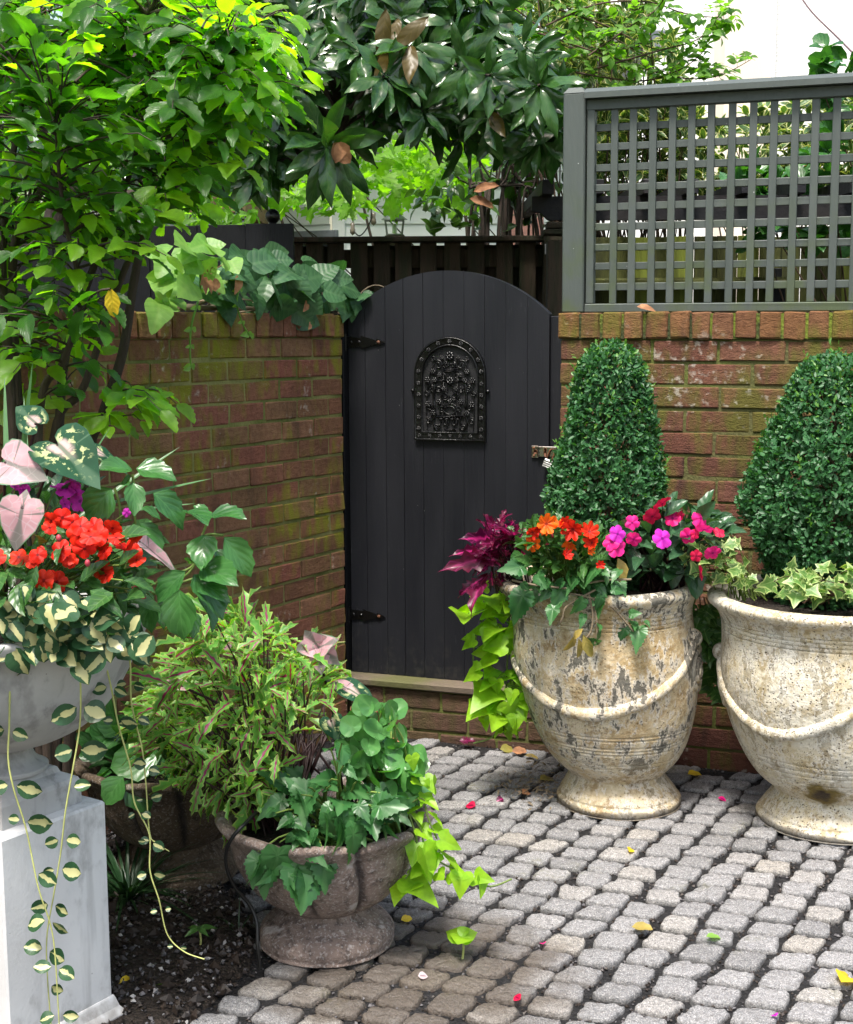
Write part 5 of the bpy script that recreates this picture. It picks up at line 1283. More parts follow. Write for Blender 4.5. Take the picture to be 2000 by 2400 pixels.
P = np.concatenate([P, cloudp([(1180, 350), (1320, 350), (1330, 530), (1200, 540)], 70, 6.5, 7.)])
scatter(cr, T_SIMPLE, P, rng.normal(0, .8, P.shape) + [0, -.2, -.1], rng.normal(0, .5, P.shape) + [0, -.3, .8], rng.uniform(.055, .09, len(P)))
mb.build('trunk', M['bark'], bs); cr.build('crown', M['darkshrub'], bs)
mb = MB(); 
for a in ((1110, 450, 1165, 425), (1100, 465, 1170, 480)): place(mb, T_OVAL[1], [at(a[0], a[1], 6.2)], [at(a[2], a[3], 6.15) - at(a[0], a[1], 6.2)], [[0, -.8, .5]], .11, wid=.6)
mb.build('withered_leaf', M['dry'], bs)
# climbing rose sprays
rs = thing('climbing_rose', 'arching rose shoots with small light leaves against the pale building', 'climber', (1.2, 6.1, 0))
mb, cr = MB(), MB()
arcs = [[(1150, 40), (1300, 90), (1420, 130), (1560, 175), (1640, 185), (1700, 172), (1760, 140)], [(1280, 60), (1400, 10), (1520, 5), (1600, 30), (1680, 40), (1720, 20)], [(1380, 130), (1480, 60), (1540, 20), (1590, -60)], [(1400, 160), (1540, 120), (1640, 90), (1690, 30)], [(1350, 170), (1500, 190), (1600, 160), (1660, 110)], [(1300, 20), (1420, 60), (1520, 110), (1620, 130)], [(1250, -20), (1350, 30), (1440, 90), (1560, 150), (1650, 160)], [(1180, 0), (1260, 60), (1330, 110), (1400, 110)]]
for A in arcs:
    y0 = rng.uniform(5.9, 6.2); c = catmull([at(a, b, y0) for a, b in A], 7); tube(mb, c, np.linspace(.0045, .0015, len(c)), 5, rng.random(), cap=False)
    for p, tn in zip(c[3:], np.gradient(c, axis=0)[3:]):
        if rng.random() < .85:
            d = nrm(rng.normal(0, 1, 3) + [0, -.2, .1]); q = p + d * .07; tube(mb, [p, (p + q) / 2 + [0, 0, .006], q], .001, 3, cap=False)
            lat = nrm(np.cross(d, UP) + 1e-3); L = [(.45, 1), (.45, -1), (.8, 1), (.8, -1), (1., 0)]
            pos = np.array([p + d * .07 * a for a, _ in L]); D = np.array([d + lat * s * 1.4 for _, s in L]); scatter(cr, T_SIMPLE, pos, D, jitter(UP + [0, -.5, 0], 5, .3), rng.uniform(.032, .05, 5), wid=1.35)
c = catmull([(1.2, 6.1, 0), at(1230, 300, 6.1), at(1150, 40, 6.05)], 6); tube(mb, c, np.linspace(.01, .005, len(c)), 6)
mb.build('canes', M['twig'], rs); cr.build('leaves', M['bgtree'], rs)

# ------------------------------------------------------------------ vine on top of the left wall
vn = thing('wall_vine', 'vine with broad veined leaves trailing along the left wall top', 'vine', L2W(LM, (-.6, .05, LZ)))
mb, cr, yl = MB(), MB(), MB()
def wallpt(px, py, off): return onplane(LM, px, py, off)[2]
def vleaf(px, py, tx, ty, o=-.04, m=cr, Ts=T_VINE, wid=1.05, up=.5):
    p = wallpt(px, py, o + .05); q = wallpt(tx, ty, o); L = np.linalg.norm(q - p)
    L = min(L, rng.uniform(.085, .115)); scatter(m, Ts, [p], [q - p], [LN * .8 + np.array([0, -.4, up]) + rng.normal(0, .5, 3)], [L], wid=wid)
for a in [(590, 620, 660, 600), (640, 610, 690, 605), (600, 625, 585, 690), (700, 660, 770, 640), (650, 650, 720, 690), (640, 655, 690, 745), (730, 690, 785, 745), (690, 700, 720, 640), (740, 650, 800, 620), (760, 680, 820, 700), (780, 650, 830, 655), (800, 670, 880, 685), (810, 690, 815, 755), (840, 700, 870, 690), (800, 640, 760, 610), (560, 640, 520, 620), (570, 600, 545, 590), (690, 640, 640, 620), (720, 690, 690, 700), (820, 690, 845, 740), (600, 690, 625, 735), (560, 690, 530, 700), (770, 700, 760, 740), (850, 690, 880, 700)]: vleaf(*a, o=rng.uniform(-.10, 0))
q = inpoly([(440, 620), (560, 590), (680, 600), (760, 620), (860, 665), (880, 700), (800, 715), (700, 735), (640, 735), (560, 715), (440, 715)], 58)
for x, y in q:
    a = rng.uniform(-.6, 1.9); l = rng.uniform(48, 80); vleaf(x, y, x + l * math.cos(a), y + l * math.sin(a) * .8, o=rng.uniform(-.08, .12), up=rng.uniform(.3, 1.))
for a in [(480, 580, 530, 570), (470, 590, 420, 580), (440, 575, 425, 560), (490, 575, 450, 560), (460, 600, 430, 640), (520, 600, 540, 630), (450, 660, 430, 690), (400, 640, 360, 660), (540, 610, 560, 640), (500, 580, 520, 600), (380, 640, 410, 680)]: vleaf(*a, o=rng.uniform(-.16, -.06), m=yl)
q = inpoly([(360, 560), (470, 560), (520, 640), (420, 720), (350, 720)], 26)
for x, y in q:
    a = rng.uniform(-1, 2.5); l = rng.uniform(35, 65); vleaf(x, y, x + l * math.cos(a), y + l * math.sin(a) * .8, o=rng.uniform(-.12, .1), m=yl, up=.8)
for k in range(26):
    x = rng.uniform(380, 860); p = wallpt(x, 722 + rng.normal(0, 6), rng.uniform(.02, .16)); q_ = wallpt(x + rng.normal(60, 50), 715 + rng.normal(-10, 22), rng.uniform(-.03, .16)); tube(mb, arc(p, q_, rng.normal(.05, .1), 7), np.linspace(.006, .003, 7) * rng.uniform(.5, 1.3), 5, rng.random(), cap=False)
tube(mb, catmull([wallpt(x, y, .03) for x, y in ((420, 722), (520, 722), (590, 724), (660, 722), (700, 716))], 6), .008, 7)
mb.build('woody_stems', M['dry_stalk'], vn); cr.build('leaves', M['vine'], vn); yl.build('young_leaves', M['vine_light'], vn)
tnd = [[(470, 610), (470, 660), (466, 700), (450, 760), (446, 810), (448, 860)], [(490, 604), (520, 610), (545, 640), (560, 670), (556, 715), (570, 760), (585, 785)]]
for A in tnd:
    mb, cr = MB(), MB(); c = catmull([wallpt(a, b, -.06) for a, b in A], 6); tube(mb, c, np.linspace(.004, .0025, len(c)), 5)
    for j in list(range(9, len(c), 5)) + [len(c) - 1]:
        for sg in (-1, 1): place(cr, T_SIMPLE[0], [c[j]], [LD * sg + np.array([0, 0, -.3])], [LN], rng.uniform(.018, .034), .8)
    o = mb.build('tendril', M['vine_light'], vn); cr.build('bud_leaves', M['vine_light'], o)
mb = MB()
for a in ((478, 655, 488, 690), (490, 660, 500, 688), (505, 662, 520, 690), (500, 665, 528, 680), (560, 655, 556, 690), (478, 650, 474, 668), (720, 712, 715, 730), (728, 760, 726, 772)):
    p, q_ = wallpt(a[0], a[1], -.07), wallpt(a[2], a[3], -.08); place(mb, T_HEART[1], [p], [q_ - p], [LN], np.linalg.norm(q_ - p), wid=.9)
for k in range(24): tube(mb, arc(wallpt(490, 650, -.05), wallpt(490 + rng.normal(0, 16), 632 + rng.normal(0, 10), -.06 + rng.normal(0, .02)), .1, 4), .0012, 3, cap=False)
mb.build('dried_flowers', M['dry'], vn)  # dried flower heads of the vine with their fine stalks
# ------------------------------------------------------------------ clipped box trees in the urns
def topiary(name, label, cx, cy, z0, prof, n, ltips):
    T = thing(name, label, 'topiary', (cx, cy, z0)); prof = np.array(prof); zz = prof[:, 0]; rr = prof[:, 1]
    mb = MB(); tube(mb, [(cx, cy, z0 - .04), (cx + .005, cy, z0 + .25), (cx, cy, z0 + zz[-1] * .9)], np.array([.012, .009, .004]), 7)
    for k in range(60):
        h = rng.uniform(.02, zz[-1] * .92); a = rng.random() * 6.28; r = np.interp(h, zz, rr) * .85
        tube(mb, arc((cx, cy, z0 + h * .7), (cx + r * math.cos(a), cy + r * math.sin(a), z0 + h + .02), .02, 4), .002, 4, cap=False)
    mb.build('trunk', M['twig'], T)
    zs_ = np.linspace(0, zz[-1], 400); w_ = np.interp(zs_, zz, rr) + .015; cdf = np.cumsum(w_); cdf /= cdf[-1]
    h = np.interp(rng.random(n), cdf, zs_); a = rng.random(n) * 2 * PI; R = np.interp(h, zz, rr)
    lump = 1 + .05 * np.sin(3 * a + h * 14) + .045 * np.sin(7 * a - h * 23 + 1) + .03 * np.sin(13 * a + h * 47)
    dep = 1 - np.abs(rng.normal(0, .06, n)) - (rng.random(n) < .35) * rng.uniform(0, .3, n) + (rng.random(n) < .06) * rng.uniform(0, .09, n)
    r = R * lump * dep + rng.normal(0, .003, n)
    P = np.stack([cx + r * np.cos(a), cy + r * np.sin(a), z0 + h], -1)
    slope = np.gradient(np.interp(np.clip(h + .01, 0, zz[-1]), zz, rr) - np.interp(np.clip(h - .01, 0, zz[-1]), zz, rr)) * 0
    O = np.stack([np.cos(a), np.sin(a), .35 + .8 * (h > zz[-1] * .93)], -1)
    # leaves sit in little sprigs: share a direction among neighbours
    cell = (np.floor(a * 16).astype(int) * 131 + np.floor(h / .016).astype(int) * 7919) % 5003
    tab = np.random.default_rng(5).normal(0, .55, (5003, 3)); D = nrm(O) * .5 + tab[cell] + rng.normal(0, .55, (n, 3)) + [0, 0, .3]
    Nn = nrm(O) + [0, 0, .55] + rng.normal(0, .45, (n, 3))
    gap = (np.sin(a * 5 + h * 31) + np.sin(a * 11 - h * 43 + 2) + np.sin(a * 3 + h * 71 + 4) > 1.75) & (dep > .86) & (rng.random(n) < .85)
    P, D, Nn, O, h, dep = P[~gap], D[~gap], Nn[~gap], O[~gap], h[~gap], dep[~gap]; n = len(P)
    mb, m2 = MB(), MB(); tip = (rng.random(n) < ltips * (.2 + 3. * (h / zz[-1]) ** 5)) & (dep > .97)
    scatter(mb, T_BOX, P[~tip], D[~tip], Nn[~tip], rng.uniform(.012, .022, (~tip).sum()))
    scatter(m2, T_BOX, P[tip] + nrm(O[tip]) * .005, D[tip] + [0, 0, .6], Nn[tip], rng.uniform(.010, .017, tip.sum()))
    for k in range(26):
        aa = rng.random() * 6.28; hh = zz[-1] * (rng.random() ** .4); rq = np.interp(hh, zz, rr); b = np.array([cx + rq * math.cos(aa), cy + rq * math.sin(aa), z0 + hh]); t = nrm(np.array([math.cos(aa) * .5, math.sin(aa) * .5, 1.]))
        for j in range(6): place(m2, T_BOX[0], [b + t * .007 * j], [t + rng.normal(0, .7, 3)], [rng.normal(0, .4, 3) + UP], .014)
    mb.build('crown', M['box'], T); m2.build('leaves', M['box_tip'], T); return T
S1 = 784.
z_of = lambda y, sc, hz: 1.45 - (y - hz) / sc - .585
p1 = [(0, .10), (.10, .115)] + [(z_of(y, 793, 742), r) for y, r in ((1300, .135), (1250, .162), (1200, .184), (1150, .188), (1100, .177), (1050, .158), (1000, .141), (950, .127), (900, .114), (860, .100), (830, .078), (812, .048), (800, .01))]
p1 = [(z, r * .91) for z, r in p1]
topiary('box_tree', 'clipped dark green box cone in the yellowish urn', .545, 4.21, .585, p1, 20000, .10)
p2 = [(0, .17), (.06, .20)] + [(z_of(y, 814, 740), r / 814) for y, r in ((1330, 175), (1276, 200), (1239, 214), (1184, 230), (1143, 222), (1111, 210), (1066, 197), (1020, 174), (970, 147), (915, 121), (883, 106), (850, 78), (834, 45), (826, 8))]
p2 = [(z, r * .88) for z, r in p2]
topiary('box_tree', 'wide clipped box cone in the pale cream urn', 1.178, 4.10, .585, p2, 28000, .10)

# ------------------------------------------------------------------ helpers for potted plants
def stalks(mb, P, root, frac=.5, r=.002, sag=.1, n=6):
    for p in P:
        if rng.random() < frac:
            q = np.array(root) + rng.normal(0, .03, 3) * [1, 1, .2]; tube(mb, arc(q, p, sag, n, rng.normal(0, .04)), np.linspace(r * 1.4, r * .7, n), 5, rng.random(), cap=False)
def flowers(T, rows, mats, Ts, size, pick=None, nd=TOCAM, nj=.35, stemm=None, root=None, labels=None, name='flower'):
    for k, row in enumerate(rows):
        p = at(row[0], row[1], row[2]); s = size * (row[3] if len(row) > 3 else 1) * rng.uniform(.9, 1.1); mb = MB()
        m = mats[row[4] if len(row) > 4 else k % len(mats)]
        nn = np.array(nd) + rng.normal(0, nj, 3); up = np.cross(nn, [1, 0, 0])
        place(mb, Ts[k % len(Ts)], [p], [up + rng.normal(0, .5, 3)], [nn], s, rng.random(), rng.uniform(.85, 1.05))
        o = mb.build(name, m, T)
        if root is not None:
            mb = MB(); tube(mb, arc(np.array(root) + (p - root) * .45, p - nrm(nn) * .002, .05, 5), .0012, 4, cap=False); mb.build('stalk', stemm or M['stem_green'], o)
def leaves_px(mb, rows, Ts, up=(0, -.7, .8), nj=.25, wid=1., sc=1.):
    """rows: stalk px, py, tip px, py, depth of stalk, depth of tip"""
    for r in rows:
        p, q = at(r[0], r[1], r[4]), at(r[2], r[3], r[5]); p = p + (q - p) * (1 - sc) * .5; q = p + (q - p) * sc / (1 - (1 - sc) * .5); scatter(mb, Ts, [p], [q - p], [np.array(up) + rng.normal(0, nj, 3)], [np.linalg.norm(q - p)], wid=wid)
def bush(mb, poly, n, d0, d1, Ts, size, ctr, out=1., drop=-.2, dj=.4, up=(0, -.35, .9), nj=.35, wid=1., rnd=None):
    """leaves scattered through a volume, pointing away from the plant's middle"""
    P = cloudp(poly, n, d0, d1); D = nrm(P - np.array(ctr)) * out + [0, 0, drop] + rng.normal(0, dj, P.shape)
    scatter(mb, Ts, P, D, np.array(up) + rng.normal(0, nj, P.shape), rng.uniform(*size, n), rnd, wid); return P
def A7(rows, dep=None): return [(1000 + r[0] * .42857, 1050 + r[1] * .42857) + tuple(r[2:]) for r in rows]
def A6(rows): return [(r[0] * .35429, 900 + r[1] * .35429) + tuple(r[2:]) for r in rows]

# ------------------------------------------------------------------ yellowish urn
Z1 = .60
R1 = np.array([.50, 4.16, Z1])
T = thing('coleus_plant', 'burgundy purple coleus hanging over the gate side of the yellowish urn', 'coleus', at(1190, 1380, 4.12))
mb, st_ = MB(), MB(); rt = at(1205, 1385, 4.14)
lv = [(470, 470, 390, 410), (430, 480, 345, 440), (420, 500, 240, 480), (440, 530, 195, 510), (400, 550, 210, 570), (420, 580, 150, 620), (380, 590, 180, 590), (400, 610, 230, 660), (330, 700, 145, 800), (350, 690, 200, 780), (380, 650, 400, 810), (400, 660, 420, 800), (360, 660, 345, 790), (480, 500, 520, 440), (460, 520, 500, 470), (400, 470, 300, 480), (380, 520, 270, 540), (440, 560, 330, 560), (470, 570, 520, 560), (400, 620, 300, 600), (440, 440, 430, 400), (420, 520, 280, 520), (360, 620, 270, 690), (430, 600, 470, 650), (390, 480, 350, 430), (450, 490, 470, 430), (340, 560, 200, 540)]
leaves_px(mb, [(1000 + a * .42857, 1050 + b * .42857, 1000 + c * .42857, 1050 + d * .42857, 4.08 + rng.normal(0, .03), 4.02 + rng.normal(0, .04)) for a, b, c, d in lv], T_BURG, (0, -.6, .8), .4, 1.0, .82)
P = bush(mb, A7([(360, 440), (500, 430), (520, 600), (420, 690), (330, 640)]), 60, 4.02, 4.2, T_BURG, (.045, .075), rt, 1., -.1)
stalks(st_, P, rt, .6, .002, .1); st_.build('stems', M['stem_dark'], T); mb.build('leaves', M['burgundy'], T)

T = thing('sweet_potato_vine', 'lime green sweet potato vine trailing down beside the doorstep', 'vine', at(1190, 1420, 4.15))
mb, st_ = MB(), MB(); f7 = lambda x, y: (780 + x * .33333, 1250 + y * .33333)
lm = [(1070, 350, 960, 410), (1100, 440, 1180, 480), (970, 540, 840, 545), (960, 560, 920, 605), (1070, 480, 970, 520), (1170, 540, 1020, 600), (1160, 600, 1240, 590), (1150, 665, 930, 680), (1180, 660, 1050, 720), (1010, 740, 880, 820), (980, 720, 900, 760), (1190, 690, 1270, 800), (1230, 790, 1020, 810), (1230, 790, 1330, 830), (1170, 870, 915, 990), (1050, 960, 895, 1045), (1140, 950, 1070, 1010), (1240, 1000, 1010, 1090), (1290, 950, 1350, 1080), (1300, 930, 1210, 1060), (1130, 1085, 970, 1220), (1060, 1220, 945, 1290), (1100, 1190, 1180, 1250), (1280, 1170, 1220, 1280), (1160, 1270, 1130, 1390), (1270, 1290, 1370, 1410), (1060, 1290, 1090, 1390), (1200, 1370, 1120, 1445), (1300, 1180, 1370, 1220), (1330, 660, 1260, 620), (1280, 780, 1260, 870), (1150, 1180, 1100, 1240), (1210, 470, 1250, 540), (1100, 380, 1000, 390), (1240, 1390, 1180, 1360), (1300, 1050, 1280, 1150)]
leaves_px(mb, [(*f7(a, b), *f7(c, d), 4.16 + rng.normal(0, .03), 4.10 + rng.normal(0, .04)) for a, b, c, d in lm], T_LIME, (-.15, -.6, .7), .5, .98, .84)
P = bush(mb, [f7(*q) for q in [(1080, 420), (1300, 500), (1330, 900), (1380, 1250), (1250, 1380), (1060, 1240), (1120, 900), (1050, 650)]], 28, 4.08, 4.24, T_LIME, (.04, .06), at(1250, 1400, 4.2), .6, -.6, .5, (-.2, -.8, .5), .4, 1.1)
for A in ([(1215, 1380), (1195, 1440), (1190, 1540), (1185, 1640), (1180, 1720)], [(1220, 1390), (1150, 1430), (1120, 1480), (1110, 1560), (1140, 1640)], [(1225, 1400), (1205, 1500), (1205, 1600), (1215, 1690)], [(1170, 1640), (1160, 1720), (1110, 1742)]):
    c = catmull([at(a, b, 4.17) for a, b in A], 6); tube(st_, c, .0026, 5, cap=False)
    for p in P[:14]:
        q = c[np.argmin(np.linalg.norm(c - p, axis=1))]
        if np.linalg.norm(q - p) < .14: tube(st_, arc(q, p, .1, 5), .0013, 4, cap=False)
st_.build('stems', M['stem_green'], T); mb.build('leaves', M['lime'], T)

T = thing('impatiens_plant', 'orange flowered impatiens at the front left of the yellowish urn', 'impatiens', at(1320, 1360, 4.05))
mb, st_ = MB(), MB(); rt = at(1330, 1390, 4.08)
P = bush(mb, A7([(520, 470), (640, 410), (760, 420), (920, 480), (990, 600), (930, 700), (760, 700), (600, 690), (530, 600)]), 270, 3.86, 4.12, T_IMP, (.035, .065), rt, 1., -.05, .45)
stalks(st_, P, rt, .25, .002); st_.build('stems', M['stem_green'], T); mb.build('leaves', M['impat'], T)
flowers(T, [q + (3.83 + rng.uniform(0, .05), s, c) for q, s, c in zip(A7([(655, 415), (580, 462), (575, 525), (755, 412), (800, 445), (890, 458), (785, 525), (765, 585), (905, 518), (950, 640), (895, 562), (720, 425), (830, 430), (655, 440), (600, 450)]), [1.15, .9, 1.05, 1, 1.25, 1.1, .95, .8, 1, .6, .55, .7, .7, .8, .7], [0, 1, 0, 1, 1, 1, 0, 1, 1, 1, 0, 0, 1, 0, 1])], [M['orange'], M['red']], T_FLOW2, .047, nj=.35, root=rt)
for a, b in A7([(700, 470), (660, 530), (940, 525), (690, 480)]):
    m2 = MB(); ball(m2, at(a, b, 3.94), .006, 8, 6, sq=(.8, .8, 1.2)); m2.build('flower_bud', M['bud'], T)

T = thing('impatiens_plant', 'pink flowered dark leaved impatiens at the right of the yellowish urn', 'impatiens', at(1560, 1360, 4.1))
mb, st_ = MB(), MB(); rt = at(1560, 1385, 4.12)
P = bush(mb, A7([(1000, 560), (1100, 450), (1230, 400), (1330, 330), (1500, 370), (1640, 450), (1560, 540), (1480, 600), (1400, 700), (1250, 690), (1110, 650)]), 240, 3.93, 4.2, T_IMP, (.045, .085), rt, .9, -.2, .45)
leaves_px(mb, [(*A7([(a, b)])[0], *A7([(c, d)])[0], 4.0, 3.95) for a, b, c, d in [(1360, 590, 1365, 755), (1440, 600, 1490, 820), (1430, 650, 1470, 770), (1130, 530, 1130, 660), (1270, 540, 1260, 620), (1350, 620, 1330, 700), (1010, 560, 980, 600)]], T_IMP, (0, -.9, .4), .2, 1.15)
stalks(st_, P, rt, .3, .0025); st_.build('stems', M['stem_dark'], T); mb.build('leaves', M['impat_dark'], T)
fl = [(1290, 305, 1.2, 1), (1235, 375, 1.1, 1), (1345, 385, 1.05, 0), (1125, 408, 1., 0), (1045, 470, 1.05, 2), (1040, 545, 1.25, 0), (1010, 515, 1.05, 0), (1132, 500, .98, 0), (1290, 495, 1.12, 2), (1430, 482, .95, 0), (1500, 385, 1.15, 0), (1520, 447, 1.1, 0), (1600, 460, .8, 1), (1565, 575, 1., 0), (1475, 590, .8, 1), (1495, 680, 1.05, 1), (1390, 370, .6, 1), (1470, 470, .6, 1)]
flowers(T, [A7([(a, b)])[0] + (3.89 + (.05 if b < 420 else -.02), s * 1.08, c) for a, b, s, c in fl], [M['pink'], M['rose'], M['magenta']], T_FLOW, .046, nj=.3, root=rt, stemm=M['stem_dark'])
T = thing('begonia_plant', 'trailing begonia with lobed leaves spilling over the front rim of the yellowish urn', 'begonia', at(1400, 1400, 3.9))
mb, st_ = MB(), MB()
bl = [(550, 650, 400, 650), (530, 690, 440, 660), (550, 760, 450, 950), (520, 730, 560, 790), (800, 690, 850, 760), (840, 700, 740, 790), (960, 650, 830, 720), (780, 660, 760, 760), (680, 720, 620, 790), (760, 720, 660, 780), (870, 810, 785, 930), (850, 800, 830, 900), (960, 800, 920, 940), (960, 790, 930, 900), (1000, 770, 1100, 790), (1000, 750, 1080, 740), (930, 740, 990, 810), (1100, 910, 1180, 900), (1120, 940, 1150, 990), (1100, 960, 1040, 1070), (1170, 960, 1140, 1085), (1190, 940, 1230, 980), (880, 1080, 970, 1030), (960, 1010, 900, 1080), (700, 850, 670, 970), (740, 830, 690, 900), (860, 900, 850, 970), (940, 960, 960, 990), (900, 650, 960, 700), (1060, 660, 1010, 700)]
leaves_px(mb, [(*A7([(a, b)])[0], *A7([(c, d)])[0], 3.86 + rng.normal(0, .015), 3.83 + rng.normal(0, .015)) for a, b, c, d in bl], T_BEG, (0, -.75, .6), .45, .95, .78)
P = bush(mb, A7([(560, 640), (700, 700), (960, 640), (1080, 680), (1000, 780), (800, 800), (600, 770)]), 26, 3.86, 3.96, T_BEG, (.04, .065), at(1380, 1370, 4.), .6, -.4, .4, (0, -.7, .6))
for A in ([(1330, 1390), (1380, 1400), (1430, 1420), (1460, 1450), (1485, 1480)], [(1380, 1390), (1390, 1440), (1385, 1480), (1370, 1500)], [(1340, 1380), (1260, 1372), (1200, 1360)], [(1400, 1380), (1330, 1420), (1318, 1450), (1305, 1468)], [(1390, 1400), (1400, 1470), (1395, 1510)], [(1360, 1370), (1420, 1360), (1480, 1358)]):
    tube(st_, catmull([at(a, b, 3.855) for a, b in A], 5), .0032, 6)
st_.build('stems', M['dry_stalk'], T); mb.build('leaves', M['begonia'], T)
mb = MB(); leaves_px(mb, [(1350, 1480, 1330, 1540, 3.84, 3.84), (1355, 1490, 1365, 1550, 3.84, 3.84), (1365, 1480, 1390, 1550, 3.84, 3.84), (1370, 1470, 1340, 1500, 3.84, 3.84), (1445, 1300, 1475, 1370, 3.9, 3.86)], T_IMP, (0, -1, .3), .3, 1.0, .8); mb.build('withered_leaves', M['olive_leaf'], T)
T = thing('ivy_plant', 'green ivy strand hanging between the two tall urns', 'ivy', at(1660, 1430, 4.25))
mb, st_ = MB(), MB(); iv = [(1650, 1400), (1660, 1450), (1668, 1500), (1690, 1550), (1690, 1600), (1700, 1620)]
for A, yy in ((iv, 4.2), ([(1640, 1400), (1645, 1450), (1650, 1490), (1665, 1520)], 4.16), ([(1655, 1400), (1685, 1470), (1680, 1530), (1675, 1600)], 4.26)):
    c = catmull([at(a, b, yy) for a, b in A], 6); tube(st_, c, .002, 5)
    for p in c[2:]:
        for _ in range(2): d = nrm(np.array([rng.normal(0, .8), -.3, rng.normal(-.4, .4)])); scatter(mb, T_IVY, [p + d * .02], [d], [np.array([0, -.9, .4]) + rng.normal(0, .3, 3)], [rng.uniform(.032, .052)])
st_.build('stems', M['twig'], T); mb.build('leaves', M['ivy'], T)
# ------------------------------------------------------------------ pale cream urn
T = thing('ivy_plant', 'cream edged ivy along the front rim of the pale cream urn', 'ivy', at(1900, 1380, 3.85))
mb, st_ = MB(), MB()
P = bush(mb, [(1785, 1370), (1850, 1330), (1930, 1330), (2000, 1320), (2150, 1340), (2150, 1400), (1960, 1400), (1880, 1395), (1800, 1390)], 130, 3.72, 3.88, T_IVY, (.028, .052), at(1900, 1420, 3.95), .5, -.1, .7, (0, -.75, .6), .35)
stalks(st_, P, at(1900, 1405, 3.93), .3, .0016); st_.build('stems', M['twig'], T); mb.build('leaves', M['ivy_pale'], T)
T = thing('ivy_plant', 'cream edged ivy leaning from the pale urn into the pink flowers', 'ivy', at(1690, 1370, 4.05))
mb, st_ = MB(), MB()
P = bush(mb, [(1600, 1290), (1650, 1270), (1720, 1240), (1740, 1300), (1770, 1370), (1740, 1400), (1700, 1360), (1620, 1350)], 80, 3.88, 4.05, T_IVY, (.026, .046), at(1760, 1390, 4.1), .5, 0, .7, (0, -.75, .6), .35)
stalks(st_, P, at(1745, 1400, 4.05), .5, .0016); st_.build('stems', M['stem_green'], T); mb.build('leaves', M['ivy_pale'], T)

# ------------------------------------------------------------------ white flower bowl on the pedestal
BC = np.array([PC[0], PC[1], BZ]); bd = PC[1]
rt = BC + [0, 0, -.02]
T = thing('impatiens_plant', 'scarlet impatiens filling the middle of the white flower bowl', 'impatiens', rt)
mb, st_ = MB(), MB()
P = bush(mb, A6([(-200, 1050), (100, 1000), (500, 960), (900, 1020), (960, 1300), (880, 1500), (500, 1480), (0, 1480), (-200, 1400)]), 210, bd - .26, bd + .1, T_IMP, (.04, .075), rt, .9, -.15, .5)
stalks(st_, P, rt, .2, .0025); st_.build('stems', M['stem_green'], T); mb.build('leaves', M['impat'], T)
fl = [(340, 905), (415, 885), (330, 950), (480, 915), (535, 940), (510, 990), (625, 935), (645, 1000), (600, 1010), (525, 1060), (560, 1090), (440, 1140), (400, 1100), (465, 1165), (690, 1110), (665, 1060), (770, 1015), (745, 955), (800, 1060), (900, 1000), (880, 1115), (905, 1165), (845, 1080), (700, 1265), (680, 1230), (125, 1145), (250, 1130), (215, 1165), (350, 1280), (290, 1300), (-40, 1150), (-90, 1080), (380, 1310)]
flowers(T, [A6([(a, b)])[0] + (bd - .25 + rng.uniform(0, .06), rng.uniform(.85, 1.15)) for a, b in fl], [M['red']], T_FLOW, .040, nd=(0, -1, .55), nj=.4, root=rt)
flowers(T, [A6([(925, 1370)])[0] + (bd - .2, 1.1, 0)], [M['rose']], T_FLOW, .036, nd=(.9, -.4, .2), root=rt)
for a, b in ((390, 1020), (580, 1185), (45, 900)): m2 = MB(); ball(m2, at(*A6([(a, b)])[0], bd - .27), .0058, 8, 6, sq=(.9, .9, 1.2)); m2.build('flower_bud', M['bud'], T)
T = thing('impatiens_plant', 'purple flowers tucked beneath the caladium leaves', 'impatiens', rt + [0, .06, 0])
mb = MB(); bush(mb, A6([(60, 640), (560, 640), (600, 860), (300, 880), (0, 880)]), 40, bd - .1, bd + .08, T_IMP, (.045, .075), rt, 1., 0, .5); mb.build('leaves', M['impat_dark'], T)
flowers(T, [A6([(a, b)])[0] + (bd - .12, s) for a, b, s in ((440, 690, 1.2), (375, 690, .9), (500, 705, 1.), (155, 700, .9), (430, 795, .8), (530, 775, 1.1), (100, 680, .6), (840, 850, .5), (40, 890, .6), (480, 680, .9))], [M['magenta']], T_FLOW, .038, nj=.5, root=rt)
# caladium
T = thing('caladium_plant', 'caladium with large pink and green speckled leaves in the white bowl', 'caladium', rt)
def bigleaf(px, py, tx, ty, d0, d1, nn, mat, lab, wid=1., tt=0, stem=True, name='leaf', root=None):
    p, q = at(px, py, d0), at(tx, ty, d1); v = q - p; L = np.linalg.norm(v); mb = MB(); place(mb, T_CAL[tt], [p], [v], [nn], L, .5, wid); o = mb.build(name, mat, T); 
    if lab: o['label'] = lab
    if stem: m2 = MB(); tube(m2, arc(rt if root is None else root, p, .06, 8), .0032, 6); m2.build('leaf_stalk', M['stem_dark'], o)
bigleaf(*A6([(385, 400)])[0], *A6([(655, 640)])[0], bd - .14, bd - .20, (.35, -.9, .55), M['cal_green'], 'large dark green leaf speckled cream and pink', 1.15)
bigleaf(*A6([(240, 260)])[0], *A6([(90, 130)])[0], bd - .06, bd - .04, (-.2, -.8, .6), M['cal_green'], 'small dark green speckled leaf', 1.2, 1)
bigleaf(*A6([(40, 515)])[0], *A6([(290, 610)])[0], bd - .16, bd - .2, (0, -.95, .5), M['cal_pink'], 'pink leaf cut by the edge', 1.25)
bigleaf(*A6([(150, 815)])[0], *A6([(90, 1105)])[0], bd - .27, bd - .29, (.1, -1, .15), M['cal_pink'], 'hanging pink leaf with green rim', 1.2)
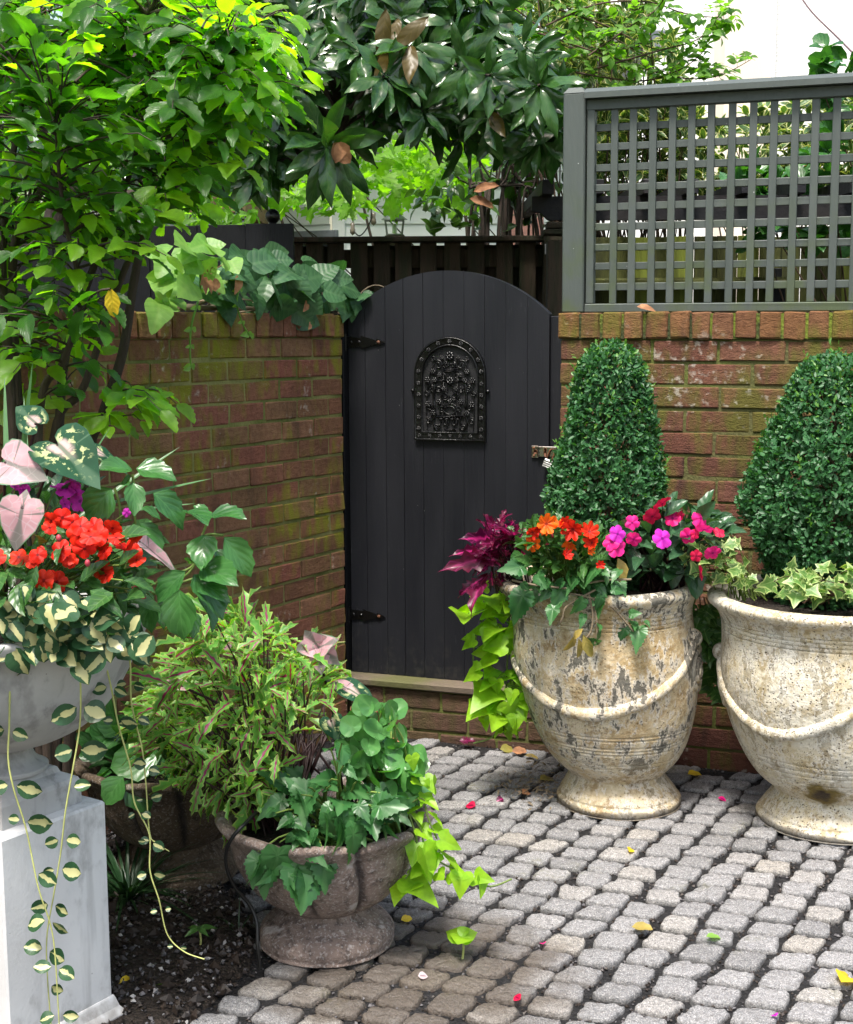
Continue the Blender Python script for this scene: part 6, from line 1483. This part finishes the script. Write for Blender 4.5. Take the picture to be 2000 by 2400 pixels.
bigleaf(*A6([(150, 830)])[0], *A6([(170, 690)])[0], bd - .262, bd - .25, (0, -1, .1), M['cal_pink'], None, 1.2, 0, False)
bigleaf(*A6([(930, 1045)])[0], *A6([(1250, 1262)])[0], bd - .12, bd - .1, (.35, -.5, .9), M['cal_pink'], 'folded pinkish white leaf', .42)
bigleaf(*A6([(610, 430)])[0], *A6([(880, 560)])[0], bd - .05, bd - .03, (0, -.5, 1), M['cal_green'], None, .7, 1)
# glossy large leaves on the right of the bowl
T = thing('glossy_leaved_plant', 'large glossy leaves leaning out of the white bowl towards the brick wall', 'plant', BC + [.2, 0, 0])
mb, st_ = MB(), MB()
gl_ = [(740, 690, 560, 890), (880, 650, 900, 860), (900, 560, 1155, 580), (870, 570, 690, 500), (1010, 720, 1250, 900), (1240, 840, 1380, 890), (1390, 870, 1615, 850), (1380, 870, 1290, 790), (1350, 1000, 1330, 1185), (1480, 1010, 1680, 1265), (920, 920, 1100, 1095), (1250, 1190, 1345, 1160), (1340, 1210, 1555, 1290), (1230, 1240, 1010, 1425), (1190, 1360, 1185, 1690), (1000, 1420, 970, 1640), (1280, 1260, 1505, 1490), (1300, 1380, 1460, 1590), (800, 1350, 830, 1490), (1330, 1290, 1370, 1385), (1250, 1500, 1300, 1660), (1120, 1420, 1080, 1600), (960, 1280, 870, 1430), (800, 660, 840, 640), (1060, 900, 960, 800), (700, 1350, 640, 1480), (1420, 1090, 1480, 1170), (1290, 1300, 1480, 1360)]
wd = {0: 1.35, 8: 1.45, 14: 1.15}
for k, (a, b, c, d) in enumerate(gl_):
    y = bd - .05 - .08 * (k in (0, 1, 14, 15, 13)) + rng.normal(0, .015); leaves_px(mb, [(*A6([(a, b)])[0], *A6([(c, d)])[0], y, y - rng.uniform(-.01, .07))], T_SALV, (.2, -.6, .8) if k not in (0, 8, 14, 15) else (.05, -1, .45), .2, wd.get(k, 1.))
gp = at(*A6([(1000, 1500)])[0], bd + .02)
for A in ([(700, 1450), (880, 1100), (890, 800), (880, 600)], [(900, 1450), (1250, 1250), (1340, 1000), (1390, 870)], [(800, 1450), (1100, 1280), (1280, 1200), (1350, 1010), (1480, 1000)], [(850, 1450), (1100, 1350), (1300, 1280)], [(760, 1450), (800, 900), (760, 690)]):
    tube(st_, catmull([at(*A6([q])[0], bd - .04) for q in A], 6), .0028, 6)
st_.build('stems', M['stem_green'], T); mb.build('leaves', M['salvia'], T)
# spiky blades
T = thing('spike_plant', 'thin grassy spikes standing in the white flower bowl', 'spike plant', rt + [0, .05, 0]); mb = MB()
for a, b, c, d in [(500, 900, 1185, 385), (700, 800, 1390, 598), (800, 850, 1300, 772), (200, 900, 150, 60), (60, 900, 20, -60), (120, 900, 190, -140), (-60, 900, -200, 0), (300, 1000, 700, 280)]:
    p, q = at(*A6([(a, b)])[0], bd), at(*A6([(c, d)])[0], bd + rng.uniform(-.05, .12)); L = np.linalg.norm(q - p); place(mb, T_BLADE[0], [p], [q - p], [[0, -.6, .8]], L, rng.random(), 1.3)
mb.build('blades', M['grass'], T)
# trailing cream-centred vine
T = thing('trailing_vine', 'trailing vine with round cream centred leaves hanging from the white bowl', 'vine', rt + [0, -.2, 0])
mb, st_ = MB(), MB(); f1 = lambda x, y: (x / 2.9167, 1400 + y / 2.9167)
lf = [(60, 170, 150, 290), (0, 140, 20, 250), (200, 90, 130, 130), (320, 170, 430, 290), (290, 290, 320, 450), (420, 300, 350, 450), (100, 340, 150, 530), (180, 350, 250, 460), (520, 270, 700, 340), (440, 350, 510, 460), (520, 440, 590, 560), (620, 240, 690, 280), (640, 200, 790, 90), (720, 130, 830, 220), (960, 120, 850, 250), (1050, 260, 930, 400), (740, 280, 850, 370), (720, 380, 580, 510), (380, 100, 500, 180), (500, 100, 600, 190), (270, 130, 180, 60), (50, 330, 0, 430), (600, 150, 690, 280), (140, 80, 90, 20), (250, 60, 330, -20), (160, -80, 210, 20), (330, -30, 250, 20), (560, 20, 640, 80), (430, -20, 520, 60), (180, 200, 260, 140), (900, 310, 1000, 420)]
leaves_px(mb, [(*f1(a, b), *f1(c, d), bd - .27 + rng.normal(0, .01), bd - .29) for a, b, c, d in lf], T_ROUND, (.1, -.9, .4), .25, 1.0)
bush(mb, [f1(*q) for q in [(-300, 0), (300, -60), (700, 60), (950, 120), (900, 330), (500, 380), (200, 420), (-300, 420)]], 52, bd - .30, bd - .18, T_ROUND, (.040, .060), rt, .7, -.5, .7, (.05, -.7, .6), .45)
strands = [([(18, 1560), (17, 1700), (22, 1780), (35, 1850), (60, 1945), (92, 2080), (118, 2192), (136, 2360), (140, 2460)], bd - .245),
           ([(180, 1540), (192, 1600), (190, 1700), (175, 1800), (150, 1900), (135, 2000), (125, 2100), (118, 2195), (118, 2300), (118, 2470)], bd - .225),
           ([(225, 1480), (235, 1510), (270, 1620), (282, 1700), (300, 1800), (320, 1880), (352, 1955), (357, 2040), (368, 2110), (395, 2190), (430, 2230), (480, 2248)], bd - .12),
           ([(300, 1500), (308, 1560), (308, 1650), (325, 1750), (345, 1830), (352, 1950), (372, 1975), (396, 1995)], bd - .10)]
for j, (A, y) in enumerate(strands):
    c = catmull([at(a + rng.normal(0, 4), b, y + rng.normal(0, .006)) for a, b in A], 10); tube(st_, c, np.linspace(.0019, .0012, len(c)), 6, .5)
    acc = np.concatenate([[0], np.cumsum(np.linalg.norm(np.diff(c, axis=0), axis=1))]); s = .03
    while s < acc[-1]:
        p = np.array([np.interp(s, acc, c[:, i]) for i in range(3)]); big = 1 - .62 * (s / acc[-1]) * (1 if j > 1 else .75)
        if j > 1: big *= .72
        for sg in (-1, 1):
            if rng.random() < .16: continue
            d = np.array([sg * rng.uniform(.5, 1.), rng.uniform(-.3, .1), rng.uniform(-.5, .15)]); place(mb, T_ROUND[rng.integers(3)], [p + nrm(d) * .008], [d], [np.array([rng.normal(0, .5), -1, rng.normal(.2, .5)])], rng.uniform(.026, .056) * big, rng.random(), rng.uniform(.82, 1.1))
        s += rng.uniform(.055, .105)
st_.build('stems', M['stem_pale'], T); mb.build('leaves', M['vinca'], T)

# ------------------------------------------------------------------ pinkish stone bowl
f3 = lambda x, y: (300 + x * .4, 1380 + y * .4); f4 = lambda x, y: (450 + x * .42857, 1700 + y * .42857)
T = thing('coleus_plant', 'bushy cut leaved coleus in green, yellow and purple above the stone bowls', 'coleus', (-.33, 3.24, .27))
mb, st_ = MB(), MB(); rt = np.array([-.36, 3.24, .26])
cp = [f3(*q) for q in [(330, 400), (400, 150), (520, 110), (720, 160), (900, 260), (1080, 380), (1230, 480), (1230, 640), (1060, 760), (960, 900), (880, 1100), (760, 1250), (640, 1280), (480, 1180), (300, 1100), (200, 960), (90, 760), (150, 560)]]
ctr = np.array([-.33, 3.30, .42])
P = cloudp(cp, 880, 3.0, 3.62); D = (P - ctr) * [1, 1, .8]; hz_f = np.clip((P[:, 2] - .42) / .2, -1, 1)
D = nrm(D) + np.stack([0 * hz_f, 0 * hz_f, np.where(hz_f > 0, -.15, -.65)], -1) + rng.normal(0, .55, P.shape)
scatter(mb, T_COL, P, D, np.stack([rng.normal(0, .35, len(P)), rng.normal(-.3, .35, len(P)), rng.normal(.95, .3, len(P))], -1), rng.uniform(.045, .09, len(P)), wid=1.0)
for p in P[:110]: tube(st_, catmull([rt + rng.normal(0, .03, 3) * [1, 1, 0], (rt + p) / 2 + rng.normal(0, .02, 3), p], 5), np.linspace(.0034, .0014, 11), 5, rng.random(), cap=False)
P = cloudp([f3(*q) for q in [(560, 1080), (880, 1080), (820, 1300), (650, 1340)]], 100, 3.05, 3.25); scatter(mb, T_NARROW, P, rng.normal(0, .5, P.shape) + [0, -.2, .5], rng.normal(0, .5, P.shape) + [0, -.6, .6], rng.uniform(.03, .055, len(P)))
st_.build('stems', M['stem_dark'], T); mb.build('leaves', M['coleus'], T)
T = thing('caladium_plant', 'pale pink caladium leaves standing out of the coleus bush', 'caladium', (-.16, 3.25, .27)); rt = np.array([-.17, 3.25, .26])
def c3(a, b, c, d, d0, d1, nn, mat, wid, tt=0): bigleaf(*f3(a, b), *f3(c, d), d0, d1, nn, mat, None, wid, tt, True, 'leaf', rt + rng.normal(0, .02, 3) * [1, 1, 0])
c3(1290, 585, 1480, 680, 3.15, 3.12, (.2, -.6, .9), M['cal_green'], .9); c3(1300, 590, 1160, 520, 3.15, 3.15, (0, -.8, .7), M['cal_pink'], .7, 1)
c3(1190, 770, 1230, 895, 3.12, 3.10, (.1, -1, .2), M['cal_green'], 1.3); c3(560, 340, 600, 280, 3.4, 3.45, (0, -.8, .6), M['cal_pink'], .9); c3(310, 570, 150, 540, 3.1, 3.1, (0, -.4, 1), M['cal_pink'], .8)
m2 = MB(); T_CR = fans(CAL, (0, .05), (.35, .6), .35, .1, .10, .05)
for a_, b_, c_, d_ in ((1120, 345, 1060, 270), (1125, 350, 1200, 400), (1120, 345, 1185, 310), (1115, 355, 1130, 420), (1110, 345, 1040, 340)): place(m2, T_CR[(a_ + d_) % 2], [at(*f3(a_, b_), 3.15)], [at(*f3(c_, d_), 3.13) - at(*f3(a_, b_), 3.15)], [[rng.normal(0, .3), -.9, .5]], .055, .5, 1.2)
o = m2.build('ruffled_leaf', M['cal_pink'], T); m3 = MB(); tube(m3, arc(rt, at(*f3(1110, 350), 3.17), .03, 8), .003, 6); m3.build('leaf_stalk', M['stem_dark'], o)
m3 = MB()
for k in range(16):
    a = rng.uniform(960, 1120); tube(m3, catmull([at(*f3(1010 + (a - 1010) * .4, 1130), 3.17 + rng.normal(0, .03)), at(*f3(a, 980), 3.17), at(*f3(a + rng.normal(20, 40), 850), 3.2)], 5), .0032, 6)
m3.build('bare_stems', M['stem_dark'], T)
T = thing('begonia_plant', 'begonia with pointed lobed leaves drooping over the front of the pinkish bowl', 'begonia', (-.2, 3.1, .28)); rt = np.array([-.2, 3.12, .27])
mb, st_ = MB(), MB()
bl = [(480, 640, 440, 950, 1.), (380, 690, 330, 900, 1.), (560, 700, 590, 1010, 1.), (640, 780, 620, 1040, 1.), (720, 690, 730, 930, 1.), (620, 620, 700, 760, 1.), (560, 560, 640, 640, 1.), (560, 500, 470, 560, 1.), (520, 510, 620, 560, 1.), (720, 480, 780, 680, 1.), (830, 440, 830, 700, 1.15), (880, 540, 900, 780, 1.), (770, 420, 680, 520, 1.), (1000, 480, 1040, 620, .9), (1060, 540, 1110, 640, .7), (1060, 430, 1180, 580, 1.), (980, 440, 1180, 440, .8), (600, 380, 660, 470, 1.), (460, 480, 410, 500, .9), (830, 330, 960, 390, 1.), (760, 330, 720, 290, 1.), (900, 310, 1000, 320, 1.), (800, 300, 660, 290, 1.), (820, 100, 850, 200, 1.3), (760, 130, 720, 120, 1.), (830, 220, 900, 290, 1.2), (560, 590, 500, 660, .9), (680, 560, 640, 640, 1.), (540, 800, 500, 900, 1.), (760, 760, 800, 800, 1.), (640, 340, 560, 420, 1.), (900, 420, 960, 500, 1.), (1090, 380, 1190, 470, 1.), (450, 800, 400, 860, 1.)]
bl = bl + [tuple(np.array(q[:4]) + np.tile(rng.normal(0, 24, 2), 2)) + (1.,) for q in bl if q[1] > 430]
leaves_px(mb, [(*f4(a, b), *f4(c, d), 2.965 + rng.normal(0, .012) + (.08 if b < 400 else 0), 2.93 + rng.normal(0, .012) + (.06 if d < 420 else 0)) for a, b, c, d, w_ in bl], T_BEG, (0, -.75, .6), .5, .95, .82)
P = bush(mb, [f4(*q) for q in [(460, 320), (700, 290), (950, 320), (1120, 420), (980, 540), (760, 560), (560, 540)]], 26, 2.98, 3.15, T_BEG, (.055, .085), rt, .8, -.35, .4, (0, -.6, .7))
stalks(st_, [at(*f4(a, b), 2.97) for a, b, *_ in bl[:36]], rt, .9, .0026, .15); st_.build('stems', M['stem_green'], T); mb.build('leaves', M['begonia'], T)
T = thing('begonia_plant', 'round leaved wax begonia at the right back of the pinkish bowl', 'begonia', (-.08, 3.2, .28)); rt = np.array([-.09, 3.2, .27])
mb, st_ = MB(), MB()
P = bush(mb, [f3(*q) for q in [(1290, 850), (1380, 740), (1480, 690), (1580, 740), (1560, 850), (1680, 960), (1720, 1120), (1700, 1260), (1560, 1300), (1400, 1200), (1280, 1050)]], 135, 3.05, 3.25, T_RBEG, (.038, .062), rt, .7, -.05, .5, (0, -.6, .8), .4)
stalks(st_, P, rt, .5, .003); st_.build('stems', M['stem_green'], T); mb.build('leaves', M['begonia_round'], T)
m2 = MB()
for a, b in ((1310, 720), (1330, 700), (1420, 730), (1460, 690), (1340, 800), (1320, 830), (1580, 885), (1370, 930)):
    p = at(*f3(a, b), 3.1); [place(m2, T_SIMPLE[0], [p], [rng.normal(0, 1, 3)], [rng.normal(0, 1, 3)], .014) for _ in range(4)]; tube(m2, arc(rt + (p - rt) * .6, p, .05, 5), .001, 4, cap=False)
m2.build('dry_flowers', M['dry'], T)
T = thing('sweet_potato_vine', 'lime green sweet potato vine spilling from the pinkish bowl onto the cobbles', 'vine', (-.03, 3.15, .27))
mb, st_ = MB(), MB()
ll = [(1200, 160, 1230, 260), (1270, 280, 1330, 370), (1260, 390, 1360, 460), (1280, 380, 1250, 440), (1300, 480, 1390, 560), (1230, 480, 1260, 540), (1240, 560, 1330, 640), (1350, 620, 1490, 680), (1350, 690, 1490, 760), (1260, 660, 1330, 880), (1230, 640, 1200, 780), (1300, 700, 1290, 860), (1170, 830, 1370, 960), (1220, 850, 1140, 920), (1150, 860, 1100, 960), (1340, 800, 1400, 860), (1480, 800, 1460, 965), (1410, 800, 1500, 830), (1540, 830, 1650, 840), (1580, 830, 1600, 950), (1330, 330, 1300, 300), (1250, 760, 1200, 840), (1310, 560, 1400, 600), (1200, 300, 1280, 320), (1230, 420, 1180, 480), (1240, 720, 1340, 780)]
leaves_px(mb, [(*f4(a, b), *f4(c, d), 3.08 - .02 * (b > 600) + rng.normal(0, .015), 3.05 - .03 * (d > 700)) for a, b, c, d in ll], T_LIME, (.15, -.6, .7), .5, 1.0, .88)
for A in ([(1180, 470), (1250, 560), (1280, 680), (1380, 760), (1480, 800), (1620, 880), (1750, 840)], [(1180, 460), (1230, 640), (1200, 780), (1160, 850)], [(1170, 440), (1260, 400), (1290, 500), (1340, 620)]): tube(st_, catmull([at(*f4(*q), 3.065) for q in A], 6), .0022, 5)
st_.build('stems', M['stem_green'], T); mb.build('leaves', M['lime'], T)
# ------------------------------------------------------------------ dark stone bowl
T = thing('shade_plant', 'low dark green leaves growing in the dark stone bowl', 'plant', SK + [0, 0, .27]); rt = SK + [0, 0, .26]
mb, st_ = MB(), MB()
P = bush(mb, [(235, 1740), (300, 1690), (400, 1680), (520, 1760), (500, 1840), (390, 1850), (260, 1830)], 75, 3.42, 3.75, T_OVAL, (.055, .095), rt, .9, -.1, .4)
leaves_px(mb, [(290, 1820, 240, 1880, 3.36, 3.33), (300, 1830, 345, 1900, 3.37, 3.34), (380, 1770, 260, 1790, 3.4, 3.36), (330, 1780, 390, 1800, 3.4, 3.38), (290, 1710, 230, 1690, 3.45, 3.42), (260, 1740, 215, 1700, 3.45, 3.43)], T_OVAL, (0, -.8, .6), .2, 1.3)
stalks(st_, P, rt, .4, .002); st_.build('stems', M['stem_green'], T); mb.build('leaves', M['salvia'], T)
# grass clumps and seedlings in the bed
def clump(name, label, c, n, L, mat, mi=None):
    T = thing(name, label, 'grass clump', c); mb = MB()
    for k in range(n):
        a = rng.random() * 6.28; d = np.array([math.cos(a), math.sin(a), 0]); p = np.array(c) + d * rng.uniform(0, .03); place(mb, T_BLADE[rng.integers(1, 4)], [p], [d * rng.uniform(.3, 1.) + UP * rng.uniform(.6, 1.3)], [UP * .3 - d * .2 + d * 0 + [0, 0, .8]], L * rng.uniform(.6, 1.1), rng.random(), rng.uniform(1.1, 1.8))
    mb.build('blades', mat, T)
clump('grass_clump', 'dark tufted grass between the pedestal and the dark bowl', ground(300, 2110) , 120, .20, M['grass_dark'])
clump('grass_clump', 'short tuft of dark blades at the left foot of the pinkish bowl', ground(560, 2180), 12, .09, M['grass_dark'])
def seedling(label, c, n, Ts, s, mat):
    T = thing('seedling', label, 'seedling', c); mb, st_ = MB(), MB(); tube(st_, [np.array(c) + [0, 0, -.02], np.array(c) + [.004, 0, .025], np.array(c) + [.002, 0, .05]], .003, 6)
    for k in range(n):
        a = k * 2 * PI / n + .3; d = np.array([math.cos(a), math.sin(a), .25]); scatter(mb, Ts, [np.array(c) + [0, 0, .05]], [d], [UP + [0, -.7, 0]], [s * rng.uniform(.8, 1.15)], wid=1.2)
    st_.build('stem', M['stem_pale'], T); mb.build('leaves', mat, T)
seedling('lime green seedling sprouting between the cobbles', ground(1083, 2245), 3, T_HEART, .048, M['lime'])
seedling('tiny pointed seedling in the bark mulch', ground(468, 2225), 5, T_NARROW, .038, M['ivy'])
# fallen petals and leaves
def fallen(name, label, cat, group, px, py, Ts, mat, s, a=None, lift=.006, wid=1., tilt=.3):
    p = ground(px, py) + [0, 0, lift]; a = rng.random() * 6.28 if a is None else a; mb = MB(); place(mb, Ts[rng.integers(len(Ts))], [p], [[math.cos(a), math.sin(a), .1]], [UP + rng.normal(0, tilt, 3) + [0, -.3, 0]], s, rng.random(), wid); o = mb.build(name, mat); tag(o, label, cat, group)
G1, G2 = 'fallen petals on the cobbles', 'fallen leaves on the paving'
for px, py, s, m, lab in ((1077, 1745, .055, 'burgundy', 'crumpled purple leaf lying below the doorstep'), ):
    fallen('fallen_leaf', lab, 'leaf', G2, px, py, T_BURG, M[m], s, 0., .012, 1.6)
for px, py, s, m, lab in ((1115, 1895, .034, 'rose', 'crimson petal on a cobble left of the yellowish urn'), (1180, 1878, .026, 'burgundy', 'dark crimson petal beside the crimson one near the yellowish urn'), (1683, 1875, .026, 'pink', 'pink petal on the cobbles between the two urns'), (1274, 2220, .018, 'pink', 'small pink petal right of the lime seedling'), (1220, 2351, .022, 'rose', 'red petal near the bottom of the photo'), (1820, 2390, .018, 'magenta', 'purple petal at the bottom right corner'), (980, 2295, .022, 'white_petal', 'white petal right of the pinkish bowl foot')):
    fallen('fallen_petal', lab, 'petal', G1, px, py, T_SIMPLE, M[m], s, None, .008, 1.7, .5)
for px, py, s, m, a, lab in ((1172, 1763, .05, 'olive_leaf', .2, 'dull green leaf by the step, left of the brown one'), (1200, 1768, .05, 'dry', 0., 'brown curled leaf lying by the brick step'), (1230, 1778, .045, 'olive_leaf', -.3, 'olive leaf by the step next to the yellowish urn'), (1265, 1835, .06, 'olive_leaf', .5, 'olive yellow leaf beside the foot of the yellowish urn'), (1225, 1868, .04, 'dry', .9, 'brown leaf left of the yellowish urn foot'), (1480, 2182, .05, 'olive_leaf', -.2, 'olive leaf lying between two middle cobbles'), (1655, 2205, .035, 'vine_light', .1, 'pale green leaf on a cobble at lower right'), (1612, 1822, .05, 'yellow_leaf', .3, 'yellowish leaf in the shade between the urns'), (1475, 2005, .03, 'yellow_leaf', 1.2, 'little yellow leaf below the yellowish urn'), (278, 2318, .04, 'yellow_leaf', .5, 'yellow leaf on the mulch by the pedestal'), (357, 2318, .035, 'vine_light', 0., 'light green leaf on the mulch'), (940, 2166, .03, 'yellow_leaf', .4, 'orange yellow scrap by the bowl foot')):
    fallen('fallen_leaf', lab, 'leaf', G2, px, py, T_OVAL, M[m], s, a, .010, 1.1)
fallen('fallen_leaf', 'bright yellow leaf at the right edge of the photo', 'leaf', G2, 1972, 2315, T_OVAL, M['yellow_leaf'], .075, .9, .012, 1.1, .1)
o = MB(); p = onplane(WM, 1500, 726, -.005)[2]; place(o, T_NARROW[1], [p + [-.01, 0, .01]], [WD], [UP + WN], .06, .5, 1.2); o = o.build('fallen_leaf', M['dry']); tag(o, 'curled tan leaf lying on the wall coping under the trellis', 'leaf', G2)
# leaf litter by the urn foot
mb = MB(); P = np.array([ground(rng.normal(1250, 55), rng.normal(1845, 22)) for _ in range(260)]); P[:, 2] = .004 + rng.random(260) * .01
scatter(mb, T_SIMPLE, P, rng.normal(0, 1, P.shape) * [1, 1, .2], UP + rng.normal(0, .5, P.shape), rng.uniform(.008, .022, 260), wid=.6); o = mb.build('leaf_litter', M['dry_stalk']); tag(o, 'brown plant litter swept up beside the yellowish urn', 'litter', kind='stuff')
# ------------------------------------------------------------------ light
w = bpy.data.worlds.new('World'); SC.world = w; w.use_nodes = True
nt = w.node_tree; bg = nt.nodes['Background']; sky = nt.nodes.new('ShaderNodeTexSky'); sky.sky_type = 'NISHITA'; sky.sun_disc = False
SUN_EL, SUN_AZ = 67., -160.      # azimuth clockwise from +Y: behind the eye, to the left
sky.sun_elevation = math.radians(SUN_EL); sky.sun_rotation = math.radians(SUN_AZ); sky.air_density = 1.6; sky.dust_density = 4.5; sky.ozone_density = .6
nt.links.new(sky.outputs[0], bg.inputs[0]); bg.inputs[1].default_value = .10
sd_ = bpy.data.lights.new('sun', 'SUN'); sd_.energy = 2.4; sd_.angle = math.radians(12); sd_.color = (1, .96, .90)
so = bpy.data.objects.new('sun', sd_); COL.objects.link(so)
az, el = math.radians(SUN_AZ), math.radians(SUN_EL)
sv = Vector((math.sin(az) * math.cos(el), math.cos(az) * math.cos(el), math.sin(el)))
so.rotation_euler = sv.to_track_quat('Z', 'Y').to_euler(); so.location = sv * 20
vs_ = SC.view_settings; vs_.view_transform = 'Standard'; vs_.look = 'None'; vs_.gamma = 1; vs_.exposure = 1.62; vs_.use_curve_mapping = False
SC.cycles.use_denoising = True; SC.cycles.max_bounces = 8; SC.cycles.transmission_bounces = 4; SC.cycles.diffuse_bounces = 4; SC.cycles.glossy_bounces = 2
SC.cycles.use_adaptive_sampling = True; SC.cycles.adaptive_threshold = .02
